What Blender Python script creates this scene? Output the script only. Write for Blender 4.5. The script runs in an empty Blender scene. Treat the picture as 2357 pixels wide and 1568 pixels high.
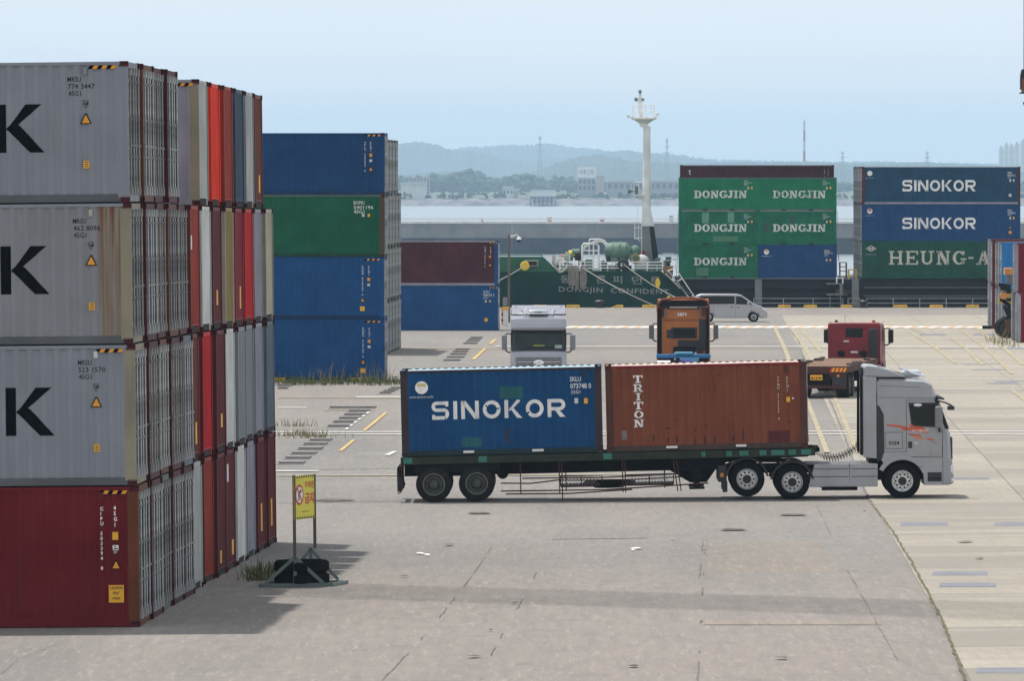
import bpy, bmesh, math, random
from mathutils import Vector, Matrix
R = math.radians
SC = bpy.context.scene
COL = SC.collection
random.seed(7)

# ------------------------------------------------------------------ camera
F = 15050.0            # focal length in pixels of a 2357 px wide picture
CX, CY, YH = 1178.5, 784.0, 405.0
HCAM = 9.65
PITCH = math.atan((CY - YH) / F)
cam_d = bpy.data.cameras.new('camera')
cam_d.sensor_width = 36.0
cam_d.lens = 36.0 * F / 2357.0
cam_d.clip_start = 1.0
cam_d.clip_end = 60000.0
cam = bpy.data.objects.new('camera', cam_d)
COL.objects.link(cam)
cam.location = (0, 0, HCAM)
cam.rotation_euler = (math.pi / 2 - PITCH, 0, 0)
SC.camera = cam

# ------------------------------------------------------------------ world, sun, exposure
SUN_DIR = Vector((-0.232, 0.207, 0.951)).normalized()      # towards the sun
sun_el = math.asin(SUN_DIR.z)
sun_az = math.atan2(SUN_DIR.x, SUN_DIR.y)                  # from +Y, clockwise
wd = bpy.data.worlds.new('World')
SC.world = wd
wd.use_nodes = True
wn = wd.node_tree
for n in list(wn.nodes):
    wn.nodes.remove(n)
wo = wn.nodes.new('ShaderNodeOutputWorld')
wb = wn.nodes.new('ShaderNodeBackground')
ws = wn.nodes.new('ShaderNodeTexSky')
ws.sky_type = 'NISHITA'
ws.sun_disc = False
ws.sun_elevation = sun_el
ws.sun_rotation = sun_az
ws.air_density = 1.0
ws.dust_density = 0.8
ws.ozone_density = 2.0
ws.altitude = 0
wb.inputs['Strength'].default_value = 0.12
# a hazy day: the same pale veil lies over the horizon all round and thins out overhead
wg = wn.nodes.new('ShaderNodeNewGeometry')
wx = wn.nodes.new('ShaderNodeSeparateXYZ')
wn.links.new(wg.outputs['Incoming'], wx.inputs[0])
wmr = wn.nodes.new('ShaderNodeMapRange')
wmr.interpolation_type = 'SMOOTHSTEP'
wmr.inputs['From Min'].default_value = -0.75      # Incoming points back at the viewer: -z is up
wmr.inputs['From Max'].default_value = -0.02
wmr.inputs['To Min'].default_value = .80
wmr.inputs['To Max'].default_value = 1.0
wn.links.new(wx.outputs['Z'], wmr.inputs['Value'])
wmx = wn.nodes.new('ShaderNodeMix'); wmx.data_type = 'RGBA'
wmx.inputs[7].default_value = (4.95, 5.25, 5.6, 1)
wmx.inputs[7].default_value = (4.95, 5.25, 5.6, 1)
wnz = wn.nodes.new('ShaderNodeTexNoise')             # faint unevenness of the veil, the same kind all round
wnz.inputs['Scale'].default_value = 5.0; wnz.inputs['Detail'].default_value = 5.0; wnz.inputs['Roughness'].default_value = .55
wmp = wn.nodes.new('ShaderNodeMapping'); wmp.inputs['Scale'].default_value = (1, 1, 4.5)
wn.links.new(wg.outputs['Incoming'], wmp.inputs[0]); wn.links.new(wmp.outputs[0], wnz.inputs['Vector'])
wrm = wn.nodes.new('ShaderNodeValToRGB')
wrm.color_ramp.elements[0].position = .32; wrm.color_ramp.elements[0].color = (4.95, 5.2, 5.5, 1)
wrm.color_ramp.elements[1].position = .68; wrm.color_ramp.elements[1].color = (5.55, 5.68, 5.85, 1)
wn.links.new(wnz.outputs['Fac'], wrm.inputs[0]); wn.links.new(wrm.outputs[0], wmx.inputs[7])
wn.links.new(wmr.outputs[0], wmx.inputs[0])
wn.links.new(ws.outputs[0], wmx.inputs[6])
wn.links.new(wmx.outputs[2], wb.inputs[0])
wn.links.new(wb.outputs[0], wo.inputs[0])
sl = bpy.data.lights.new('sun', 'SUN')
sl.energy = 3.05
sl.angle = R(1.1)
sl.color = (1.0, 0.955, 0.89)
so = bpy.data.objects.new('sun', sl)
COL.objects.link(so)
so.rotation_euler = SUN_DIR.to_track_quat('Z', 'Y').to_euler()
so.location = (0, 60, 80)
vs = SC.view_settings
vs.view_transform = 'Standard'
vs.look = 'None'
vs.exposure = 0.45
vs.gamma = 1.0
vs.use_curve_mapping = False
SC.cycles.max_bounces = 6
SC.cycles.diffuse_bounces = 3
SC.cycles.glossy_bounces = 3
SC.cycles.transmission_bounces = 4
SC.cycles.transparent_max_bounces = 8
SC.cycles.volume_bounces = 2
SC.cycles.caustics_reflective = False
SC.cycles.caustics_refractive = False
SC.cycles.use_denoising = True

# ------------------------------------------------------------------ ground height, back projection
GT = [(-100, .62, .004), (60, .62, .009), (134, .47, .011), (170, .15, .011), (196, -.16, .0076), (240, -.06, .004),
      (306, .05, 0), (363, 0, 0), (423, -.36, 0), (500, -.42, 0), (900, -.42, 0)]
def gh(x, y):
    x = max(-25, min(25, x))
    for i in range(len(GT) - 1):
        a, b = GT[i], GT[i + 1]
        if y <= b[0] or i == len(GT) - 2:
            t = min(1, max(0, (y - a[0]) / (b[0] - a[0])))
            t = .5 * t + .5 * t * t * (3 - 2 * t)
            return a[1] + (b[1] - a[1]) * t + (a[2] + (b[2] - a[2]) * t) * x
    return 0
def ray(u, v):
    a, b = (u - CX) / F, -(v - CY) / F
    return Vector((a, math.cos(PITCH) + b * math.sin(PITCH), -math.sin(PITCH) + b * math.cos(PITCH)))
def at(u, v, Y):
    d = ray(u, v)
    return Vector((0, 0, HCAM)) + d * (Y / d.y)
def gp(u, v, dz=0.0):
    d = ray(u, v)
    t = 150.0
    for _ in range(40):
        z = gh(d.x * t, d.y * t)
        t += 0.8 * ((HCAM - z) / (-d.z) - t)
    return Vector((d.x * t, d.y * t, gh(d.x * t, d.y * t) + dz))
def ux(u, Y):                      # world X of picture column u at distance Y
    return (u - CX) / F * Y

# ------------------------------------------------------------------ mesh builder
class MB:
    def __init__(s):
        s.v = []; s.f = []
    def add(s, vs, fs):
        o = len(s.v)
        s.v += [tuple(p) for p in vs]
        s.f += [tuple(i + o for i in f) for f in fs]
        return s
    def box(s, x0, x1, y0, y1, z0, z1):
        return s.add([(x0,y0,z0),(x1,y0,z0),(x1,y1,z0),(x0,y1,z0),(x0,y0,z1),(x1,y0,z1),(x1,y1,z1),(x0,y1,z1)],
                     [(0,3,2,1),(4,5,6,7),(0,1,5,4),(1,2,6,5),(2,3,7,6),(3,0,4,7)])
    def hexa(s, p):                # eight corners, bottom ring then top ring
        return s.add(p, [(0,3,2,1),(4,5,6,7),(0,1,5,4),(1,2,6,5),(2,3,7,6),(3,0,4,7)])
    def quad(s, a, b, c, d):
        return s.add([a,b,c,d], [(0,1,2,3)])
    def bar(s, p, q, w, h=None):
        p, q = Vector(p), Vector(q); h = h or w
        d = (q - p).normalized()
        up = Vector((0,0,1)) if abs(d.z) < .95 else Vector((0,1,0))
        r = d.cross(up).normalized(); n = r.cross(d).normalized()
        c = [(-w/2,-h/2),(w/2,-h/2),(w/2,h/2),(-w/2,h/2)]
        return s.add([p + r*a + n*b for a,b in c] + [q + r*a + n*b for a,b in c],
                     [(0,1,2,3)[::-1],(4,5,6,7),(0,1,5,4),(1,2,6,5),(2,3,7,6),(3,0,4,7)])
    def cyl(s, p, q, r, n=10, r2=None, cap=True):
        p, q = Vector(p), Vector(q); r2 = r if r2 is None else r2
        d = (q - p).normalized()
        up = Vector((0,0,1)) if abs(d.z) < .95 else Vector((0,1,0))
        a = d.cross(up).normalized(); b = a.cross(d).normalized()
        ring = [(math.cos(2*math.pi*i/n), math.sin(2*math.pi*i/n)) for i in range(n)]
        vs = [p + (a*c + b*t)*r for c,t in ring] + [q + (a*c + b*t)*r2 for c,t in ring]
        fs = [(i,(i+1)%n,n+(i+1)%n,n+i) for i in range(n)]
        if cap: fs += [tuple(range(n))[::-1], tuple(range(n,2*n))]
        return s.add(vs, fs)
    def tube(s, pts, r, n=6, closed=False):
        pts = [Vector(p) for p in pts]; m = len(pts); o = len(s.v)
        for i, p in enumerate(pts):
            if closed: d = pts[(i+1)%m] - pts[i-1]
            else: d = pts[min(i+1,m-1)] - pts[max(i-1,0)]
            d = d.normalized()
            up = Vector((0,0,1)) if abs(d.z) < .9 else Vector((0,1,0))
            a = d.cross(up).normalized(); b = a.cross(d).normalized()
            s.v += [tuple(p + (a*math.cos(2*math.pi*k/n) + b*math.sin(2*math.pi*k/n))*r) for k in range(n)]
        for i in range(m if closed else m-1):
            j = (i+1) % m
            s.f += [(o+i*n+k, o+i*n+(k+1)%n, o+j*n+(k+1)%n, o+j*n+k) for k in range(n)]
        if not closed:
            s.f += [tuple(range(o,o+n))[::-1], tuple(range(o+(m-1)*n, o+m*n))]
        return s
    def prism(s, poly, axis, a0, a1):
        # poly: 2-D outline; axis 'y': (x,z) outline along y; 'x': (y,z); 'z': (x,y)
        def P(c, t):
            return {'y': (c[0], t, c[1]), 'x': (t, c[0], c[1]), 'z': (c[0], c[1], t)}[axis]
        n = len(poly)
        return s.add([P(c,a0) for c in poly] + [P(c,a1) for c in poly],
                     [tuple(range(n)), tuple(range(n,2*n))[::-1]] + [(i+n,(i+1)%n+n,(i+1)%n,i) for i in range(n)])
    def lathe(s, prof, c, axis='z', n=20):
        c = Vector(c); o = len(s.v); m = len(prof)
        for k in range(n):
            t = 2*math.pi*k/n; ct, st = math.cos(t), math.sin(t)
            for r, h in prof:
                q = {'z': (r*ct, r*st, h), 'y': (r*ct, h, r*st), 'x': (h, r*ct, r*st)}[axis]
                s.v.append(tuple(c + Vector(q)))
        for k in range(n):
            j = (k+1) % n
            s.f += [(o+k*m+i, o+j*m+i, o+j*m+i+1, o+k*m+i+1) for i in range(m-1)]
        return s
    def ball(s, c, rx, ry=None, rz=None, n=12, m=8):
        ry = ry or rx; rz = rz or rx
        o = len(s.v)
        for i in range(1, m):
            a = math.pi*i/m
            for k in range(n):
                t = 2*math.pi*k/n
                s.v.append((c[0]+rx*math.sin(a)*math.cos(t), c[1]+ry*math.sin(a)*math.sin(t), c[2]+rz*math.cos(a)))
        s.v += [(c[0],c[1],c[2]+rz), (c[0],c[1],c[2]-rz)]
        top, bot = len(s.v)-2, len(s.v)-1
        for i in range(m-2):
            s.f += [(o+i*n+k, o+(i+1)*n+k, o+(i+1)*n+(k+1)%n, o+i*n+(k+1)%n) for k in range(n)]
        s.f += [(top, o+k, o+(k+1)%n) for k in range(n)] + [(bot, o+(m-2)*n+(k+1)%n, o+(m-2)*n+k) for k in range(n)]
        return s
    def mesh(s, name, mat=None, smooth=False, fix=True):
        me = bpy.data.meshes.new(name)
        me.from_pydata(s.v, [], s.f)
        if fix:
            bm = bmesh.new(); bm.from_mesh(me)
            bmesh.ops.recalc_face_normals(bm, faces=bm.faces)
            bm.to_mesh(me); bm.free()
        if mat: me.materials.append(mat)
        if smooth:
            me.polygons.foreach_set('use_smooth', [True]*len(me.polygons))
            me.update()
        return me
    def build(s, name, mat=None, parent=None, smooth=False, bevel=0, seg=2, angle=35, fix=True):
        o = link(name, s.mesh(name, mat, smooth, fix), parent)
        if bevel:
            md = o.modifiers.new('bevel', 'BEVEL')
            md.width = bevel; md.segments = seg; md.limit_method = 'ANGLE'; md.angle_limit = R(angle)
            md.harden_normals = False
        if smooth:
            auto_smooth(o, angle)
        return o
def auto_smooth(o, angle=35):
    # mark sharp edges so that smooth shading breaks at corners
    me = o.data
    bm = bmesh.new(); bm.from_mesh(me)
    for e in bm.edges:
        if len(e.link_faces) == 2:
            e.smooth = e.calc_face_angle(0) < R(angle)
    bm.to_mesh(me); bm.free()
def link(name, me, parent=None, loc=None, rot=None):
    o = bpy.data.objects.new(name, me)
    COL.objects.link(o)
    if parent: o.parent = parent
    if loc is not None: o.location = loc
    if rot is not None: o.rotation_euler = rot
    return o
def empty(name, mat4=None, loc=(0,0,0), rz=0):
    o = bpy.data.objects.new(name, None)
    COL.objects.link(o)
    o.empty_display_size = .3
    if mat4 is not None: o.matrix_world = mat4
    else:
        o.location = loc; o.rotation_euler = (0,0,rz)
    return o
def tag(o, label=None, cat=None, group=None, kind=None):
    if label: o['label'] = label
    if cat: o['category'] = cat
    if group: o['group'] = group
    if kind: o['kind'] = kind
    return o
def copy_tree(o, parent=None):
    c = o.copy(); COL.objects.link(c); c.parent = parent
    for ch in o.children:
        copy_tree(ch, c)
    return c
def tilt(x, y, yaw=0.0, z=None):
    # standing on the sloping yard at x, y with heading yaw
    e = 2.0
    n = Vector((-(gh(x+e,y)-gh(x-e,y))/(2*e), -(gh(x,y+e)-gh(x,y-e))/(2*e), 1)).normalized()
    q = Vector((0,0,1)).rotation_difference(n).to_matrix().to_4x4()
    return Matrix.Translation((x, y, gh(x,y) if z is None else z)) @ q @ Matrix.Rotation(yaw, 4, 'Z')

# ------------------------------------------------------------------ materials
MATS = {}
def nodes_of(name):
    m = bpy.data.materials.new(name)
    m.use_nodes = True
    nt = m.node_tree
    b = nt.nodes['Principled BSDF']
    return m, nt, b
def N(nt, kind, **kw):
    n = nt.nodes.new(kind)
    for k, v in kw.items():
        if k in n.inputs: n.inputs[k].default_value = v
        else: setattr(n, k, v)
    return n
def ramp(nt, src, p0, p1, c0=(0,0,0,1), c1=(1,1,1,1)):
    r = nt.nodes.new('ShaderNodeValToRGB')
    r.color_ramp.elements[0].position = p0; r.color_ramp.elements[0].color = c0
    r.color_ramp.elements[1].position = p1; r.color_ramp.elements[1].color = c1
    nt.links.new(src, r.inputs[0])
    return r.outputs[0]
def mixc(nt, fac, a, b, mode='MIX'):
    m = nt.nodes.new('ShaderNodeMix')
    m.data_type = 'RGBA'; m.blend_type = mode
    for sock, val in ((m.inputs['Factor'], fac), (m.inputs[6], a), (m.inputs[7], b)):
        if hasattr(val, 'is_linked') or hasattr(val, 'links'):
            nt.links.new(val, sock)
        elif isinstance(val, (tuple, list)):
            sock.default_value = tuple(val) + ((1,) if len(val) == 3 else ())
        else:
            sock.default_value = val
    return m.outputs[2]
def noise(nt, co, scale, detail=4, rough=.55, stretch=None, w=None):
    if stretch:
        mp = nt.nodes.new('ShaderNodeMapping')
        mp.inputs['Scale'].default_value = stretch
        nt.links.new(co, mp.inputs[0]); co = mp.outputs[0]
    n = nt.nodes.new('ShaderNodeTexNoise')
    n.inputs['Scale'].default_value = scale
    n.inputs['Detail'].default_value = detail
    n.inputs['Roughness'].default_value = rough
    if w is not None:
        n.noise_dimensions = '4D'
        nt.links.new(w, n.inputs['W'])
    nt.links.new(co, n.inputs['Vector'])
    return n.outputs['Fac']
def bump(nt, b, h, strength=.2, dist=.02):
    bp = nt.nodes.new('ShaderNodeBump')
    bp.inputs['Strength'].default_value = strength
    bp.inputs['Distance'].default_value = dist
    nt.links.new(h, bp.inputs['Height'])
    nt.links.new(bp.outputs[0], b.inputs['Normal'])
def plain(name, rgb, rough=.5, metal=0.0, var=.12, scale=3.0, spec=.5):
    if name in MATS: return MATS[name]
    m, nt, b = nodes_of(name)
    tc = nt.nodes.new('ShaderNodeTexCoord')
    f = noise(nt, tc.outputs['Object'], scale, 4)
    dark = tuple(c*(1-var) for c in rgb); lite = tuple(min(1,c*(1+var)) for c in rgb)
    c = mixc(nt, ramp(nt, f, .3, .7), dark, lite)
    nt.links.new(c, b.inputs['Base Color'])
    b.inputs['Roughness'].default_value = rough
    b.inputs['Metallic'].default_value = metal
    b.inputs['Specular IOR Level'].default_value = spec
    MATS[name] = m
    return m
RUST = (.115, .045, .02)
def paint(name, rgb, rust=.35, dirt=.35, rough=.55, fade=.15, dirtcol=(.10,.085,.07), rustcol=RUST, scale=1.0, metal=0.0, spec=.12):
    """weathered steel paint: fading, vertical dirt runs, rust spots; differs from object to object"""
    if name in MATS: return MATS[name]
    m, nt, b = nodes_of(name)
    tc = nt.nodes.new('ShaderNodeTexCoord')
    oi = nt.nodes.new('ShaderNodeObjectInfo')
    mu = N(nt, 'ShaderNodeMath', operation='MULTIPLY'); nt.links.new(oi.outputs['Random'], mu.inputs[0]); mu.inputs[1].default_value = 40
    w = mu.outputs[0]; co = tc.outputs['Object']
    f1 = noise(nt, co, .9*scale, 3, w=w)
    c = mixc(nt, ramp(nt, f1, .35, .7), tuple(x*(1-fade) for x in rgb), tuple(min(1, x*(1+fade)+.006) for x in rgb))
    f2 = noise(nt, co, 1.0*scale, 5, .65, (7,7,.35), w)                 # vertical runs
    c = mixc(nt, ramp(nt, f2, .52, .78, (0,0,0,1), (dirt,)*3+(1,)), c, dirtcol)
    f5 = noise(nt, co, 2.2*scale, 5, .7, (1,1,.5), w)
    c = mixc(nt, ramp(nt, f5, .60, .72, (0,0,0,1), (.30,)*3+(1,)), c, tuple(min(.9, x*1.35+.02) for x in rgb))
    f3 = noise(nt, co, 5.5*scale, 6, .7, (1.3,1.3,.55), w)
    lo = .80 - .22*rust
    c = mixc(nt, ramp(nt, f3, lo, lo+.06), c, rustcol)
    f4 = noise(nt, co, 30*scale, 3, .6, (1,1,.8), w)
    c = mixc(nt, ramp(nt, f4, .35, .75, (0,0,0,1), (.22,)*3+(1,)), c, tuple(x*.75 for x in rgb))
    f6 = noise(nt, co, 1.6*scale, 3, .5, w=w)
    bump(nt, b, f6, .35, .05)
    nt.links.new(c, b.inputs['Base Color'])
    b.inputs['Roughness'].default_value = rough
    b.inputs['Metallic'].default_value = metal
    b.inputs['Specular IOR Level'].default_value = spec
    MATS[name] = m
    return m
# ================================================================== SETTING
WATER_Z = -10.0
QUAY_Y = 500.0
# ---- yard ground
def mat_yard(name='yard concrete', tint=None):
    m, nt, b = nodes_of(name)
    tc = nt.nodes.new('ShaderNodeTexCoord'); co = tc.outputs['Object']
    f1 = noise(nt, co, .035, 5, .6)
    c = mixc(nt, ramp(nt, f1, .35, .68), (.205,.194,.178), (.265,.246,.222))
    f1b = noise(nt, co, .013, 3, .5)
    c = mixc(nt, ramp(nt, f1b, .40, .60, (0,0,0,1), (.75,)*3+(1,)), c, (.285,.240,.205))
    f2 = noise(nt, co, .25, 4, .6, (1.0,.06,1))                         # wheel tracks along the lanes
    c = mixc(nt, ramp(nt, f2, .48, .70, (0,0,0,1), (.60,)*3+(1,)), c, (.150,.144,.138))
    f2b = noise(nt, co, .12, 4, .65, (.12,1.0,1))                       # tracks across
    c = mixc(nt, ramp(nt, f2b, .52, .75, (0,0,0,1), (.45,)*3+(1,)), c, (.295,.278,.252))
    f3 = noise(nt, co, .8, 6, .7)
    c = mixc(nt, ramp(nt, f3, .56, .72, (0,0,0,1), (.5,)*3+(1,)), c, (.125,.117,.110))
    f5 = noise(nt, co, 14, 3, .7)
    c = mixc(nt, ramp(nt, f5, .36, .66, (.0,)*3+(1,), (.40,)*3+(1,)), c, (.20,.19,.18))
    f6 = noise(nt, co, 3.1, 5, .75)
    c = mixc(nt, ramp(nt, f6, .66, .72, (0,0,0,1), (.55,)*3+(1,)), c, (.12,.11,.105))
    f7 = noise(nt, co, 1.0, 3, .7, (5.0,.45,1))
    c = mixc(nt, ramp(nt, f7, .32, .68, (.0,)*3+(1,), (.5,)*3+(1,)), c, (.155,.148,.142))
    f8 = noise(nt, co, 1.0, 3, .75, (9.0,.8,1))
    c = mixc(nt, ramp(nt, f8, .56, .72, (.0,)*3+(1,), (.6,)*3+(1,)), c, (.35,.325,.29))
    if tint: c = mixc(nt, 1.0, c, tint, 'MULTIPLY')
    nt.links.new(c, b.inputs['Base Color'])
    b.inputs['Roughness'].default_value = .9
    b.inputs['Specular IOR Level'].default_value = .2
    bump(nt, b, f5, .35, .01)
    return m
def mat_slab(name, lo, hi):
    m, nt, b = nodes_of(name)
    tc = nt.nodes.new('ShaderNodeTexCoord'); co = tc.outputs['Object']
    oi = nt.nodes.new('ShaderNodeObjectInfo')
    mu = N(nt, 'ShaderNodeMath', operation='MULTIPLY'); nt.links.new(oi.outputs['Random'], mu.inputs[0]); mu.inputs[1].default_value = 30
    w = mu.outputs[0]
    f1 = noise(nt, co, .12, 5, .6, w=w)
    c = mixc(nt, ramp(nt, f1, .3, .7), lo, hi)
    tint = ramp(nt, oi.outputs['Random'], 0, 1, (.78,.77,.78,1), (1.08,1.07,1.02,1))
    c = mixc(nt, 1.0, c, tint, 'MULTIPLY')
    f2 = noise(nt, co, .35, 4, .65, (.16,1,1))
    c = mixc(nt, ramp(nt, f2, .48, .70, (0,0,0,1), (.7,)*3+(1,)), c, (.215,.200,.178))
    f2b = noise(nt, co, .3, 4, .65, (.2,1.3,1), w)
    c = mixc(nt, ramp(nt, f2b, .54, .68, (0,0,0,1), (.8,)*3+(1,)), c, (.44,.41,.355))
    f3 = noise(nt, co, 1.4, 6, .7)
    c = mixc(nt, ramp(nt, f3, .60, .72, (0,0,0,1), (.45,)*3+(1,)), c, (.19,.175,.16))
    f4 = noise(nt, co, 13, 3, .7)
    c = mixc(nt, ramp(nt, f4, .4, .7, (0,0,0,1), (.3,)*3+(1,)), c, (.23,.215,.195))
    f7 = noise(nt, co, 1.0, 3, .7, (5.0,.5,1))
    c = mixc(nt, ramp(nt, f7, .35, .7, (.0,)*3+(1,), (.45,)*3+(1,)), c, (.22,.205,.185))
    nt.links.new(c, b.inputs['Base Color'])
    b.inputs['Roughness'].default_value = .88
    b.inputs['Specular IOR Level'].default_value = .2
    bump(nt, b, f4, .3, .01)
    return m
M_YARD = mat_yard()
M_SLAB = mat_slab('apron concrete', (.300,.272,.228), (.368,.334,.278))
def sheet(xs, ys, dz=0.0, clip=None):
    mb = MB()
    nx = len(xs)
    for y in ys:
        for x in xs:
            mb.v.append((x, y, gh(x, y) + dz))
    for j in range(len(ys)-1):
        for i in range(nx-1):
            a = j*nx + i
            mb.f.append((a, a+1, a+nx+1, a+nx))
    return mb
xs = [-400,-250,-160,-100,-70,-50,-40,-32,-25] + [-25 + 2.5*i for i in range(1, 20)] + [25,32,40,50,70,100,160,250,400]
ys = [-120,-60,0,30,50] + [60 + 4*i for i in range(110)] + [QUAY_Y]
yard = sheet(sorted(set(xs)), ys).build('yard_ground', M_YARD, smooth=True, angle=80, fix=False)
tag(yard, kind='structure')
M_QUAYWALL = plain('quay wall concrete', (.22,.21,.20), .9, var=.3, scale=.6)
qw = MB(); qw.box(-400, 400, QUAY_Y-3, QUAY_Y-.02, -9, gh(0, QUAY_Y)-.006)
tag(qw.build('quay_wall', M_QUAYWALL), kind='structure')

# ---- concrete slabs on the right (boundary line runs a little to the right with depth)
def bx(y):                       # left boundary of the slab apron
    return 4.50 + .0317*y
SL = .0317
def slabpt(sx, sy):
    return (bx(sy) + sx, sy)
apron = MB()
ay = [60 + 8*i for i in range(52)] + [474]
for y in ay:
    for sx in (0.02, 6, 14, 30, 60, 120):
        x = bx(y)+sx
        apron.v.append((x, y, gh(x, y)+.004))
for j in range(len(ay)-1):
    for i in range(5):
        a = j*6+i
        apron.f.append((a, a+1, a+7, a+6))
M_JOINT = plain('joint filler', (.10,.09,.075), .95, var=.4, scale=2)
apron_o = apron.build('concrete_apron', M_JOINT, fix=False)
tag(apron_o, kind='structure')
SW, SH = 4.6, 5.6
rs = random.Random(3)
far = MB()
row = 0
y = 92.0
while y < 470:
    for ci in range(0, 26):
        x0s, x1s = ci*SW + .012, (ci+1)*SW - .012
        if x0s > 9 + y*.10: break
        y0, y1 = y + .012, y + SH - .012
        lift = .012 + rs.uniform(0, .004)
        P = []
        for (sx, sy) in ((x0s,y0),(x1s,y0),(x1s,y1),(x0s,y1)):
            px = bx(sy)+sx
            P.append((px, sy, gh(px, sy)+lift))
        seen = abs(bx(y)+ci*SW) < .0783*(y+SH)+.5
        if y < 290 and seen:
            c = Vector(P[0])
            mb = MB(); top = [Vector(p)-c for p in P]
            mb.hexa([p - Vector((0,0,.05)) for p in top] + top)
            mb.build('concrete_slab', M_SLAB, apron_o, fix=False).location = c
        else:
            q = [Vector(p) for p in P]
            far.hexa([p - Vector((0,0,.05)) for p in q] + q)
    y += SH
fo = far.build('concrete_slab', M_SLAB, apron_o, fix=False)
fo['kind'] = 'stuff'

# ---- flat things painted on or let into the yard; all are children of the ground they belong to
M_WHITE = paint('white road paint', (.66,.65,.62), rust=0, dirt=.5, rough=.8, dirtcol=(.30,.28,.26))
M_YELL = paint('yellow road paint', (.50,.36,.15), rust=0, dirt=.75, rough=.8, dirtcol=(.36,.33,.28))
M_PALEY = paint('faded yellow road paint', (.365,.315,.215), rust=0, dirt=1.0, rough=.85, dirtcol=(.32,.295,.25))
M_CRACK = plain('crack', (.145,.135,.12), .95, var=.4, scale=4)
M_MOSS = plain('moss in joint', (.11,.095,.045), .95, var=.55, scale=6)
M_PLATE = plain('repair patch', (.165,.168,.195), .7, var=.15, scale=2)
M_DARKPL = plain('dark yard strip', (.115,.105,.10), .75, var=.4, scale=3)
def strip(name, pts, wid, mat, dz=.020, parent=None, steps=8, wob=0.0, seed=1, gaps=0.0):
    """a flat ribbon on the ground through picture points, width in metres across the ribbon"""
    W = [gp(u, v) for u, v in pts]
    rr = random.Random(seed)
    P = []
    for a, b in zip(W[:-1], W[1:]):
        for k in range(steps):
            P.append(a.lerp(b, k/steps))
    P.append(W[-1])
    mb = MB(); n = len(P)
    for i, p in enumerate(P):
        d = (P[min(i+1,n-1)] - P[max(i-1,0)]); d.z = 0
        if d.length < 1e-6: d = Vector((1,0,0))
        d.normalize(); s = Vector((-d.y, d.x, 0))
        off = rr.uniform(-wob, wob)
        ww = wid*(1+rr.uniform(-.4,.4)*(1 if wob else 0))
        for sg in (-.5, .5):
            q = p + s*(off + sg*ww)
            mb.v.append((q.x, q.y, gh(q.x,q.y)+dz))
    on = True
    for i in range(n-1):
        if gaps and rr.random() < .35: on = rr.random() > gaps
        if on or not gaps: mb.f.append((2*i, 2*i+1, 2*i+3, 2*i+2))
    return mb.build(name, mat, parent or yard, fix=True)
def flatpoly(name, pts, mat, dz=.020, parent=None, thick=0):
    W = [gp(u, v, dz) for u, v in pts]
    mb = MB()
    if thick:
        mb.add([p - Vector((0,0,thick)) for p in W] + W,
               [tuple(range(len(W)))[::-1], tuple(range(len(W), 2*len(W)))] + [(i,(i+1)%len(W),(i+1)%len(W)+len(W),i+len(W)) for i in range(len(W))])
    else:
        mb.add(W, [tuple(range(len(W)))])
    return mb.build(name, mat, parent or yard)
# boundary crack with moss between yard and apron
strip('mossy_joint', [(2236,1600),(2222,1568),(2172,1440),(2095,1290),(2016,1173)], .055, M_MOSS, .026, wob=.02, steps=40)
strip('joint', [(2016,1173),(1991,1132),(1960,1050),(1941,998),(1912,926),(1848,819),(1836,782),(1816,758)], .07, M_CRACK, .026, wob=.012, steps=10)
# white lines right across
def hline(name, v0, u0, u1, wid, mat, v1=None, **k):
    return strip(name, [(u0, v0), (u1, v1 if v1 is not None else v0)], wid, mat, steps=30, **k)
hline('white_line', 996, 560, 2420, .5, M_WHITE, 994.5, dz=.030)
hline('white_line', 1001.6, 560, 2420, .5, M_WHITE, 1000.5, dz=.030)
hline('white_line', 798, 1140, 2420, 1.5, M_WHITE, 799.5, dz=.030)
hline('white_line', 803, 900, 2300, .8, M_PALEY, dz=.030)
hline('white_line', 915, 820, 925, .7, M_WHITE, dz=.030)
hline('white_line', 940, 640, 706, .6, M_WHITE, dz=.030)
hline('white_line', 945, 745, 860, .6, M_PALEY, dz=.030)
hline('white_line', 1086, 630, 732, .55, M_WHITE, dz=.030)
hline('worn_line', 1097, 640, 1500, .5, M_PALEY, 1094, dz=.029)
hline('worn_line', 917, 640, 925, .6, M_PALEY, dz=.029)
hline('worn_line', 868, 890, 1160, .5, M_PALEY, dz=.029)
hline('worn_line', 836, 1030, 1080, .3, M_WHITE, dz=.029)
strip('yellow_line', [(838,993),(889,951)], .14, M_YELL, .028)
strip('yellow_line', [(783,1040),(815,1014)], .14, M_YELL, .028)
strip('yellow_line', [(1089,829),(1117,803)], .20, M_YELL, .028)
strip('yellow_line', [(1128,793),(1141,782)], .20, M_YELL, .028)
strip('white_line', [(820,1049),(898,1049)], .10, M_WHITE, .028)
strip('white_line', [(822,1045),(893,1045)], .10, M_WHITE, .028)
flatpoly('arrow_head', [(884,1050),(897,1050),(915,1041),(904,1041)], M_WHITE, .032)
strip('white_line', [(1146,820),(1172,820)], .25, M_WHITE, .028)
strip('white_line', [(1140,817),(1172,817)], .2, M_WHITE, .028)
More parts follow.
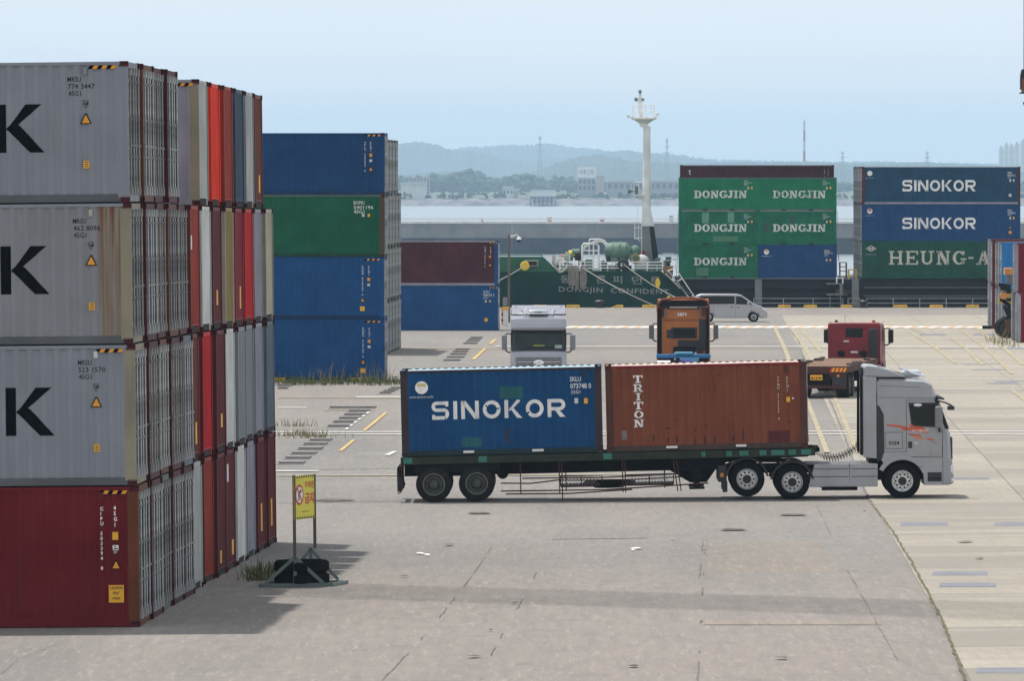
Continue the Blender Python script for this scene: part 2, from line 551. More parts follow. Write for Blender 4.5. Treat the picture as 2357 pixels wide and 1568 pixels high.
# red and white hatched kerb line near the quay
M_REDP = paint('orange line paint', (.62,.42,.28), rust=0, dirt=.35, rough=.8, dirtcol=(.5,.42,.36))
KY = gp(1700, 755.5).y
u = 1296.0; k = 0
while u < 2262:
    xa, xb = ux(u, KY), ux(u+14.4, KY); zk = gh(0, KY)
    mb = MB(); lean = .42
    mb.hexa([(xa,KY-1.3,zk-.05),(xb-.01,KY-1.3,zk-.05),(xb+lean-.01,KY+.3,zk-.05),(xa+lean,KY+.3,zk-.05),(xa,KY-1.3,zk+.02),(xb-.01,KY-1.3,zk+.02),(xb+lean-.01,KY,zk+.14),(xa+lean,KY,zk+.14)])
    mb.build('kerb_block', M_REDP if k % 2 else M_WHITE, yard)
    u += 14.4; k += 1
hline('joint', 756.5, 1150, 2250, .18, M_CRACK, dz=.033)
hline('joint', 771, 1150, 2000, .10, M_CRACK, dz=.033)
hline('joint', 727, 1150, 2280, .16, M_CRACK, dz=.033, wob=.03)
hline('joint', 1105, 640, 1900, .08, M_CRACK, 1104, dz=.033, wob=.03)
hline('joint', 927, 1860, 1915, .10, M_CRACK, dz=.033)
hline('joint', 1017, 1860, 1945, .08, M_CRACK, dz=.033)
# lane lines on the right
for a, b, wd_ in (((1785,757),(1816,830),.30),((1813,827),(1861,932),.26),((1861,932),(1904,1044),.24),
                  ((1824,758),(1866,825),.28),((1866,825),(1926,926),.24),((1926,926),(1974,1044),.22),
                  ((1846,762),(1890,812),.22),((2090,762),(2200,838),.28),((2190,778),(2262,842),.28),((2215,762),(2330,862),.26),
                  ((2250,760),(2357,842),.3),((2330,900),(2368,930),.24),((2096,758),(2140,772),.22)):
    strip('yellow_line', [a, b], wd_*.8, M_PALEY, .034, steps=14)
for (u0,u1,v0,v1) in ((2072,2180,1204,1212),(2287,2380,1204,1212),(2145,2272,1318,1327),(2161,2291,1344,1354),(2247,2380,1540,1553),
                      (2190,2277,1101,1105),(1990,2050,1104,1107),(2072,2140,1040,1043),(1860,1900,1105,1108),
                      (2115,2176,769,773),(2240,2290,769,773),(2160,2225,801,804),(2300,2357,801,804),
                      (2215,2300,838,840.5),(2235,2320,851,853.5),(2290,2357,878,881),(2270,2345,882,885),(2385,2400,838,841)):
    flatpoly('repair_patch', [(u0,v1),(u1+2,v1-.4),(u1,v0),(u0+3,v0+.3)], M_PLATE, .0195)
# slab drains, stains, manholes
M_MAN = plain('manhole iron', (.13,.11,.10), .7, var=.3, scale=8)
def manhole(u, v, r, mat=M_MAN):
    c = gp(u, v); mb = MB()
    n = 22
    mb.add([(c.x+r*math.cos(2*math.pi*k/n), c.y+r*math.sin(2*math.pi*k/n), gh(c.x,c.y)+.03) for k in range(n)], [tuple(range(n))])
    for rr_ in (.55, .8):
        mb.tube([(c.x+r*rr_*math.cos(2*math.pi*k/n), c.y+r*rr_*math.sin(2*math.pi*k/n), gh(c.x,c.y)+.032) for k in range(n)], .012, 4, True)
    mb.build('manhole_cover', mat, yard)
manhole(1103,1184,.36); manhole(1825,1188,.40); manhole(1688,1222,.36); manhole(770,1154,.62)
# long cracks and lane joints in the yard
for pts, w_ in (([(1240,1310),(1205,1378),(1140,1490),(1105,1568)],.05),([(1625,1243),(1618,1330),(1612,1440),(1606,1568)],.06),
                ([(1618,1243),(1610,1330)],.05),([(880,1568),(1000,1440),(1085,1330),(1130,1262)],.04),
                ([(1880,1165),(1935,1290),(2020,1440),(2092,1568)],.035),([(0,1555),(40,1520),(95,1498),(140,1480)],.03),
                ([(1944,960),(1990,1080)],.03),([(1840,960),(1880,1100)],.02),([(1140,1256),(1420,1254)],.03),
                ([(1290,1470),(1606,1440)],.025),([(1300,1510),(1420,1530)],.02)):
    strip('crack', pts, w_*.42, M_CRACK, .022, wob=.016, steps=34, gaps=.55, seed=len(pts)*7+int(pts[0][0]))
# older pours and tracks of slightly different concrete
M_PT1 = mat_yard('pale pour', (1.06,1.02,.96)); M_PT2 = mat_yard('dark pour', (.93,.935,.95))
for pts, mt in (([(1130,1262),(1170,1262),(905,1600),(820,1600)], M_PT1), ([(1240,1262),(1262,1262),(1130,1600),(1085,1600)], M_PT1), ([(1628,1250),(1880,1246),(2030,1440),(1620,1440)], M_PT1),
                ([(1300,1215),(1500,1213),(1490,1240),(1270,1243)], M_PT2), ([(640,1120),(1250,1112),(1260,1150),(640,1160)], M_PT2), ([(1320,830),(1760,830),(1790,880),(1300,880)], M_PT2), ([(1180,772),(1780,772),(1790,796),(1170,796)], M_PT2),
                ([(640,1010),(915,1010),(910,1080),(640,1084)], M_PT2), ([(900,1300),(960,1300),(700,1600),(560,1600)], M_PT2)):
    flatpoly('concrete_pour', pts, mt, .008)
# storage-row pads: flat concrete sleepers, a dark strip along each near edge
M_PAD = plain('pad concrete', (.24,.225,.215), .9, var=.25, scale=1.5)
ZP = lambda x, y: ((880+x/3.267)/1.4654, (1240+y/3.267)/1.4654)
padrows = [(970,1180,488),(920,1130,528),(865,1075,568),(800,1010,608),(740,960,655),(540,760,812),(475,710,856),(415,660,907),(340,590,958),(270,525,1010),(195,460,1066),(760,1250,450),
           (190,330,205),(190,280,235),(1310,1420,288),(1350,1460,268),(1400,1500,250),(1430,1530,232)]
ZB = lambda x, y: ((850+x/1.704)/1.4654, (400+y/1.704)/1.4654)
padrows2 = [(1100,1190,1393),(1120,1215,1375),(1140,1225,1358),(1155,1235,1344),(1170,1245,1330),(1215,1290,1296),(1232,1300,1283),(1245,1312,1272),(1258,1320,1262)]
for Z_, rows in ((ZP, padrows), (ZB, padrows2)):
    for (x0, x1, yy) in rows:
        a = gp(*Z_(x0, yy)); b_ = gp(*Z_(x1, yy))
        mb = MB(); L = (b_-a).length
        mb.hexa([(0,0,-.02),(L,0,-.02),(L+.07,1.1,-.02),(.07,1.1,-.02),(0,0,.085),(L,0,.085),(L+.07,1.1,.06),(.07,1.1,.06)])
        o = mb.build('yard_pad', M_PAD, yard); o.location = a
        mb = MB(); mb.box(-.05, L+.05, -.55, -.02, .012, .016)
        o = mb.build('dark_strip', M_DARKPL, yard); o.location = a
for k in range(6):        # white corner ticks beside the pads
    x, yy = 940 + k*46, 680 - k*35
    flatpoly('corner_tick', [ZP(x-18,yy+9), ZP(x+12,yy+9), ZP(x+34,yy-9), ZP(x+4,yy-9)], M_WHITE, .03)
# bits of litter and dirt on the yard
M_LIT = plain('scrap', (.07,.06,.05), .9, var=.4)
M_LITW = plain('white scrap', (.75,.74,.72), .8, var=.1)
rl = random.Random(11)
for (u, v, w_, m_) in ((968,1278,.30,M_LITW),(985,1281,.25,M_LITW),(1466,1266,.35,M_LITW),(1458,1270,.2,M_LITW),(1033,1258,.4,M_LIT),(930,1330,.2,M_LIT),(1185,1392,.22,M_LIT),
                       (1550,1249,.15,M_LIT),(2222,1251,.42,M_LIT),(2255,1290,.25,M_LIT),(1090,1516,.28,M_LIT),(1460,1538,.3,M_LIT),(1130,1455,.12,M_LIT),(1800,1520,.3,M_LIT),(1990,1180,.1,M_LIT)):
    c = gp(u, v); mb = MB()
    pts = [(c.x + w_*.6*math.cos(a)*rl.uniform(.3,1), c.y + w_*.9*math.sin(a)*rl.uniform(.3,1)) for a in [2*math.pi*k/7 for k in range(7)]]
    mb.add([(px, py, gh(px,py)+.03+.03*rl.random()) for px, py in pts] + [(c.x, c.y, gh(c.x,c.y)+.06)], [(i,(i+1)%7,7) for i in range(7)])
    mb.build('litter', m_, yard)

# ---- sea
m, nt, b = nodes_of('sea water')
tc = nt.nodes.new('ShaderNodeTexCoord')
f = noise(nt, tc.outputs['Object'], .12, 5, .6, (1,.35,1))
b.inputs['Base Color'].default_value = (.19,.235,.255,1)
b.inputs['Roughness'].default_value = .28
bump(nt, b, f, .5, .4)
sea = MB(); sea.quad((-14000,QUAY_Y-2.5,WATER_Z),(14000,QUAY_Y-2.5,WATER_Z),(16500,18300,WATER_Z),(-16500,18300,WATER_Z))
tag(sea.build('sea', m), kind='structure')

# ---- breakwater
BWY = 1642.0
M_BWTOP = paint('breakwater concrete', (.225,.215,.21), rust=0, dirt=.7, rough=.9, fade=.2, dirtcol=(.14,.135,.13), scale=.25)
M_BWWET = paint('wet breakwater foot', (.040,.050,.066), rust=0, dirt=.35, rough=.6, fade=.3, dirtcol=(.12,.12,.12), scale=.2)
M_RAILW = plain('white rail paint', (.75,.75,.74), .5, var=.05)
bw = empty('breakwater', loc=(0, BWY, WATER_Z))
zt = at(0, 515, BWY).z - WATER_Z
zm = at(0, 548, BWY).z - WATER_Z
for k in range(-9, 10):
    x0 = k*19.0
    up = MB(); up.box(x0+.01, x0+18.97, 0, 9, zm, zt); up.build('caisson', M_BWTOP, bw)
    lo = MB(); lo.hexa([(x0,-.8,-4),(x0+18.98,-.8,-4),(x0+18.98,9,-4),(x0,9,-4),(x0,-.25,zm-.01),(x0+18.98,-.25,zm-.01),(x0+18.98,9,zm-.01),(x0,9,zm-.01)])
    lo.build('caisson_foot', M_BWWET, bw)
par = MB(); par.box(-180,180,-.4,.6,zt+.01,zt+.52); par.build('parapet', plain('parapet concrete',(.62,.57,.53),.85,var=.15,scale=.5), bw)
rail = MB()
x = -178.0
while x <= 178:
    rail.bar((x,0,zt+.5),(x,0,zt+1.3),.06); x += 2.7
rail.bar((-178,0,zt+1.25),(178,0,zt+1.25),.24); rail.bar((-178,0,zt+.95),(178,0,zt+.95),.10)
rail.build('railing', M_RAILW, bw)
M_ORB = plain('orange box', (.55,.30,.16), .7)
for (u, w_, h_) in ((1265,1.0,1.4),(1386,1.1,1.2),(1545,1.0,1.9),(1110,.5,1.2)):
    mb = MB(); x = ux(u, BWY+2); mb.box(x-w_/2, x+w_/2, 1.5, 2.5, zt, zt+h_); mb.box(x-w_/2-.15, x+w_/2+.15, 1.35, 2.65, zt+h_+.01, zt+h_+.2)
    mb.build('cabinet', M_ORB if u < 1390 else plain('grey cabinet',(.5,.5,.48),.7), bw)
tag(bw, 'long grey concrete breakwater with dark wet foot and white railing', 'breakwater')
bw['label'] = 'long grey concrete breakwater with dark wet foot across the water'

# ---- far shore
SHY = 4286.0
shore_z = at(0, 457, SHY).z
M_ROCK = plain('shore rocks', (.15,.145,.15), .9, var=.5, scale=.15)
M_LAND = plain('far land', (.09,.11,.06), .95, var=.4, scale=.01)
M_FOL = plain('far foliage', (.040,.060,.036), .95, var=.5, scale=.05)
M_FOL2 = plain('far hill wood', (.034,.052,.040), .95, var=.4, scale=.02)
rv = MB(); rr = random.Random(5)
n = 260
for i in range(n+1):
    x = -800 + 1600*i/n
    rv.v += [(x, SHY-6+rr.uniform(-2,2), WATER_Z-1), (x, SHY+3+rr.uniform(-2,2), (WATER_Z+shore_z)/2+rr.uniform(-.6,.6)), (x, SHY+12, shore_z+rr.uniform(-.4,.3))]
for i in range(n):
    a = 3*i
    rv.f += [(a,a+3,a+4,a+1),(a+1,a+4,a+5,a+2)]
tag(rv.build('shore_revetment', M_ROCK), kind='structure')
ld = MB(); ld.add([(-4000,SHY+11,shore_z-.3),(4000,SHY+11,shore_z-.3),(16000,18200,shore_z-.3),(-16000,18200,shore_z-.3)],[(0,1,2,3)])
tag(ld.build('far_land', M_LAND), kind='structure')
def hill(name, prof, Y, depth, seed, rough_, mat):
    """wooded ridge: prof lists picture points of its skyline"""
    rr = random.Random(seed); mb = MB()
    u0, u1 = prof[0][0], prof[-1][0]; nx = int((u1-u0)/2.6); rows = 7
    for i in range(nx+1):
        u = u0 + (u1-u0)*i/nx
        for (a, b_) in zip(prof[:-1], prof[1:]):
            if a[0] <= u <= b_[0]:
                t = (u-a[0])/(b_[0]-a[0]); t = t*t*(3-2*t); v = a[1]+(b_[1]-a[1])*t; break
        top = at(u, v, Y).z + rr.uniform(-rough_, rough_)
        x = ux(u, Y)
        for j in range(rows):
            t = j/(rows-1)
            z = shore_z-.5 + (top-shore_z+.5)*math.sin(math.pi/2*min(1, t*1.02)) + (rr.uniform(-.15,.15)*rough_ if 0 < j < rows-1 else 0)
            mb.v.append((x*(1+(t-1)*depth/Y) + rr.uniform(-3,3)*(0<j), Y-depth*(1-t), z))
        mb.v.append((x*1.02, Y+depth, shore_z-.5))
    m_ = rows+1
    for i in range(nx):
        for j in range(m_-1):
            a = i*m_+j
            mb.f.append((a, a+m_, a+m_+1, a+1))
    return tag(mb.build(name, mat, fix=False), kind='structure')
hill('near_hill', [(500,425),(700,415),(860,412),(930,402),(1010,395),(1060,396),(1110,404),(1170,409),(1215,399),(1255,385),(1295,372),(1340,361),(1380,356),(1420,362),(1450,373),(1490,370),(1530,373),(1580,377),(1640,376),(1700,373),(1745,374),(1790,373),(1850,372),(1900,374),(1960,378),(2040,376),(2120,375),(2190,378),(2290,382),(2420,386)], 10500, 2500, 2, 1.6, M_FOL2)
hill('far_hill', [(300,372),(600,356),(760,345),(850,340),(925,329),(960,326),(1000,331),(1035,344),(1075,348),(1120,353),(1165,366),(1220,372),(1290,366),(1330,360),(1395,351),(1440,346),(1500,355),(1560,360),(1620,367),(1680,374),(1760,374),(1900,376),(2000,372),(2120,374),(2300,378),(2420,380)], 13800, 1500, 4, 2.2, M_FOL2)
hill('distant_hill', [(0,372),(400,360),(700,352),(900,346),(1010,344),(1100,338),(1180,334),(1260,331),(1340,341),(1430,349),(1520,352),(1660,368),(1900,372),(2420,378)], 16500, 900, 8, 3.0, M_FOL2)
# trees along the far shore: one mass of crowns
tr = MB(); rr = random.Random(21)
def crown(mb, x, y, z, r, rr):
    for _ in range(13):
        a = rr.uniform(0, 6.28); d = r*rr.uniform(0,.85); rad = r*rr.uniform(.16,.42)
        c = (x+d*math.cos(a), y+d*math.sin(a), z+r*rr.uniform(.2,1.75)*(1-.35*d/r))
        o = len(mb.v)
        n, m_ = 7, 4
        k0 = len(mb.v)
        mb.ball(c, rad, rad, rad*.85, 7, 5)
        for k in range(k0, len(mb.v)):
            p = Vector(mb.v[k]); j = rr.uniform(.8,1.2)
            mb.v[k] = tuple(Vector(c) + (p-Vector(c))*j)
dens = [(900,1000,20,6),(985,1060,44,7),(1040,1110,40,8),(1100,1170,22,6),(1180,1240,26,7),(1240,1320,22,6),(1300,1400,16,5),(1400,1560,30,4.5),(1560,1640,10,4),(1640,1920,26,5),(1920,1970,16,4),(1970,2500,50,5),(200,900,60,6)]
for (u0,u1,k,r) in dens:
    for _ in range(int(k*1.9)):
        u = rr.uniform(u0,u1); Y = SHY + rr.uniform(1500, 3000)
        crown(tr, ux(u,Y), Y, shore_z, r*1.25*rr.uniform(.45,1.15), rr)
for _ in range(330):
    u = rr.uniform(300, 2400); Y = SHY + rr.uniform(25, 300)
    crown(tr, ux(u,Y), Y, shore_z-.5, rr.uniform(1.2,2.6), rr)
tag(tr.build('shore_trees', M_FOL, fix=False), 'hazy green trees massed along the far shore', 'trees', kind='stuff')
# ================================================================== HAZE
m = bpy.data.materials.new('haze air'); m.use_nodes = True
nt = m.node_tree
for n in list(nt.nodes): nt.nodes.remove(n)
mo = nt.nodes.new('ShaderNodeOutputMaterial')
pv = nt.nodes.new('ShaderNodeVolumePrincipled')
pv.inputs['Color'].default_value = (.57,.79,1.0,1)
pv.inputs['Density'].default_value = 0.85e-4
pv.inputs['Anisotropy'].default_value = .0
nt.links.new(pv.outputs[0], mo.inputs['Volume'])
hz = MB(); hz.box(-17000, 17000, -300, 18600, -14, 170)
ho = hz.build('haze', m)
tag(ho, 'pale blue sea haze over the harbour', 'haze', kind='stuff')
# ================================================================== LETTERING
def text_mesh(body, bold=0.0, spacing=1.0, line=1.0, align='LEFT'):
    cu = bpy.data.curves.new('text', 'FONT')
    cu.body = body; cu.size = 1.0; cu.offset = bold; cu.space_character = spacing; cu.space_line = line
    cu.align_x = align; cu.resolution_u = 2
    cu.fill_mode = 'FRONT'
    o = bpy.data.objects.new('text', cu)
    me = bpy.data.meshes.new_from_object(o)
    bpy.data.objects.remove(o); bpy.data.curves.remove(cu)
    return me
_TC = {}
def text_polys(body, bold=0.0, spacing=1.0, line=1.0):
    key = (body, bold, spacing, line)
    if key not in _TC:
        me = text_mesh(body, bold, spacing, line)
        _TC[key] = ([(v.co.x, v.co.y) for v in me.vertices], [tuple(p.vertices) for p in me.polygons])
        bpy.data.meshes.remove(me)
    return _TC[key]
# -- hand-built display alphabets: each glyph is a list of pieces in a box of height 1
def G_par(b0, b1, t0, t1, y0=0., y1=1.):
    return [[(b0,y0),(b1,y0),(t1,y1),(t0,y1)]]
def G_rect(x0, x1, y0, y1): return [[(x0,y0),(x1,y0),(x1,y1),(x0,y1)]]
def G_arc(cx, cy, rx, ry, tx, ty, a0, a1, n=14):
    out = []
    for i in range(n):
        t0, t1 = R(a0+(a1-a0)*i/n), R(a0+(a1-a0)*(i+1)/n)
        out.append([(cx+rx*math.cos(t0), cy+ry*math.sin(t0)), (cx+rx*math.cos(t1), cy+ry*math.sin(t1)),
                    (cx+(rx-tx)*math.cos(t1), cy+(ry-ty)*math.sin(t1)), (cx+(rx-tx)*math.cos(t0), cy+(ry-ty)*math.sin(t0))])
    return out
def sans(ch):                      # wide heavy grotesque
    t = .205
    if ch == 'I': return .24, G_rect(.02,.24,0,1)
    if ch == 'O': return 1.0, G_arc(.5,.5,.5,.5,t,t,0,360,28)
    if ch == 'N': return 1.0, G_rect(0,.21,0,1)+G_rect(.79,1,0,1)+G_par(.74,1.0,0,.26)
    if ch == 'K': return .98, G_rect(0,.21,0,1)+G_par(.21,.36,.70,.98,.42,1)+G_par(.70,.99,.28,.46,0,.60)
    if ch == 'R': return 1.0, G_rect(0,.21,0,1)+G_rect(.21,.68,.80,1)+G_rect(.21,.68,.36,.55)+G_arc(.68,.68,.32,.32,.2,.195,-90,90,14)+G_par(.70,1.0,.42,.68,0,.36)
    if ch == 'S': return .98, G_rect(.28,.95,.81,1)+G_arc(.28,.715,.28,.285,.2,.19,90,270,14)+G_rect(.28,.70,.43,.62)+G_arc(.70,.31,.28,.31,.2,.19,-90,90,14)+G_rect(.02,.70,0,.19)+G_rect(.78,.95,.72,.81)+G_rect(.02,.2,.19,.27)
    return .3, []
def slab(ch, t=.27, s=.13):        # heavy slab serif
    if ch == 'I': return .50, G_rect(.115,.385,0,1)+G_rect(0,.115,0,s)+G_rect(.385,.5,0,s)+G_rect(0,.115,1-s,1)+G_rect(.385,.5,1-s,1)
    if ch == 'D': return .92, G_rect(.1,.1+t,0,1)+G_rect(0,.1,0,s)+G_rect(0,.1,1-s,1)+G_rect(.1+t,.46,0,s)+G_rect(.1+t,.46,1-s,1)+G_arc(.46,.5,.46,.5,t,s,-90,90,16)
    if ch == 'O': return .94, G_arc(.47,.5,.47,.5,t,s+.02,0,360,28)
    if ch == 'N': return 1.0, G_rect(.1,.1+t*.62,0,1)+G_rect(.74,.74+t*.62,0,1)+G_par(.62,.90,.06,.36)+G_rect(0,.1,0,s)+G_rect(.1+t*.62,.36,0,s)+G_rect(0,.1,1-s,1)+G_rect(.64,.74,1-s,1)+G_rect(.74+t*.62,1,1-s,1)
    if ch == 'G': return .94, G_arc(.47,.5,.47,.5,t,s+.02,38,335,24)+G_rect(.56,1.0,.36,.36+s)+G_rect(.66,.66+t*.9,.06,.36)+G_rect(.72,.86,.70,1)
    if ch == 'J': return .66, G_rect(.28,.28+t,.3,1)+G_rect(.14,.28,1-s,1)+G_rect(.28+t,.68,1-s,1)+G_arc(.24,.3,.31,.3,t,s+.04,180,360,14)
    if ch == 'H': return 1.04, G_rect(.1,.1+t*.8,0,1)+G_rect(.74,.74+t*.8,0,1)+G_rect(.1+t*.8,.74,.43,.57)+G_rect(0,.1,0,s)+G_rect(.1+t*.8,.4,0,s)+G_rect(.64,.74,0,s)+G_rect(.74+t*.8,1.04,0,s)+G_rect(0,.1,1-s,1)+G_rect(.1+t*.8,.4,1-s,1)+G_rect(.64,.74,1-s,1)+G_rect(.74+t*.8,1.04,1-s,1)
    if ch == 'E': return .92, G_rect(.1,.1+t*.8,0,1)+G_rect(0,.1,0,s)+G_rect(0,.1,1-s,1)+G_rect(.1+t*.8,.92,0,s)+G_rect(.1+t*.8,.92,1-s,1)+G_rect(.1+t*.8,.66,.44,.57)+G_rect(.80,.92,s,.30)+G_rect(.80,.92,.72,1-s)+G_rect(.56,.66,.36,.44)+G_rect(.56,.66,.57,.65)
    if ch == 'U': return 1.0, G_rect(.1,.1+t*.8,.36,1)+G_rect(.72,.72+t*.55,.36,1)+G_arc(.48,.36,.386,.36,t*.75,s+.05,180,360,16)+G_rect(0,.1,1-s,1)+G_rect(.1+t*.8,.42,1-s,1)+G_rect(.6,.72,1-s,1)+G_rect(.72+t*.55,1,1-s,1)
    if ch == '-': return .44, G_rect(.04,.40,.42,.56)
    if ch == 'A': return 1.06, G_par(.12,.26,.44,.60)+G_par(.68,.96,.42,.66)+G_rect(.28,.74,.28,.40)+G_rect(0,.36,-.005,s-.01)+G_rect(.58,1.06,-.005,s-.01)
    if ch == 'T': return .96, G_rect(.34,.34+t,0,1-s-.02)+G_rect(0,.96,1-s-.02,1)+G_rect(.2,.34,0,s)+G_rect(.34+t,.76,0,s)+G_rect(0,.12,.68,1-s-.02)+G_rect(.84,.96,.68,1-s-.02)
    if ch == 'R': return .98, G_rect(.1,.1+t*.9,0,1)+G_rect(0,.1,0,s)+G_rect(.1+t*.9,.44,0,s)+G_rect(0,.1,1-s,1)+G_rect(.1+t*.9,.56,1-s,1)+G_rect(.1+t*.9,.56,.42,.42+s)+G_arc(.56,.71,.3,.29,t*.95,s,-90,90,12)+G_par(.66,.92,.44,.70,0,.43)+G_rect(.92,1.0,0,s)
    return .3, []
def gothicK(ch):                   # plain heavy K
    return 1.0, G_rect(0,.215,0,1)+G_par(.215,.33,.62,.95,.46,1)+G_par(.66,1.0,.215,.46,0,.52)[:0]+[[(.70,0),(1.0,0),(.50,.56),(.33,.60),(.215,.50)]]
def word_polys(word, alphabet, gap=.14, vertical=False, vgap=.14):
    V, Fc = [], []
    x = y = 0.0
    for ch in word:
        if ch == ' ':
            x += .5; continue
        w, pcs = alphabet(ch)
        for pc in pcs:
            o = len(V)
            V += [(x+px-(w/2 if vertical else 0), y+py) for px, py in pc]
            Fc.append(tuple(range(o, o+len(pc))))
        if vertical: y -= 1+vgap
        else: x += w+gap
    return V, Fc
CORR_P, CORR_D = .278, .036
CORR = [(0.0,0),(.072,0),(.140,1),(.210,1),(.278,0)]      # offsets along the wall, 1 = recessed
def corr_depth(s):
    s = s % CORR_P
    for (a,da),(b_,db) in zip(CORR[:-1], CORR[1:]):
        if s <= b_: return (da+(db-da)*(s-a)/(b_-a))*CORR_D
    return 0
def letter(name, polys, mat, parent, x, z, h, ywall, s0=None, w=None, proud=.004, anchor='l', flip=1, wear=0, seed=0):
    """put flat lettering on a wall facing -Y of the parent; follows the corrugation when s0 (its origin) is given"""
    V, Fc = polys
    x0, x1 = min(p[0] for p in V), max(p[0] for p in V); y0, y1 = min(p[1] for p in V), max(p[1] for p in V)
    sy = h/(y1-y0); sx = (w/(x1-x0)) if w else sy
    ox = {'l': 0, 'c': -(x1-x0)*sx/2, 'r': -(x1-x0)*sx}[anchor]
    bm = bmesh.new()
    bv = [bm.verts.new((x+ox+(p[0]-x0)*sx, 0, z+(p[1]-y0)*sy)) for p in V]
    for f in Fc:
        try: bm.faces.new([bv[i] for i in f])
        except ValueError: pass
    bm.verts.ensure_lookup_table()
    if s0 is not None:
        ax0, ax1 = x+ox, x+ox+(x1-x0)*sx
        k = math.floor((ax0-s0)/CORR_P)
        while s0+k*CORR_P < ax1:
            for c, _ in CORR[:-1]:
                px = s0+k*CORR_P+c
                if ax0 < px < ax1:
                    bmesh.ops.bisect_plane(bm, geom=bm.verts[:]+bm.edges[:]+bm.faces[:], dist=1e-5, plane_co=(px,0,0), plane_no=(1,0,0))
            k += 1
    rr = random.Random(seed)
    if wear:
        fs = [f for f in bm.faces if rr.random() < wear]
        bmesh.ops.delete(bm, geom=fs, context='FACES')
    for v in bm.verts:
        v.co.y = ywall - proud + (corr_depth(v.co.x-s0) if s0 is not None else 0)
    # separate overlapping pieces by a hair
    if len(Fc) > 1 and len(Fc) < 400:
        seen = set()
    bm.normal_update()
    for f in bm.faces:
        if f.normal.y > 0: f.normal_flip()
    me = bpy.data.meshes.new(name); bm.to_mesh(me); bm.free()
    me.materials.append(mat)
    return link(name, me, parent)

# ================================================================== CONTAINERS
CW = 2.438
_CM = {}
def wall_mesh(L, H, mat_key, top=.07, bot=.17):
    """corrugated side wall standing in the plane y=0, outside towards -y, from x=-L/2..L/2"""
    key = ('wall', round(L,3), H)
    if key not in _CM:
        mb = MB(); a = -L/2; n = int(L/CORR_P); s0 = -n*CORR_P/2
        xs_ = [(-L/2, 0)]
        for k in range(n):
            for c, d in CORR[:-1]: xs_.append((s0+k*CORR_P+c, d*CORR_D))
        xs_.append((s0+n*CORR_P, 0)); xs_.append((L/2, 0))
        out = []
        for p in xs_:
            if not out or p[0]-out[-1][0] > 1e-4: out.append(p)
        for (x, d) in out: mb.v += [(x, d, bot), (x, d, H-top)]
        for i in range(len(out)-1): mb.f.append((2*i, 2*i+2, 2*i+3, 2*i+1))
        _CM[key] = (mb, s0)
    return _CM[key]
def shared(key, fn, mat):
    k = (key, mat.name)
    if k not in _CM:
        _CM[k] = fn().mesh(key if isinstance(key, str) else key[0], mat)
    return _CM[k]
def casting_mb():
    mb = MB(); hx, hy, hz = .178, .162, .118
    bm = bmesh.new()
    bmesh.ops.create_cube(bm, size=1, matrix=Matrix.Diagonal((hx,hy,hz,1)))
    fs = list(bm.faces)
    r = bmesh.ops.inset_individual(bm, faces=fs, thickness=.036)
    for f in fs:
        n = f.normal.copy()
        for v in f.verts: v.co -= n*.03
    mb.v = [tuple(v.co) for v in bm.verts]; bm.verts.index_update()
    mb.f = [tuple(v.index for v in f.verts) for f in bm.faces]; bm.free()
    return mb
M_DARK = plain('dark void', (.012,.011,.011), .95, var=.2)
M_GASKET = plain('door gasket', (.03,.03,.03), .8, var=.2)
M_ZINC = plain('worn zinc rod', (.40,.415,.42), .42, .45, var=.35, scale=5)
M_ZINCD = plain('dull zinc rod', (.27,.275,.27), .5, .35, var=.4, scale=5)
M_LW = paint('white stencil paint', (.84,.84,.82), rust=.0, dirt=.45, rough=.6, dirtcol=(.25,.25,.26), scale=2)
M_LW2 = paint('worn white stencil paint', (.62,.64,.64), rust=.0, dirt=.6, rough=.6, dirtcol=(.15,.18,.20), scale=2)
M_LK = plain('black stencil paint', (.003,.0035,.005), .9, var=.3, spec=.0)
M_LG = plain('dark grey stencil paint', (.028,.028,.034), .8, var=.3, spec=.1)
M_STICK = plain('yellow sticker', (.78,.40,.015), .5, var=.08)
M_STICK2 = plain('orange sticker', (.72,.30,.02), .5, var=.08)
M_PLAC = plain('white placard', (.72,.72,.70), .5, var=.08)
def door_mb(W2, H2):
    """one door leaf in the plane x=0, outside towards +x, y 0..W2, z 0..H2, with shallow horizontal corrugation"""
    mb = MB(); n = 5; seg = H2/n; prof = []
    for k in range(n):
        z = k*seg
        prof += [(0, z+.0), (0, z+.13), (-.03, z+.18), (-.03, z+seg-.18), (0, z+seg-.13)]
    prof.append((0, H2))
    for (x, z) in prof: mb.v += [(x, .03, z), (x, W2-.03, z)]
    for i in range(len(prof)-1): mb.f.append((2*i, 2*i+1, 2*i+3, 2*i+2))
    mb.box(-.03, .012, 0, .03, 0, H2); mb.box(-.03, .012, W2-.03, W2, 0, H2)
    return mb
def rod_mb(H):
    mb = MB()
    mb.cyl((.055,0,.05),(.055,0,H-.06), .019, 8)
    for z in (.16, .78, 1.55, H-.28):
        mb.box(.008, .080, -.030, .030, z-.022, z+.022)
    for z in (.06, H-.07):
        mb.box(.0, .085, -.05, .05, z-.075, z+.075)
    mb.bar((.065,.0,1.02),(.065,.30,1.0), .02, .012); mb.box(.0,.065,.28,.30,.98,1.04)
    return mb
def end_mb(W, H, tunnel):
    """plain corrugated end in the plane x=0, outside +x, y -W/2..W/2"""
    mb = MB(); y = -W/2+.10; pts = [(-W/2+.05, 0)]
    while y + .25 < W/2-.08:
        pts += [(y, 0), (y+.09, 0), (y+.125, -.045), (y+.215, -.045)]; y += .25
    pts += [(y, 0), (W/2-.05, 0)]
    for (yy, x) in pts: mb.v += [(x, yy, .19), (x, yy, H-.10)]
    for i in range(len(pts)-1): mb.f.append((2*i, 2*i+2, 2*i+3, 2*i+1))
    return mb
CCOUNT = [0]
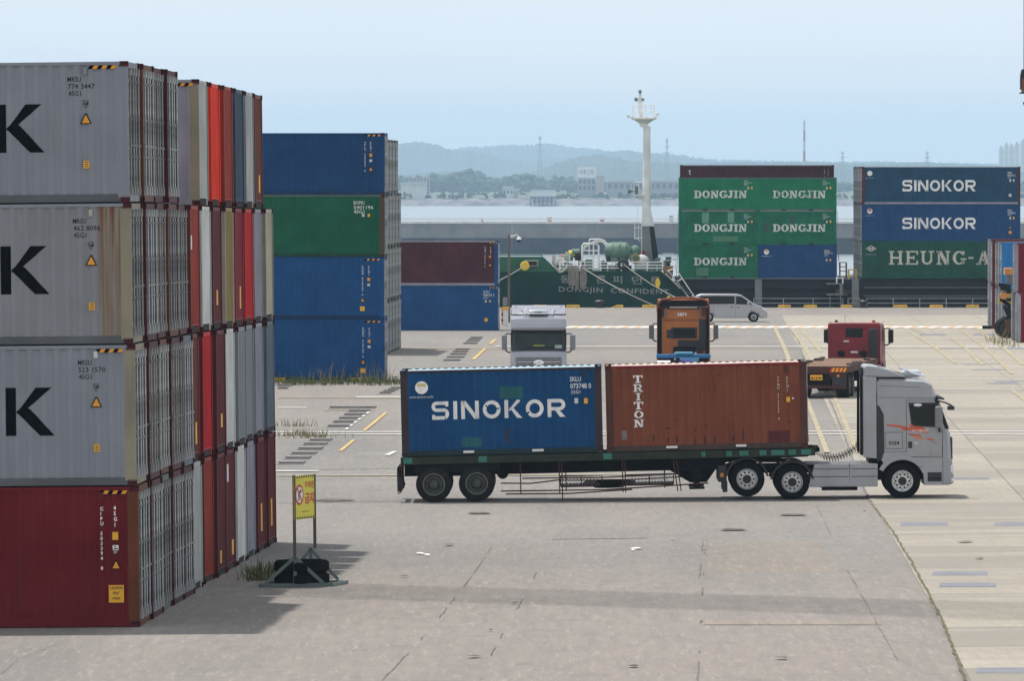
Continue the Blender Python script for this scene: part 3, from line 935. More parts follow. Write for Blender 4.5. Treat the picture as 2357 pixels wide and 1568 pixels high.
def container(M4, L, H, col, label, end='door', lend='plain', door=None, post=None, rodm=None, casting=None, rail=None, brail=None, detail=2,
              group=None, name='shipping_container', wallmat=None, roofcol=None, endmat=None):
    """M4 places the base centre of the container; local +x is the right-hand end. detail: 2 near, 1 middle, 0 far"""
    root = empty(name, M4)
    tag(root, label, 'container', group)
    post = post or col; brail_m = brail or rail or col; rail = rail or col; casting = casting or post; endm = endmat or col
    rodm = rodm or M_ZINC
    W = CW; hx, hy = L/2, W/2
    mb, s0 = wall_mesh(L-.36, H, None)
    wm = wallmat or col
    kw = ('side_wall', round(L,2), H, wm.name)
    if kw not in _CM: _CM[kw] = mb.mesh('side_wall', wm, fix=False)
    a = link('side_wall', _CM[kw], root, (0, -hy+.012, 0))
    b_ = link('side_wall', _CM[kw], root, (0, hy-.012, 0), (0,0,math.pi))
    root_s0 = s0
    rm = roofcol or col
    def roof():
        q = MB(); n = int((L-.4)/.21); st = (L-.4)/n
        pr = []
        for k in range(n):
            x = -hx+.2+k*st
            pr += [(x, H-.035), (x+st*.35, H-.035), (x+st*.5, H-.012), (x+st*.85, H-.012)]
        pr.append((hx-.2, H-.035))
        for (x, z) in pr: q.v += [(x, -hy+.06, z), (x, hy-.06, z)]
        for i in range(len(pr)-1): q.f.append((2*i, 2*i+2, 2*i+3, 2*i+1))
        return q
    link('roof', shared(('roof', L, H), roof, rm), root)
    link('underside', shared(('underside', L, H), lambda: MB().box(-hx+.1, hx-.1, -hy+.06, hy-.06, .10, .16), M_DARK), root)
    link('top_rail', shared(('top_rail', L, H), lambda: MB().box(-hx+.16, hx-.16, -.03, .03, H-.075, H-.008), rail), root, (0,-hy+.034,0))
    link('top_rail', shared(('top_rail', L, H), lambda: MB().box(-hx+.16, hx-.16, -.03, .03, H-.075, H-.008), rail), root, (0,hy-.034,0))
    def bottom_rail_mb():
        q = MB()
        q.box(-hx+.16, hx-.16, -.012, .03, .03, .172); q.box(-hx+.16, hx-.16, -.02, .03, .012, .03)
        return q
    link('bottom_rail', shared(('bottom_rail', L, H), bottom_rail_mb, brail_m), root, (0,-hy+.026,0))
    link('bottom_rail', shared(('bottom_rail', L, H), bottom_rail_mb, brail_m), root, (0,hy-.026,0), (0,0,math.pi))
    pm = lambda: MB().box(-.11, .11, -.06, .06, .10, H-.10)
    for sx in (-1, 1):
        for sy in (-1, 1):
            link('corner_post', shared(('corner_post', H), pm, post), root, (sx*(hx-.118), sy*(hy-.068), 0))
    if detail >= 1:
        for sx in (-1, 1):
            for sy in (-1, 1):
                for z in (.059, H-.059):
                    link('corner_casting', shared('corner_casting', casting_mb, casting), root, (sx*(hx-.089), sy*(hy-.081), z))
    for sx, kind in ((1, end), (-1, lend)):
        rot = (0,0,0) if sx > 0 else (0,0,math.pi)
        if kind == 'door':
            dm = door or col
            w2 = (W-.30)/2
            for sy in (-1, 1):
                dr = link('door', shared(('door', H), lambda: door_mb(w2-.012, H-.30), dm), root)
                dr.location = (sx*(hx-.05), 0, .16)
                y0 = (-w2 if sy < 0 else .012)
                if sx > 0: dr.location.y = y0
                else: dr.rotation_euler = rot; dr.location.y = -y0
                if detail >= 1:
                    for f in (.22, .78):
                        link('lock_rod', shared(('lock_rod', H), lambda: rod_mb(H-.30), rodm), dr, (0, f*w2, 0))
                    for z in ((.25, .95, 1.65, H-.55) if detail >= 2 else (.3, 1.3, H-.6)):
                        link('hinge', shared('hinge', lambda: MB().box(-.02,.045,-.08,.08,-.045,.045), post), dr, (0, 0 if sy < 0 else w2, z))
            link('door_header', shared(('door_header', H), lambda: MB().box(-.09, .0, -w2-.03, w2+.03, H-.14, H-.012), post), root, (sx*(hx-.03),0,0), rot)
            link('door_sill', shared('door_sill', lambda: MB().box(-.09, .012, -w2-.03, w2+.03, .012, .155), post), root, (sx*(hx-.03),0,0), rot)
        else:
            link('end_wall', shared(('end_wall', H), lambda: end_mb(W-.2, H, True), endm), root, (sx*(hx-.03),0,0), rot)
            def sill():
                q = MB(); q.box(-.09, .0, -hy+.16, -.90, .012, .20); q.box(-.09, .0, .90, hy-.16, .012, .20)
                q.box(-.09, .0, -.90, .90, .165, .20)
                return q
            link('end_sill', shared('end_sill', sill, endm), root, (sx*(hx-.03),0,0), rot)
            link('end_header', shared(('end_header', H), lambda: MB().box(-.08, .005, -hy+.12, hy-.12, H-.10, H-.012), endm), root, (sx*(hx-.03),0,0), rot)
            link('tunnel', shared('tunnel', lambda: MB().box(-.6, -.02, -.90, .90, .012, .164), M_DARK), root, (sx*(hx-.03),0,0), rot)
    root['s0'] = s0
    CCOUNT[0] += 1
    return root
def hazard(root, x1, H, mat_a, mat_b, n=6, w=.56):
    """black and yellow height marks just under the top rail"""
    for i in range(n):
        xa = x1-w+i*w/n
        mb = MB(); yy = -CW/2-.003
        mb.quad((xa,yy,H-.155),(xa+w/n,yy,H-.155),(xa+w/n+.045,yy,H-.085),(xa+.045,yy,H-.085))
        mb.build('height_mark', mat_a if i % 2 else mat_b, root)
def side_text(root, L, body, x, ztop, h, mat=None, bold=.0, line=1.0, spacing=1.0, w=None, anchor='l', wear=0, name='lettering', alphabet=None, gap=.14, vertical=False, vgap=.14, seed=1, deco=True):
    polys = word_polys(body, alphabet, gap, vertical, vgap) if alphabet else text_polys(body, bold, spacing, line)
    return letter(name, polys, mat or M_LW, root, x, ztop-h, h, -CW/2+.012, s0=-int((L-.36)/CORR_P)*CORR_P/2, w=w, anchor=anchor, wear=wear, seed=seed)
def vert(s): return '\n'.join(s)
def sticker(root, x, z, w, h, mat, name='sticker'):
    L = 0
    mb = MB(); mb.box(x-w/2, x+w/2, -CW/2-.002, -CW/2+.008, z-h/2, z+h/2)
    return mb.build(name, mat, root)
def tri_sticker(root, x, z, s, k=1.0):
    mb = MB(); y = -CW/2
    mb.prism([(x-s/2,z),(x+s/2,z),(x+s*.06,z+s*.92),(x-s*.06,z+s*.92)], 'y', y-.004, y+.006); o = mb.build('warning_triangle', M_LK, root)
    mb = MB(); i = s*.12
    mb.prism([(x-s/2+i*1.1,z+i*.6),(x+s/2-i*1.1,z+i*.6),(x+s*.02,z+s*.78),(x-s*.02,z+s*.78)], 'y', y-.007, y-.0045); mb.build('warning_face', M_STICK2, o)
# ================================================================== LEFT-HAND STACK
def P(n, c, **k):
    l = .3*c[0]+.55*c[1]+.15*c[2]
    c = tuple(max(.0015, min(.85, l+(x-l)*1.22)) for x in c)
    return paint('container paint '+n, c, **k)
C_GREY = P('pale grey', (.238,.250,.278), rust=.14, dirt=.30, fade=.06, dirtcol=(.14,.135,.13))
C_GREYB = P('blue grey', (.25,.275,.295), rust=.25, dirt=.35)
C_GREYD = P('dark grey', (.13,.14,.145), rust=.4, dirt=.4)
C_LAV = P('lavender grey', (.275,.275,.315), rust=.1, dirt=.2)
C_WHITE = P('dirty white', (.43,.445,.44), rust=.45, dirt=.45, rustcol=(.05,.04,.035))
C_WHITE2 = P('white', (.62,.63,.62), rust=.5, dirt=.35, rustcol=(.05,.045,.04))
C_CREAM = P('cream', (.42,.40,.33), rust=.45, dirt=.5, rustcol=(.16,.08,.03))
C_TAN = P('khaki', (.25,.195,.09), rust=.5, dirt=.55, rustcol=(.12,.07,.03))
C_RED = P('signal red', (.42,.030,.032), rust=.2, dirt=.35, dirtcol=(.12,.02,.02))
C_ORRED = P('orange red', (.66,.065,.028), rust=.2, dirt=.3, dirtcol=(.16,.03,.02))
C_RUSTRED = P('rust red', (.26,.045,.030), rust=.35, dirt=.4, dirtcol=(.08,.02,.018))
C_CRIM = P('crimson', (.19,.020,.030), rust=.25, dirt=.35, dirtcol=(.06,.015,.02))
C_MAR = P('maroon', (.098,.019,.022), rust=.3, dirt=.4, dirtcol=(.03,.012,.013))
C_DRED = P('dark red', (.112,.012,.014), rust=.32, dirt=.5, dirtcol=(.05,.012,.014))
C_BRRED = P('brown red', (.13,.038,.025), rust=.4, dirt=.45, dirtcol=(.06,.02,.015))
C_NAVY = P('slate navy', (.045,.070,.110), rust=.2, dirt=.3)
C_SLATE = P('slate grey', (.125,.155,.175), rust=.3, dirt=.3)
C_POST = P('post maroon', (.060,.014,.017), rust=.45, dirt=.4, dirtcol=(.03,.012,.012))
C_POSTR = P('post rust', (.11,.040,.022), rust=.8, dirt=.5)
C_RAILD = P('dark bottom rail', (.105,.112,.118), rust=.35, dirt=.4)
C_LEAF = P('shaded leaf grey', (.095,.105,.112), rust=.35, dirt=.5); C_LEAF2 = P('shaded leaf dark', (.055,.058,.058), rust=.45, dirt=.5); C_LEAF3 = P('shaded leaf cream', (.19,.175,.14), rust=.55, dirt=.6, rustcol=(.10,.05,.025))  # leaves darkened: shade between the lock rods is put into the paint
def rusty_wall(name, rgb, x0, x1):
    """grey side wall with long rust runs in a band near its right-hand end"""
    m = paint(name, rgb, rust=.12, dirt=.2, fade=.06)
    nt = m.node_tree; b = nt.nodes['Principled BSDF']
    prev = b.inputs['Base Color'].links[0].from_socket
    tc = nt.nodes.new('ShaderNodeTexCoord'); sp = nt.nodes.new('ShaderNodeSeparateXYZ')
    nt.links.new(tc.outputs['Object'], sp.inputs[0])
    mr = nt.nodes.new('ShaderNodeMapRange'); mr.inputs['From Min'].default_value = x0; mr.inputs['From Max'].default_value = x1
    nt.links.new(sp.outputs['X'], mr.inputs['Value'])
    f = noise(nt, tc.outputs['Object'], 1.0, 5, .6, (9,9,.22))
    mr2 = nt.nodes.new('ShaderNodeMapRange'); mr2.inputs['From Min'].default_value = .3; mr2.inputs['From Max'].default_value = 2.9
    mr2.inputs['To Min'].default_value = .45; mr2.inputs['To Max'].default_value = 1.0
    nt.links.new(sp.outputs['Z'], mr2.inputs['Value'])
    mu = N(nt, 'ShaderNodeMath', operation='MULTIPLY'); nt.links.new(mr.outputs[0], mu.inputs[0]); nt.links.new(ramp(nt, f, .36, .50), mu.inputs[1])
    mu2 = N(nt, 'ShaderNodeMath', operation='MULTIPLY'); nt.links.new(mu.outputs[0], mu2.inputs[0]); nt.links.new(mr2.outputs[0], mu2.inputs[1])
    mu3 = N(nt, 'ShaderNodeMath', operation='MULTIPLY'); nt.links.new(mr.outputs[0], mu3.inputs[0]); mu3.inputs[1].default_value = .5
    prev = mixc(nt, mu3.outputs[0], prev, (.27,.235,.155))
    c = mixc(nt, mu2.outputs[0], prev, (.165,.070,.022))
    nt.links.new(c, b.inputs['Base Color'])
    return m
C_GREYRUST = rusty_wall('rust streaked grey', (.235,.242,.262), 5.36, 5.50)
C_CREAMPOST = P('cream rusty post', (.26,.24,.185), rust=.7, dirt=.5, rustcol=(.15,.07,.025))

YAW = -R(2.44)
DIRX, DIRY = math.sin(R(2.44)), math.cos(R(2.44))
X0L, Y0L = ux(314.3, 134.0)-.03, 134.0
TCOL = [0, 2.46, 4.92, 7.38, 9.84, 12.75, 16.1, 19.0, 21.85, 24.9, 28.05, 31.15, 34.2]
H40 = 2.896; L40 = 12.192; L20 = 6.058; H20 = 2.591
def stack_matrix(xe, ye, L, tier_z, yaw=YAW, dx=0.0, dyaw=0.0):
    """matrix of a container whose near right-hand corner stands at xe, ye"""
    base = tilt(xe, ye, yaw)
    return base @ Matrix.Translation((-L/2+dx, CW/2, tier_z)) @ Matrix.Rotation(dyaw, 4, 'Z')
rst = random.Random(17)
# colour, kind of end, door/end colour, post colour, short description
D, E = 'door', 'plain'
T1 = [(C_GREY,D,C_GREYB,C_GREY),(C_GREYB,D,C_GREYB,C_POSTR),(C_GREYB,D,C_GREYB,C_POST),(C_GREYD,D,C_GREYD,C_POST),None,None,
      (C_LAV,E,C_WHITE,C_CREAMPOST),(C_ORRED,E,C_ORRED,C_ORRED),(C_RUSTRED,E,C_RUSTRED,C_RUSTRED),(C_NAVY,E,C_NAVY,C_NAVY),(C_WHITE,E,C_WHITE,C_GREY),(C_MAR,E,C_BRRED,C_MAR),None]
T2 = [(C_GREY,D,C_GREYB,C_CREAMPOST),(C_GREYB,D,C_GREYB,C_POST),(C_CREAM,D,C_CREAM,C_POST),(C_GREYD,D,C_GREYD,C_POSTR),(C_GREYD,D,C_SLATE,C_POST),(C_RUSTRED,E,C_RUSTRED,C_BRRED),
      (C_WHITE,E,C_WHITE2,C_WHITE),(C_MAR,E,C_MAR,C_MAR),(C_TAN,E,C_TAN,C_CREAM),(C_CRIM,E,C_CRIM,C_CRIM),(C_RED,E,C_RED,C_RED),(C_LAV,E,C_LAV,C_LAV),(C_CREAM,E,C_CREAM,C_CREAMPOST)]
T3 = [(C_GREY,D,C_SLATE,C_CREAMPOST),(C_WHITE,D,C_WHITE,C_POST),(C_CREAM,D,C_CREAM,C_POSTR),(C_CREAM,D,C_CREAM,C_POST),(C_GREYB,D,C_GREYB,C_SLATE),(C_BRRED,E,C_BRRED,C_BRRED),
      (C_RED,E,C_RED,C_CRIM),(C_MAR,E,C_MAR,C_MAR),(C_WHITE2,E,C_WHITE2,C_WHITE2),(C_GREYB,E,C_GREY,C_GREY),(C_GREY,E,C_GREY,C_GREY),(C_LAV,E,C_LAV,C_LAV),(C_SLATE,E,C_SLATE,C_SLATE)]
T4 = [(C_DRED,D,C_GREYD,C_POSTR),(C_GREYB,D,C_GREYB,C_POST),(C_GREYD,D,C_GREYD,C_GREYD),(C_GREYB,D,C_GREYD,C_POST),(C_GREYB,D,C_GREYD,C_POST),(C_CREAM,E,C_WHITE,C_WHITE),
      (C_RUSTRED,E,C_RUSTRED,C_BRRED),(C_MAR,E,C_MAR,C_MAR),(C_MAR,E,C_MAR,C_MAR),(C_WHITE2,E,C_WHITE2,C_WHITE2),(C_LAV,E,C_LAV,C_LAV),(C_MAR,E,C_MAR,C_MAR),(C_DRED,E,C_MAR,C_MAR)]
CNAME = {}
for m_, nm in ((C_GREY,'pale grey'),(C_GREYB,'blue-grey'),(C_GREYD,'dark grey'),(C_LAV,'lavender grey'),(C_WHITE,'dirty white'),(C_WHITE2,'white'),(C_CREAM,'cream'),(C_TAN,'khaki'),(C_RED,'bright red'),
               (C_ORRED,'orange-red'),(C_RUSTRED,'rusty red'),(C_CRIM,'crimson'),(C_MAR,'dark maroon'),(C_DRED,'dark red'),(C_BRRED,'brownish red'),(C_NAVY,'slate navy'),(C_SLATE,'slate grey')):
    CNAME[m_.name] = nm
ORD = ['first','second','third','fourth','fifth','sixth','seventh','eighth','ninth','tenth','eleventh','twelfth','thirteenth']
TIER = ['top','upper-middle','lower-middle','bottom']
left = {}
for ti, T in enumerate((T1, T2, T3, T4)):
    for ci, c in enumerate(T):
        if c is None: continue
        col, kind, endc, post = c
        xe, ye = X0L + DIRX*TCOL[ci], Y0L + DIRY*TCOL[ci]
        Mx = stack_matrix(xe, ye, L40, (3-ti)*(H40+.014), dx=([[-.02,.01,.05,.09],[.04,.07,.10,.12],[.0,.02,.05,.06],[.08,.07,.10,.10],[.04,.02,.12,.11]][ci][ti] if ci < 5 else .02+rst.uniform(-.05,.05)), dyaw=rst.uniform(-.0015,.0015))
        nm = CNAME[endc.name]
        what = 'door end' if kind == D else 'ribbed end'
        lab = f"{nm} container {what}, {ORD[ci]} from front in left stack's {TIER[ti]} tier"
        if ci == 0:
            lab = ['pale grey container with black K and code ending 3447, top of left stack','rust-streaked grey container with black K, second from top of left stack',
                   'pale grey container with black K, code ending 1570, just above the dark red one','dark red container with yellow caution sticker at the bottom of left stack'][ti]
        leaf = {C_GREYB.name: C_LEAF, C_GREY.name: C_LEAF, C_SLATE.name: C_LEAF, C_GREYD.name: C_LEAF2, C_CREAM.name: C_LEAF3, C_WHITE.name: C_LEAF3}.get(endc.name, endc) if kind == D else endc
        o = container(Mx, L40, H40, col, lab, end=kind, door=leaf, endmat=endc, post=post, casting=C_POST, brail=(C_RAILD if endc is not C_DRED and ci == 0 and ti < 3 else None),
                      rodm=M_ZINC if rst.random() < .6 else M_ZINCD, detail=2 if ci < 5 else 1, group='containers of the left-hand stack',
                      wallmat=C_GREYRUST if (ti == 1 and ci == 0) else None, rail=(C_CREAMPOST if endc is C_CREAM else None))
        left[(ti, ci)] = o
# writing on the front row
CODES = [('MRSU','774 3447'),('MRSU','462 8096'),('MRSU','523 1570')]
PXM = 112.3
def lx(u, ti=0):                   # picture column -> local x on the near face
    return (u-314.3)/PXM + L40/2
M_KBLK = M_LK
for ti in range(3):
    o = left[(ti,0)]
    dx_ = [-.0,.02,.05][ti]
    side_text(o, L40, 'K', lx([7,11,14][ti]), H40-.865, .99, M_KBLK, alphabet=gothicK, w=1.0, name='letter')
    u0 = [174,179,182][ti]
    side_text(o, L40, CODES[ti][0], lx(u0), H40-.31, .105, M_LG, w=.28, bold=.008)
    side_text(o, L40, CODES[ti][1], lx(u0+1), H40-.455, .105, M_LG, w=.555, bold=.008)
    side_text(o, L40, '45G1', lx(u0+2), H40-.60, .105, M_LG, w=.26, bold=.008)
    u1 = u0+42
    mb = MB(); x = lx(u1); z = H40-.845
    mb.box(x-.05,x+.05,-CW/2-.002,-CW/2+.004,z-.045,z+.045); sq = mb.build('code_mark', M_LG, o)
    mb = MB(); mb.box(x-.035,x+.035,-CW/2-.005,-CW/2-.0025,z+.005,z+.03); mb.box(x-.035,x+.0,-CW/2-.005,-CW/2-.0025,z-.03,z-.01); mb.build('code_face', C_GREY, sq)
    side_text(o, L40, '33', lx(u1)-.035, H40-.905, .05, M_LG)
    tri_sticker(o, lx(u1), H40-1.28, .235)
    sticker(o, lx(u1), H40-2.115, .12, .155, M_STICK)
    mb = MB(); x = lx(u1)
    for k in range(3): mb.box(x-.04,x+.04,-CW/2-.005,-CW/2-.003,H40-2.165+.045*k,H40-2.15+.045*k)
    mb.build('sticker_print', M_LG, o)
    mb = MB(); x = lx(u1); mb.box(x-.04, x+.04, -CW/2-.025, -CW/2+.01, H40-.27, H40-.13); mb.build('vent_cover', [C_GREY, C_CREAM, C_WHITE2][ti], o, bevel=.008)
    if ti != 1: hazard(o, lx(284), H40, M_STICK2, M_LK)
o = left[(3,0)]
side_text(o, L40, vert('CIPU 503394 0'), lx(225), H40-.42, 1.30, M_LW, bold=.03, w=.065)
side_text(o, L40, vert('45G1'), lx(256), H40-.40, .43, M_LW, bold=.03, w=.07)
sticker(o, lx(259.5), H40-1.02, .12, .16, M_STICK)
mb = MB(); x = lx(260); mb.box(x-.06,x+.06,-CW/2-.002,-CW/2+.004,H40-1.31,H40-1.21); sq = mb.build('code_mark', M_LW, o)
mb = MB(); mb.box(x-.045,x+.045,-CW/2-.005,-CW/2-.0025,H40-1.295,H40-1.27); mb.box(x-.03,x+.01,-CW/2-.005,-CW/2-.0025,H40-1.25,H40-1.225); mb.build('code_face', C_DRED, sq)
side_text(o, L40, '87', lx(260)-.04, H40-1.325, .055, M_LW)
tri_sticker(o, lx(260.5), H40-1.70, .2)
sticker(o, lx(260.5), H40-2.21, .31, .36, M_STICK)
for k, t_ in enumerate(('CAUTION', "9'6''", 'HIGH')):
    letter('sticker_print', text_polys(t_, .01), M_LG, o, lx(260.5), H40-2.12-.105*k-(.0), .06, -CW/2-.006, w=[.26,.14,.15][k], anchor='c')
hazard(o, lx(284), H40, M_STICK2, M_LK)
mb = MB(); mb.box(lx(228)-.045, lx(228)+.045, -CW/2-.025, -CW/2+.01, H40-.27, H40-.12); mb.build('vent_cover', C_MAR, o, bevel=.008)
# height marks and yellow stickers on ends that show them
hazard(left[(0,6)], L40/2-.16, H40, M_STICK2, M_LK)
def end_sticker(o, y, z, w, h, mat, name='sticker'):
    mb = MB(); mb.box(L40/2-.034, L40/2-.022, y-w/2, y+w/2, z-h/2, z+h/2); mb.build(name, mat, o)
for (ti, ci, y, z, w, h, mt) in ((0,11,.3,.62,.35,.45,M_STICK),(1,5,-.9,2.05,.5,.32,M_PLAC),(1,7,.0,.75,.3,.36,M_STICK),(1,9,.35,.70,.3,.55,M_STICK),(2,5,.5,.62,.35,.5,M_STICK),(2,7,.2,.75,.4,.32,M_STICK),
                                (3,7,-.2,.45,.35,.3,M_STICK),(3,8,.5,.52,.5,.36,M_STICK),(3,8,-.8,2.35,.6,.42,M_PLAC),(3,11,.0,.85,.35,.7,M_STICK),(3,12,-.1,.85,.35,.7,M_STICK)):
    if (ti, ci) in left: end_sticker(left[(ti,ci)], y, z, w, h, mt)

# ================================================================== BLUE STACK (middle left) and the rows behind
C_BLUE = P('deep blue', (.005,.045,.125), rust=.12, dirt=.22, dirtcol=(.015,.03,.06), fade=.10)
C_BLUE2 = P('blue', (.006,.064,.175), rust=.15, dirt=.25, dirtcol=(.015,.04,.08), fade=.10)
C_GREEN = P('green', (.012,.090,.050), rust=.2, dirt=.3, dirtcol=(.02,.05,.035))
C_GGREY = P('green grey', (.105,.135,.125), rust=.3, dirt=.45)
C_DGREEN = P('dark green grey', (.055,.075,.068), rust=.3, dirt=.5)
C_BROWN = P('brown post', (.075,.052,.035), rust=.6, dirt=.5)
C_NAVYR = P('navy bottom rail',(.006,.030,.085),rust=.3,dirt=.4); C_GREENR = P('green bottom rail',(.010,.050,.032),rust=.3,dirt=.4)
YB = 306.0
pb = lambda u: (u-885)/49.2 + L40/2
for ti in range(4):
    col = [C_BLUE, C_GREEN, C_BLUE2, C_BLUE2][ti]
    xe = ux([885,885,883.5,884.5][ti], YB)
    Mx = stack_matrix(xe, YB, L40, (3-ti)*(H40+.012), dyaw=[.001,-.001,.0008,0][ti])
    lab = ['deep blue container at the top of the stack beyond the grey K containers','green container between blue ones in the stack behind the grey K containers',
           'blue container just under the green one in the middle stack','blue container standing in weeds at the bottom of the middle stack'][ti]
    o = container(Mx, L40, H40, col, lab, end=D, door=[C_BLUE,C_GREEN,C_BLUE2,C_BLUE2][ti], post=[C_BLUE,C_BROWN,C_BLUE2,C_BLUE2][ti], detail=1, group='containers of the middle stack',
                  roofcol=(C_WHITE if ti == 1 else None), rail=(C_GGREY if ti == 1 else None), brail=[C_NAVYR,C_GREENR,C_NAVYR,C_NAVYR][ti], casting=C_POST if ti < 2 else col)
    if ti != 1:
        hazard(o, pb(874), H40, M_STICK2, M_LK, 6, .7)
        side_text(o, L40, vert(['VFLU 500894 0','','PHRU 010762 0','PHRU 010760 5'][ti]), pb([838,0,834,834][ti]), H40-.41, 1.40, M_LW2, bold=.03, w=.095)
        side_text(o, L40, vert('45G1'), pb([851,0,848,848][ti]), H40-.41, .45, M_LW2, bold=.03, w=.10)
        u = [853.5,0,850,850][ti]
        sticker(o, pb(u), H40-1.04, .13, .16, M_STICK2)
        sticker(o, pb(u), H40-1.30, .13, .12, M_LW2, 'code_mark')
        tri_sticker(o, pb([853.5,0,836,836][ti]), H40-[1.78,0,2.10,2.10][ti], .22)
        if ti > 1: sticker(o, pb(835.5), H40-2.42, .22, .22, M_STICK)
    else:
        side_text(o, L40, 'BOMU', pb(814), H40-.28, .16, M_LW, w=.50)
        side_text(o, L40, '5401196', pb(814), H40-.50, .16, M_LW, w=.92)
        side_text(o, L40, '45G1', pb(814), H40-.70, .16, M_LW, w=.50)
        sticker(o, pb(836), H40-.95, .12, .14, M_LW2, 'code_mark'); sticker(o, pb(849), H40-.95, .11, .14, M_STICK)
# row behind: ends only show
XB2 = lambda Y: ux(923, 366.0) + (Y-366.0)*math.tan(R(2.44))
for ti in range(4):
    for ci in range(5):
        if ti == 0 and ci == 4: continue
        Y = 366.0 - CW - .08 - (4-ci)*2.75
        col = [C_GGREY, C_DGREEN][(ti+ci) % 2]
        Mx = stack_matrix(XB2(Y), Y, L40, (3-ti)*(H40+.012))
        container(Mx, L40, H40, col, f"{CNAME.get(col.name,'grey-green' if col is C_GGREY else 'dark green')} door end, {ORD[ci]} in {TIER[ti]} tier of narrow row behind blue stack",
                  end=D, door=col, post=[C_DGREEN,C_GGREY,C_BROWN][(ti*2+ci)%3], detail=1, group='grey-green row behind the middle stack')
# far pair at the quay
YC = 423.0
C_MARO2 = P('plum maroon', (.062,.018,.026), rust=.15, dirt=.2, dirtcol=(.03,.012,.016))
pc = lambda u: (u-1145)/35.5 + L40/2
for ti, (col, lab) in enumerate(((C_MARO2, 'plum maroon container on top of the blue one near the ship bow'), (C_BLUE2, 'blue container on the ground under the plum maroon one near the ship bow'))):
    Mx = stack_matrix(ux(1146, YC), YC, L40, (1-ti)*(H40+.012))
    o = container(Mx, L40, H40, col, lab, end=D, door=C_BLUE2, post=[C_BLUE2,C_BLUE2][ti], detail=1, rail=(C_LAV if ti == 0 else None), group='pair of containers by the quay')
    if ti == 0:
        side_text(o, L40, vert('TGHU 507194 0'), pc(1114), H40-.36, 1.35, M_LW2, bold=.03, w=.09); side_text(o, L40, vert('45G1'), pc(1127), H40-.36, .5, M_LW2, bold=.03, w=.09)
        sticker(o, pc(1127), H40-1.02, .13, .14, M_STICK2); tri_sticker(o, pc(1127), H40-1.64, .2)
        hazard(o, pc(1143), H40, M_STICK2, M_LK, 6, .6)
    else:
        side_text(o, L40, 'SEGU', pc(1111), H40-.30, .16, M_LW, w=.42); side_text(o, L40, '908275 5', pc(1111), H40-.52, .16, M_LW, w=.72); side_text(o, L40, '45G1', pc(1111), H40-.72, .13, M_LW2, w=.32)
        sticker(o, pc(1117), H40-1.0, .11, .14, M_LW2, 'code_mark'); sticker(o, pc(1127), H40-1.0, .11, .14, M_STICK); sticker(o, pc(1118), H40-2.20, .22, .22, M_STICK)
        hazard(o, pc(1143), H40, M_STICK2, M_LK, 6, .6)
# yellow dunnage under the middle stack
for u0, u1 in ((600,656),(806,833)):
    a = gp(u0, 880); b_ = gp(u1, 880); mb = MB()
    mb.box(ux(u0,YB-.5), ux(u1,YB-.5), YB-.62, YB-.32, gh(-9,YB)-.02, gh(-9,YB)+.16)
    o = mb.build('wheel_stop', plain('yellow kerb paint',(.60,.36,.02),.7,var=.2,scale=4), bevel=.02)
    tag(o, 'yellow kerb block in the weeds, '+('close to the left stack' if u0 < 700 else 'below the middle blue stack'), 'kerb block')
# ================================================================== SHIP AT THE QUAY
YS = 503.0                              # near side of the hull at deck level
Q = lambda u, v, Y=YS: at(u, v, Y)
sx_ = lambda u, Y=YS: ux(u, Y)
sz_ = lambda v, Y=YS: at(CX, v, Y).z
M_HULL = paint('hull green', (.004,.050,.040), rust=.12, dirt=.5, rough=.7, fade=.25, dirtcol=(.008,.012,.013), scale=.35, spec=.08)
M_HULLG = paint('bulwark green', (.022,.115,.068), rust=.12, dirt=.35, rough=.5, fade=.2, dirtcol=(.02,.06,.045), scale=.5)
M_HULLD = paint('hull dark side', (.018,.022,.030), rust=.25, dirt=.4, rough=.55, dirtcol=(.035,.03,.028), scale=.5)
M_DECKG = paint('deck machinery green', (.135,.225,.18), rust=.5, dirt=.35, rough=.5, scale=2)
M_MAST = paint('mast white', (.80,.81,.79), rust=.12, dirt=.25, rough=.5, dirtcol=(.35,.36,.34), scale=.8)
M_MASTG = paint('mast grey', (.27,.285,.29), rust=.2, dirt=.4, rough=.55)
M_MASTDG = paint('mast foot dark green', (.014,.032,.030), rust=.2, dirt=.3, rough=.55)
M_RAIL = plain('ship rail white', (.80,.80,.78), .5, var=.1)
M_ROPE = plain('mooring rope', (.40,.38,.33), .95, var=.3, scale=20)
M_ROPED = plain('old rope', (.27,.255,.22), .95, var=.4, scale=14)
M_YEL = plain('yellow guard', (.72,.50,.02), .55, var=.12)
M_STEELG = paint('ship grey steel', (.21,.215,.21), rust=.45, dirt=.45, rough=.6)
M_BLACK = plain('black rubber', (.012,.012,.013), .8, var=.3)
ship = empty('container_ship', loc=(sx_(1400), YS, WATER_Z))
tag(ship, 'dark green container ship moored along the quay with white foremast', 'ship')
SO = Vector((sx_(1400), YS, WATER_Z))
def S(p): return Vector(p) - SO
def sbuild(mb, name, mat, parent=None, **k):
    """points given in world space, stored relative to the ship"""
    par = parent or ship
    off = SO if par is ship else SO + Vector(par.location)
    mb.v = [tuple(Vector(p) - off) for p in mb.v]
    return mb.build(name, mat, par, **k)
zdeck, zbul, zmain = sz_(624), sz_(591), sz_(704)
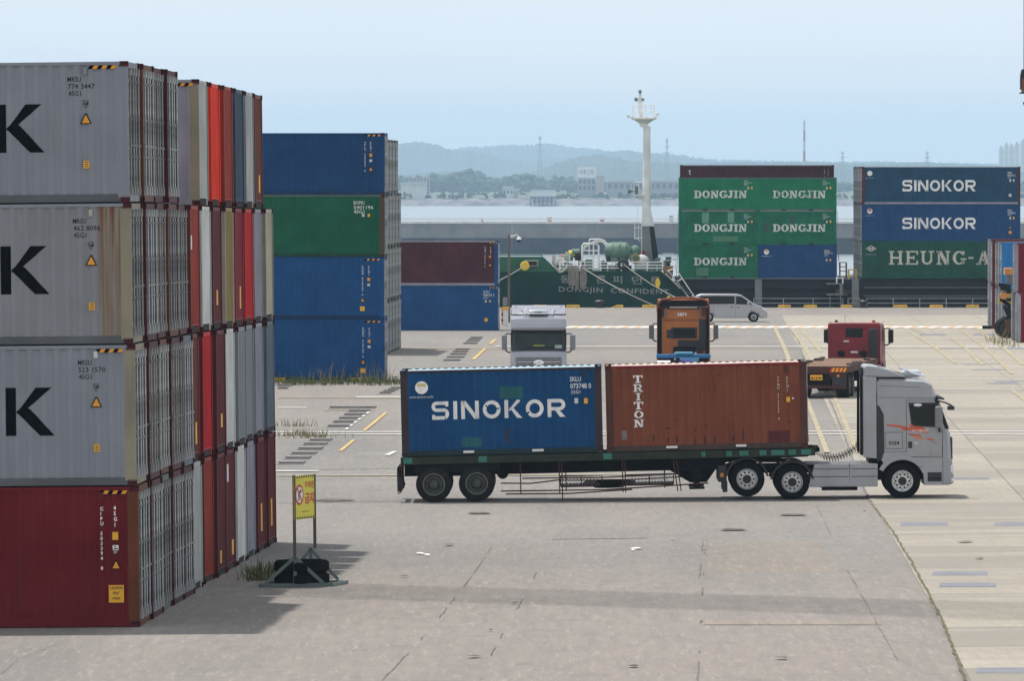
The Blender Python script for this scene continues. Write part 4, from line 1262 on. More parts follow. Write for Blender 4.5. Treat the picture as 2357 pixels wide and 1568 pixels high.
# hull: stations from bow (left) to the middle of the ship, several levels
def hull_off(X, t):
    """how far the side stands back from the quay at X (world), t = 0 at the keel line .. 1 at deck"""
    xb = X - sx_(1330)
    back = 0.0
    if xb < 0:
        a = min(1.0, -xb/ (17.0 + 6.0*t))
        back = 9.2*(1-math.sqrt(max(0, 1-a**2.1)))
    xl = X - sx_(1620)
    low = 0.0
    if xl < 0: low = min(6.5, (1-t)**1.6*(-xl)*.42)
    return back + low
levels = [0, .15, .3, .45, .6, .75, .88, 1.0]
Xs = [sx_(1330)-22.6+1.1*i for i in range(21)] + [sx_(1330)+i*1.6 for i in range(0, 9)]
Xs = sorted(set(Xs))
hb = MB(); zbot = WATER_Z - 1
xbreak = sx_(1521)
Xs = [x for x in Xs if x < xbreak-.2] + [xbreak]
for X in Xs:
    for t in levels:
        hb.v.append((X, YS+hull_off(X,t)*1.0, zbot+(zdeck-zbot)*t))
nl = len(levels)
for i in range(len(Xs)-1):
    for j in range(nl-1):
        a = i*nl+j; hb.f.append((a, a+nl, a+nl+1, a+1))
# sloping shoulder down to the main deck
xend = sx_(1603)
o0 = len(hb.v)
for X in (xbreak, xend):
    zt_ = zdeck if X == xbreak else sz_(686)
    for t in levels:
        hb.v.append((X, YS+hull_off(X,t)*.9, zbot+(zt_-zbot)*t))
for j in range(nl-1):
    a = o0+j; hb.f.append((a, a+nl, a+nl+1, a+1))
# far side, so that the hull is closed
o1 = len(hb.v)
far = [(X, YS+18.6-hull_off(X,1)) for X in Xs] + [(xend, YS+18.6)]
for (X, Y) in far: hb.v += [(X, Y, zbot), (X, Y, zdeck if X <= xbreak else sz_(686))]
for i in range(len(far)-1):
    a = o1+2*i; hb.f.append((a, a+1, a+3, a+2))
sbuild(hb, 'hull', M_HULL, smooth=True, angle=30)
dk = MB()
for i in range(len(Xs)-1):
    a, b_ = Xs[i], Xs[i+1]
    dk.quad((a, YS+.05+hull_off(a,1), zdeck-.02), (b_, YS+.05+hull_off(b_,1), zdeck-.02), (b_, YS+18.5-hull_off(b_,1), zdeck-.02), (a, YS+18.5-hull_off(a,1), zdeck-.02))
sbuild(dk, 'forecastle_deck', plain('deck green', (.03,.085,.06), .7, var=.3, scale=1))
# midship side: sheer strake, hatch coaming, cargo deck
ms = MB(); xr = sx_(2480)
ms.box(xend, xr, YS+.0, YS+18.6, zbot, sz_(706)); sbuild(ms, 'midship_hull', M_HULLD)
cm = MB(); cm.box(sx_(1562), xr, YS+.9, YS+17.6, sz_(706), sz_(666)); sbuild(cm, 'hatch_coaming', M_HULLD)
hc = MB(); hc.box(sx_(1566), xr, YS+.5, YS+18, sz_(666)+.01, sz_(643)); sbuild(hc, 'hatch_cover', M_HULLD)
for uu in (1745, 1968, 2290):
    st = MB(); st.box(sx_(uu-7), sx_(uu+9), YS-.02, YS+.88, sz_(706), sz_(643)-.02); sbuild(st, 'container_stanchion', M_STEELG)
ln = MB()
ln.box(sx_(1990), xr, YS+.40, YS+.52, sz_(663), sz_(661.5)); ln.box(sx_(1990), xr, YS+.84, YS+.92, sz_(683), sz_(681)); sbuild(ln, 'coaming_edge', M_STEELG)
# bulwark on the bow
bu = MB()
XB = [x for x in Xs if x <= sx_(1250)] + [sx_(1250), sx_(1283)]
for i, X in enumerate(XB):
    o_ = YS+hull_off(X,1)-.04
    top = zbul if X <= sx_(1250)+.01 else zdeck+.05
    bu.v += [(X, o_, zdeck-.08), (X, o_-.03, top), (X, o_+.14, top), (X, o_+.14, zdeck-.08)]
for i in range(len(XB)-1):
    a = 4*i
    bu.f += [(a,a+4,a+5,a+1),(a+1,a+5,a+6,a+2),(a+2,a+6,a+7,a+3)]
sbuild(bu, 'bulwark', M_HULLG, fix=True)
# breast rail above the bulwark
br = MB()
pts = [(X, YS+hull_off(X,1)+.7, sz_(586.5)) for X in XB if X <= sx_(1278)]
br.tube(pts, .07, 6)
for p in pts[::3]: br.bar((p[0],p[1],zbul-.2), p, .06)
sbuild(br, 'bow_rail', M_DECKG)
# fairlead opening with yellow rat guard, hawse stain, anchor
rg = MB(); rg.lathe([(0.02,-.06),(.33,-.05),(.36,0),(.33,.05),(.02,.06)], Q(1208,612,YS-.6), 'y', 20); sbuild(rg, 'rat_guard', M_YEL, smooth=True)
fl = MB(); c = Q(1224,606,YS+.35); fl.box(c.x-.55, c.x+.55, YS+.05+hull_off(c.x,1)-.32, YS+hull_off(c.x,1)+.1, c.z-.28, c.z+.24); sbuild(fl, 'fairlead', M_STEELG, bevel=.08)
flh = MB(); flh.box(c.x-.38, c.x+.38, YS+.05+hull_off(c.x,1)-.335, YS+hull_off(c.x,1)-.28, c.z-.14, c.z+.14); sbuild(flh, 'fairlead_opening', M_DARK)
an = MB(); c = Q(1250,688,YS+2.0)
an.prism([(c.x-1.3,c.z-1.0),(c.x-1.15,c.z+.2),(c.x-.5,c.z+.75),(c.x+.3,c.z+.75),(c.x+.95,c.z+.2),(c.x+1.1,c.z-1.0)], 'y', YS+1.2, YS+2.6); sbuild(an, 'anchor_pocket', M_HULLG, bevel=.15)
an = MB(); an.prism([(c.x-.9,c.z-1.0),(c.x-.6,c.z-.25),(c.x,c.z+.2),(c.x+.5,c.z-.2),(c.x+.8,c.z-1.0)], 'y', YS+1.0, YS+1.3); sbuild(an, 'anchor', plain('anchor iron',(.06,.045,.04),.8,var=.4), bevel=.06)
# side rail of the forecastle: posts and three bars
def railing(name, pts, h, nbar, r=.022, mat=None, parent=None, post_every=1.55):
    mb = MB(); pts = [Vector(p) for p in pts]
    for a, b_ in zip(pts[:-1], pts[1:]):
        L = (b_-a).length; n = max(1, round(L/post_every))
        for k in range(n+1):
            p = a.lerp(b_, k/n); mb.bar(p, p+Vector((0,0,h)), r*2.0)
        for j in range(nbar):
            z = h*(j+1)/nbar
            mb.bar(a+Vector((0,0,z)), b_+Vector((0,0,z)), r*1.7)
    return sbuild(mb, name, mat or M_RAIL, parent)
zr = sz_(603.5)-zdeck
railing('railing', [(sx_(1288),YS+.1,zdeck),(sx_(1430),YS+.1,zdeck)], zr, 3, .042)
railing('railing', [(sx_(1455),YS+.1,zdeck),(sx_(1525),YS+.1,zdeck)], zr, 3, .042)
railing('railing', [(sx_(1255),YS+.35,zdeck+.35),(sx_(1297),YS+.35,zdeck+.35)], sz_(593)-zdeck-.35, 5, .042)
railing('railing', [(sx_(1278),YS+2.2,zdeck+.5),(sx_(1312),YS+2.2,zdeck+.5)], sz_(588)-zdeck-.5, 5, .035)
railing('railing', [(sx_(1527),YS+5,zdeck-.2),(sx_(1560),YS+5,zdeck-.2)], sz_(585)-zdeck+.2, 3, .02)
# white protective frame and ladder cage on deck
fr = MB(); r_ = .075
def P2(u, v, Y=YS+1.6): return Q(u, v, Y)
fr.tube([P2(1340,622),P2(1340,566),P2(1343,561),P2(1375,561),P2(1378,566),P2(1378,618)], r_, 8)
fr.tube([P2(1340,577),P2(1378,577)], .05, 6); fr.tube([P2(1345,562),P2(1345,577)], .04, 6); fr.tube([P2(1356,561),P2(1356,590)], .04, 6); fr.tube([P2(1366,561),P2(1366,622)], .05, 6)
fr.tube([P2(1341,593),P2(1349,589),P2(1382,589),P2(1390,596)], .045, 6)
sbuild(fr, 'guard_frame', M_RAIL)
hp = MB()
hp.tube([P2(1357,561,YS+3),P2(1357,552),P2(1360,550.5),P2(1380,550.5),P2(1390,553),P2(1397,560),P2(1401,566)], .06, 6)
hp.tube([P2(1345,572,YS+3),P2(1356,562),P2(1372,555),P2(1386,556),P2(1398,566)], .09, 6)
sbuild(hp, 'hoop', M_RAIL)
# big pale green windlass drum lying along the deck
ax = Q(1395, 582, YS+3.4); bx_ = Q(1452, 578, YS+3.0)
wl = MB(); d = (bx_-ax)
segs = [(0,.55),(.02,.92),(.10,.98),(.12,1.0),(.30,1.0),(.32,1.07),(.36,1.07),(.38,1.0),(.58,.98),(.60,1.05),(.64,1.05),(.66,.96),(.84,.90),(.93,.70),(.97,.45),(1.0,.40)]
o_ = len(wl.v); n = 22
dn = d.normalized(); uvec = dn.cross(Vector((0,0,1))).normalized(); wvec = uvec.cross(dn)
for (t, r__) in segs:
    for k in range(n):
        a = 2*math.pi*k/n
        wl.v.append(tuple(ax + d*t + (uvec*math.cos(a)+wvec*math.sin(a))*r__*.78))
for i in range(len(segs)-1):
    for k in range(n):
        wl.f.append((i*n+k, i*n+(k+1)%n, (i+1)*n+(k+1)%n, (i+1)*n+k))
wl.f.append(tuple(range(n))); wl.f.append(tuple(range((len(segs)-1)*n, len(segs)*n)))
drum = sbuild(wl, 'windlass_drum', M_DECKG, smooth=True, angle=30)
wh = MB(); wh.lathe([(.0,0),(.30,0),(.42,-.35),(.42,-.42),(.30,-.44),(.0,-.40)], Q(1460,594,YS+2.2), 'y', 18); sbuild(wh, 'warping_head', M_DECKG, smooth=True)
wh = MB(); wh.lathe([(.34,-.47),(.36,-.52),(.27,-.52),(.25,-.47)], Q(1463,595,YS+2.0), 'y', 18); sbuild(wh, 'warping_rim', plain('brass rim',(.42,.28,.07),.5,.3), smooth=True)
wh = MB(); wh.ball(Q(1462,579,YS+3.4), .42, .42, .5); sbuild(wh, 'motor_cap', M_DECKG, smooth=True)
for (u0,u1,v0,v1,yy) in ((1347,1364,597,622,3.),(1381,1398,603,624,2.4),(1432,1448,600,624,2.2),(1400,1430,612,624,3.)):
    mb = MB(); a = Q(u0,v1,YS+yy); b_ = Q(u1,v0,YS+yy); mb.box(a.x,b_.x,YS+yy,YS+yy+.9,zdeck,b_.z); sbuild(mb, 'machinery_block', M_DECKG, bevel=.06)
mb = MB(); mb.lathe([(.0,0),(.62,0),(.62,.9),(.5,1.0),(.0,1.0)], (sx_(1478),YS+2.6,zdeck), 'z', 16)
mb = MB(); mb.ball(Q(1478,609,YS+2.2), .62, .5, .78, 16, 10); sbuild(mb, 'pale_cover', plain('pale cover',(.45,.47,.46),.6,var=.1), smooth=True)
mb = MB(); c = Q(1434,609,YS+.2); mb.lathe([(.2,-.2),(.40,-.2),(.46,0),(.40,.22),(.2,.22)], c, 'y', 20); sbuild(mb, 'fender_ring', M_BLACK, smooth=True)
mb = MB(); mb.box(c.x-.55,c.x+.55,c.y-.1,c.y+.3,zdeck,c.z-.2); sbuild(mb, 'fairlead_seat', M_BLACK, bevel=.05)
mb = MB(); mb.box(Q(1463,621,YS+1.4).x, Q(1480,621,YS+1.4).x, YS+1.2, YS+1.9, zdeck, zdeck+.3); sbuild(mb, 'bollard_base', M_DECKG, bevel=.05)
for (u, v, r__, mt) in ((1310,590,.35,M_DECKG),(1318,585,.3,M_YEL),(1325,582,.32,M_DECKG),(1332,588,.4,M_BLACK),(1300,592,.25,plain('red valve',(.35,.03,.03),.5))):
    mb = MB(); mb.lathe([(0,-.3),(r__,-.3),(r__,.3),(0,.3)], Q(u,v,YS+3.2), 'x', 14); sbuild(mb, 'winch_part', mt, smooth=True)
# pipes, brackets and small fittings crowding the deck
rr = random.Random(14)
for nm_, mt_, n_ in (('deck_pipes', M_RAIL, 26), ('deck_fittings', M_DECKG, 20), ('dark_fittings', M_BLACK, 12)):
    mb = MB()
    for k in range(n_):
        u = rr.choice((rr.uniform(1284,1345), rr.uniform(1383,1475), rr.uniform(1505,1550))); v = rr.uniform(594,621); yy = YS+rr.uniform(.8,5.5)
        p = Q(u, v, yy)
        if nm_ == 'deck_pipes':
            q = p + Vector((rr.uniform(-.7,.7), 0, rr.uniform(-.1,.1))) if rr.random() < .5 else p + Vector((0,0,-rr.uniform(.4,.9)))
            mb.bar(p, q, .05)
        else:
            a_, b2 = rr.uniform(.08,.28), rr.uniform(.08,.25); mb.box(p.x-a_, p.x+a_, yy, yy+.3, max(zdeck, p.z-b2*2), p.z+b2)
    sbuild(mb, nm_, mt_)['kind'] = 'stuff'
# rope heap hung over the side
rp = MB(); rr = random.Random(4)
for k in range(7):
    u0 = 1310+k*3.0; dv = rr.uniform(652,668)
    rp.tube([Q(u0,612,YS-.10-.02*(k%4)),Q(u0+rr.uniform(-1,1),632,YS-.14-.02*(k%4)),Q(u0+rr.uniform(-1,1.5),dv,YS-.10),Q(u0+1.5,dv+2.5,YS-.10),Q(u0+3,dv,YS-.10),Q(u0+3.4,632,YS-.12-.02*(k%3)),Q(u0+3,612,YS-.1)], .045, 5)
for k in range(3):
    u0 = 1338+k*3.2
    rp.tube([Q(u0,614,YS-.12),Q(u0-2,625,YS-.14),Q(u0-2.4,660,YS-.12),Q(u0,667,YS-.12),Q(u0+3,664,YS-.12),Q(u0+4.5,630,YS-.14),Q(u0+4,612,YS-.12)], .05, 5)
sbuild(rp, 'rope_heap', M_ROPED, smooth=True)['kind'] = 'stuff'
rp = MB()
for k in range(3):
    rp.tube([Q(1273+k*1.5,588,YS+.0),Q(1272+k*2,605,YS-.12),Q(1279+k*1.5,618,YS-.16-.03*k),Q(1287+k,627,YS-.16),Q(1295,626-k,YS-.16),Q(1306,614+k,YS-.12)], .07, 6)
sbuild(rp, 'hung_rope', M_ROPE, smooth=True)
# ship's name, in Korean and English, leaning with the shear of the bow
M_SNAME = paint('ship name paint', (.27,.30,.30), rust=.15, dirt=.6, rough=.6, dirtcol=(.05,.08,.08), scale=2)
def hull_text(polys, u0, v0, u1, v1, h, name):
    V, Fc = polys
    x0, x1 = min(p[0] for p in V), max(p[0] for p in V); y0, y1 = min(p[1] for p in V), max(p[1] for p in V)
    a, b_ = Q(u0,v0), Q(u1,v1)
    mb = MB()
    for p in V:
        t = (p[0]-x0)/(x1-x0); w_ = (p[1]-y0)/(y1-y0)
        X = a.x+(b_.x-a.x)*t; Z = a.z+(b_.z-a.z)*t+h*w_
        tt = (Z-zbot)/(zdeck-zbot)
        mb.v.append((X, YS+hull_off(X,tt)*.99-.06, Z))
    mb.f = [tuple(f) for f in Fc]
    return sbuild(mb, name, M_SNAME, fix=False)
hull_text(text_polys('DONGJIN  CONFIDENT', .022, 1.15), 1286,675,1540,681.5, .52, 'lettering')
for ch, u0, u1, v0 in (('동',1290,1313,652),('진',1330,1352,652),('콘',1372,1394,652),('피',1410,1432,653),('던',1454,1478,654),('트',1497,1520,655)):
    hull_text(text_polys(ch, .012), u0, v0, u1, v0+.3, .60, 'lettering')
# sloping ladder to the main deck
ldr = MB()
for (a, b_) in (((1532,630),(1566,664)),((1553,615),(1600,686)),((1537,622),(1585,684))):
    ldr.tube([Q(*a,YS-.35),Q(*b_,YS-.35)], .05, 6)
for (a, b_) in (((1535,624),(1556,617)),((1558,648),(1572,641)),((1592,682),(1597,677))):
    ldr.tube([Q(*a,YS-.35),Q(*b_,YS-.35)], .045, 6)
sbuild(ldr, 'ladder', M_RAIL)
mb = MB()
for k in range(11):
    t = k/10
    a = Q(1534+34*t*1.3, 628+36*t*1.3, YS-.33); mb.box(a.x-.02, a.x+.30, YS-.6, YS-.3, a.z-.02, a.z+.02)
sbuild(mb, 'ladder_treads', M_STEELG)
mb = MB(); a = Q(1527,640,YS); b_ = Q(1549,612,YS); mb.prism([(a.x,sz_(632)),(Q(1546,642).x,sz_(642)),(b_.x,sz_(630)),(b_.x,sz_(612)),(a.x,sz_(615))], 'y', YS-.3, YS+.2); sbuild(mb, 'platform_bracket', P('rusty bracket',(.22,.13,.07), rust=.9, dirt=.5))
railing('railing', [(sx_(1528),YS-.2,sz_(614)),(sx_(1549),YS-.2,sz_(614))], 1.0, 2, .02)
# foremast
XM = sx_(1488, YS+6); YM = YS+6
mz = lambda v: sz_(v, YM); mx = lambda u: sx_(u, YM)
mast_z0 = zdeck
mb = MB(); mb.hexa([(mx(1475),YM-.9,mast_z0),(mx(1508),YM-.9,mast_z0),(mx(1511),YM+.9,mast_z0),(mx(1475),YM+.9,mast_z0),(mx(1478),YM-.6,mz(521)),(mx(1497),YM-.6,mz(521)),(mx(1499),YM+.6,mz(521)),(mx(1478),YM+.6,mz(521))])
mfoot = sbuild(mb, 'mast_foot', M_MASTG)
mb = MB(); mb.hexa([(mx(1505),YM-.95,mast_z0),(mx(1519),YM-.95,mast_z0),(mx(1519),YM+.9,mast_z0),(mx(1505),YM+.9,mast_z0),(mx(1494),YM-.65,mz(521)+.0),(mx(1505),YM-.65,mz(521)),(mx(1505),YM+.6,mz(521)),(mx(1494),YM+.6,mz(521))]); sbuild(mb, 'mast_brace', M_MASTDG)
mb = MB(); mb.hexa([(mx(1476),YM-.7,mz(521)+.01),(mx(1506),YM-.7,mz(521)+.01),(mx(1506),YM+.7,mz(521)+.01),(mx(1476),YM+.7,mz(521)+.01),(mx(1478.5),YM-.5,mz(478)),(mx(1497),YM-.5,mz(478)),(mx(1497),YM+.5,mz(478)),(mx(1478.5),YM+.5,mz(478))]); sbuild(mb, 'mast_collar', M_MAST)
mb = MB(); mb.cyl((mx(1488),YM,mz(500)),(mx(1489),YM,mz(290)), .335, 20, .28); mast = sbuild(mb, 'mast', M_MAST, smooth=True)
mb = MB(); mb.lathe([(.28,mz(292)),(.38,mz(284)),(.75,mz(276)),(.98,mz(274)),(.98,mz(271)),(.0,mz(271))], (mx(1482),YM,0), 'z', 18); sbuild(mb, 'crow_platform', M_MAST, smooth=True, angle=30)
mb = MB(); mb.box(mx(1450),mx(1511),YM-.5,YM+.5,mz(271)+.005,mz(269)); sbuild(mb, 'crow_walkway', M_MAST)
mb = MB()
for (u0, u1, v) in ((1457,1505,241),(1457,1505,255)): mb.tube([(mx(u0),YM-.6,mz(v)),(mx(u1),YM-.6,mz(v))], .022, 5); mb.tube([(mx(u0),YM+.6,mz(v)),(mx(u1),YM+.6,mz(v))], .022, 5)
for u in (1457,1470,1486,1498,1505):
    for yy in (-.6,.6): mb.tube([(mx(u),YM+yy,mz(269)),(mx(u),YM+yy,mz(241))], .022, 5)
sbuild(mb, 'crow_rail', M_RAIL)
mb = MB(); mb.cyl((mx(1474),YM,mz(269)),(mx(1474),YM,mz(232)), .24, 12, .13); sbuild(mb, 'top_mast', M_MAST, smooth=True)
mb = MB(); mb.cyl((mx(1473),YM,mz(232)),(mx(1473),YM,mz(214)), .15, 12, .09); mb.box(mx(1461),mx(1482),YM-.15,YM+.15,mz(234),mz(231)); sbuild(mb, 'lamp_bracket', M_MAST)
M_LAMPG = plain('nav lamp housing',(.16,.19,.20),.4,.3)
for u, v0, v1, r__ in ((1473,214,207,.12),(1464,231,225,.14),(1480,231,226,.10)):
    mb = MB(); mb.cyl((mx(u),YM-.1,mz(v0)),(mx(u),YM-.1,mz(v1)), r__, 12); sbuild(mb, 'nav_lamp', M_LAMPG)
for u, v in ((1447,266),(1512,262)):
    mb = MB(); mb.box(mx(u-4),mx(u+4),YM-.2,YM+.2,mz(v+5),mz(v-3)); sbuild(mb, 'floodlight', M_MAST, bevel=.04)
mb = MB(); mb.box(mx(1460),mx(1480),YM-.5,YM+.5,mz(451),mz(448)); mb.box(mx(1470),mx(1482),YM-.15,YM+.15,mz(460),mz(451)-.005); sbuild(mb, 'horn_platform', M_MAST)
mb = MB(); mb.tube([(mx(1459),YM-.5,mz(449)),(mx(1459),YM-.5,mz(419)),(mx(1478),YM-.5,mz(419))], .03, 5); mb.tube([(mx(1470),YM-.5,mz(449)),(mx(1470),YM-.5,mz(419))], .03, 5); sbuild(mb, 'horn_rail', M_RAIL)
mb = MB(); mb.lathe([(.05,-.5),(.07,-.15),(.13,.0),(.26,.18)], (0,0,0), 'x', 14)
mb.v = [(mx(1458)-p[0]*1.0-.25, YM-.3+p[1], mz(440)+p[2]) for p in mb.v]; sbuild(mb, 'fog_horn', M_DECKG, smooth=True)
mb = MB(); mb.box(mx(1461),mx(1471),YM-.3,YM+.3,mz(447),mz(428)); sbuild(mb, 'horn_box', M_LAMPG, bevel=.04)
mb = MB(); mb.tube([(mx(1499),YM-.2,mz(450)),(mx(1499),YM-.2,mz(418))], .03, 5); mb.tube([(mx(1490),YM-.2,mz(418)),(mx(1499),YM-.2,mz(418))], .03, 5); sbuild(mb, 'aerial_bracket', M_RAIL)
# ladder cage beside the mast
mb = MB()
for u in (1461, 1476.5): mb.tube([(mx(u),YM-.9,mz(600 if u > 1470 else 549)),(mx(u),YM-.9,mz(512))], .04, 5)
for v in (513,524,549): mb.tube([(mx(1459),YM-.9,mz(v)),(mx(1477),YM-.9,mz(v))], .035, 5)
mb.tube([(mx(1469),YM-.9,mz(549)),(mx(1469),YM-.9,mz(516))], .025, 5); mb.tube([(mx(1474),YM-.9,mz(557)),(mx(1466),YM-.9,mz(549))], .03, 5)
mb.tube([(mx(1467),YM-.9,mz(512)),(mx(1467),YM-.9,mz(470))], .015, 5)
sbuild(mb, 'mast_ladder', M_RAIL)
mb = MB(); mb.box(mx(1477),mx(1484),YM-1.3,YM-.9,mz(592),mz(578)); sbuild(mb, 'fire_box', plain('red fire box',(.30,.015,.02),.5))
# side fence along the main deck at the quay, gangway platform and lashing gear
def msfence(u0, u1, name='side_rail'):
    a = Vector((sx_(u0),YS-.05,sz_(709))); b_ = Vector((sx_(u1),YS-.05,sz_(709)))
    railing(name, [a, b_], sz_(687)-sz_(709), 2, .03, plain('side rail grey',(.36,.38,.38),.5,var=.2), None, 2.0)
msfence(1735,1940); msfence(1952,1978); msfence(1995,2300)
mb = MB(); Yg = YS-.6
mb.box(sx_(1903,Yg),sx_(1938,Yg),Yg,Yg+.9,sz_(655,Yg),sz_(652,Yg)); mb.box(sx_(1933,Yg),sx_(1940,Yg),Yg,Yg+.9,sz_(676,Yg),sz_(655,Yg)-.005); mb.box(sx_(1903,Yg),sx_(1941,Yg),Yg+.01,Yg+.89,sz_(679.5,Yg),sz_(676,Yg)-.005)
for u in (1910,1934): mb.box(sx_(u,Yg),sx_(u+2,Yg),Yg+.1,Yg+.3,sz_(708,Yg),sz_(679.5,Yg)-.005)
sbuild(mb, 'gangway_platform', M_STEELG)
mb = MB()
for (u,v0,v1) in ((1926,653,637),(1940,653,639)): mb.bar((sx_(u,Yg),Yg+.1,sz_(v0,Yg)),(sx_(u,Yg),Yg+.1,sz_(v1,Yg)), .1)
mb.bar((sx_(1926,Yg),Yg+.1,sz_(640,Yg)),(sx_(1940,Yg),Yg+.1,sz_(640,Yg)), .05); sbuild(mb, 'platform_rail', M_RAIL)
mb = MB()
for u in (1936,1951): mb.bar((sx_(u),YS+2,sz_(641)),(sx_(u),YS+2,sz_(605)), .12)
for v in (605,615,625): mb.bar((sx_(1936),YS+2,sz_(v)),(sx_(1951),YS+2,sz_(v)), .06)
sbuild(mb, 'lashing_frame', P('lashing frame rust',(.16,.07,.06), rust=.6))
mb = MB(); 
for u in (1954,1972): mb.bar((sx_(u),YS+.6,sz_(648)),(sx_(u),YS+.6,sz_(621)), .14)
for v in (621,633,645): mb.bar((sx_(1954),YS+.6,sz_(v)),(sx_(1972),YS+.6,sz_(v)), .08)
sbuild(mb, 'yellow_cage', plain('cage yellow',(.62,.42,.06),.5,var=.25))
mb = MB(); rr = random.Random(9)
for k in range(16):
    u = rr.uniform(1940,1975); v = rr.uniform(655,690); w_ = rr.uniform(.2,.6); c = Q(u,v,YS+.8+rr.random()); mb.box(c.x-w_,c.x+w_*.6,c.y,c.y+.5,c.z-w_*.5,c.z+w_*.5)
o = sbuild(mb, 'deck_gear', M_STEELG); o['kind'] = 'stuff'
# ------------------------------------------------------------------ containers on deck
C_DJ = P('bright green', (.004,.155,.078), rust=.12, dirt=.35, dirtcol=(.02,.075,.05), fade=.14)
C_DJ2 = P('worn green', (.006,.125,.070), rust=.15, dirt=.45, dirtcol=(.03,.07,.05), fade=.2)
C_SK = P('ship blue', (.008,.052,.145), rust=.12, dirt=.3, dirtcol=(.02,.05,.085))
C_SKD = P('dull ship blue', (.012,.052,.102), rust=.15, dirt=.45, dirtcol=(.025,.045,.055))
C_HA = P('bottle green', (.006,.066,.044), rust=.12, dirt=.3, dirtcol=(.02,.045,.04))
def deck_box(u_left, v_bottom, L, H, col, label, **k):
    Y = k.pop('Y', YS)
    base = at(u_left, v_bottom, Y)
    Mx = Matrix.Translation((base.x+L/2, Y+CW/2, base.z))
    return container(Mx, L, H, col, label, detail=1, **k)
M_LWH = paint('hull white letters', (.62,.66,.62), rust=0, dirt=.35, rough=.6, dirtcol=(.22,.36,.28), scale=2)
dj = [(1563.5,'left'),(1744.5,'right')]
dnames = {(0,0):'bright green container with white DONGJIN, top left of the ship bay',(1,0):'green container with half-peeled DONGJIN letters, top right of the ship bay',
          (0,1):'green container with two pale patches above DONGJIN, middle left of the bay',(1,1):'green container with dark patches round DONGJIN, middle right of the bay',(0,2):'faded green container with greyish DONGJIN, bottom left of the bay'}
pz = 30.0
for r_i, vb in enumerate((486.0, 563.6, 640.8)):
    for c_i, (ul, _) in enumerate(dj):
        if (c_i, r_i) == (1, 2):
            o = deck_box(ul+1, vb, L20, H20, C_SK, 'small blue container with round white emblem, bottom right beside the green ones', end=E, group='containers on the ship')
            x0 = -L20/2
            mb = MB(); c = (x0+.62, -CW/2-.002, H20-.56); mb.lathe([(0,-.002),(.20,-.002),(.20,.006),(0,.006)], c, 'y', 18); em = mb.build('emblem', M_LW, o)
            mb = MB(); mb.prism([(c[0]-.12,c[2]+.02),(c[0]+.12,c[2]+.02),(c[0]+.1,c[2]+.14),(c[0],c[2]+.17),(c[0]-.1,c[2]+.14)], 'y', c[1]-.006, c[1]-.003); mb.build('emblem_sun', M_STICK2, em)
            side_text(o, L20, 'www.sinokor.co.kr', x0+.25, H20-.84, .07, M_LW, bold=.008, w=.75)
            side_text(o, L20, 'SKLU', -x0-.98, H20-.40, .15, M_LW, bold=.008, w=.42); side_text(o, L20, '157671 8', -x0-.98, H20-.58, .15, M_LW, bold=.008, w=.62); side_text(o, L20, '22G1', -x0-.98, H20-.78, .12, M_LW2, w=.3)
            sticker(o, -x0-.80, H20-1.18, .12, .18, M_LW2, 'code_mark'); sticker(o, -x0-.52, H20-1.18, .12, .18, M_STICK)
            continue
        col = C_DJ if r_i == 0 else C_DJ2
        o = deck_box(ul, vb, L20, H20, col, dnames[(c_i, r_i)], end=E, group='containers on the ship', rail=(C_GGREY if r_i == 0 else None))
        x0 = -L20/2
        wd_ = 4.05
        side_text(o, L20, 'DONGJIN', x0+(1.14 if c_i == 0 else 1.16), H20-1.0, .58, M_LWH if r_i < 2 else M_LW2, alphabet=slab, w=wd_, gap=.10, wear=.16 if (c_i, r_i) == (1,0) else 0)
        side_text(o, L20, 'DJLU', -x0-1.08, H20-.22, .10, M_LW2, bold=.008, w=.3); side_text(o, L20, '210136 0', -x0-1.08, H20-.36, .10, M_LW2, bold=.008, w=.55); side_text(o, L20, '22G1', -x0-1.08, H20-.50, .10, M_LW2, bold=.008, w=.3)
        sticker(o, -x0-.76, H20-.82, .12, .16, M_LW2, 'code_mark'); sticker(o, -x0-.48, H20-.80, .12, .18, M_STICK)
        for px_ in (-1.05, 1.05):
            mb = MB(); mb.box(px_-.18, px_+.18, -CW/2-.002, -CW/2+.05, .02, .15); mb.build('fork_pocket', M_DARK, o)
        def patch(x, z, w_, h_, mt): 
            polys = ([(0,0),(1,0),(1,1),(0,1)], [(0,1,2,3)])
            letter('repaint_patch', polys, mt, o, x, z, h_, -CW/2+.012, s0=-int((L20-.36)/CORR_P)*CORR_P/2, w=w_, proud=.003)
        M_PALE = plain('pale green patch', (.10,.27,.20), .55, var=.1); M_LEAF = plain('leaf green patch', (.05,.18,.09), .55, var=.1); M_DKP = plain('dark green patch', (.02,.06,.05), .6, var=.2)
        if (c_i, r_i) == (0,1): patch(x0+1.75, H20-.92, .52, .82, M_PALE); patch(x0+3.72, H20-.88, .50, .80, M_PALE); patch(x0+2.6, .25, 1.9, .42, M_LEAF)
        if (c_i, r_i) == (1,1): patch(x0+2.45, H20-.95, .45, .52, M_DKP); patch(x0+.5, .95, .35, .72, M_DKP)
        if (c_i, r_i) == (0,2): patch(x0+1.3, .2, .95, .62, M_LEAF)
# rows behind, seen only from the side
o = deck_box(1566.5, 379.5+2.896*28.97, L40, H40, C_MARO2, 'plum maroon container behind, rising above the green DONGJIN row', Y=519.6, end=D, lend=E, group='containers on the ship', rail=C_LAV)
side_text(o, L40, vert('tex'), -L40/2+.62, H40-.34, 1.75, M_LW2, bold=.03, w=.30); side_text(o, L40, vert('TEMU 6'), L40/2-.80, H40-.30, .70, M_LW2, bold=.008, w=.08); side_text(o, L40, vert('45G1'), L40/2-.50, H40-.30, .62, M_LW2, bold=.008, w=.08)
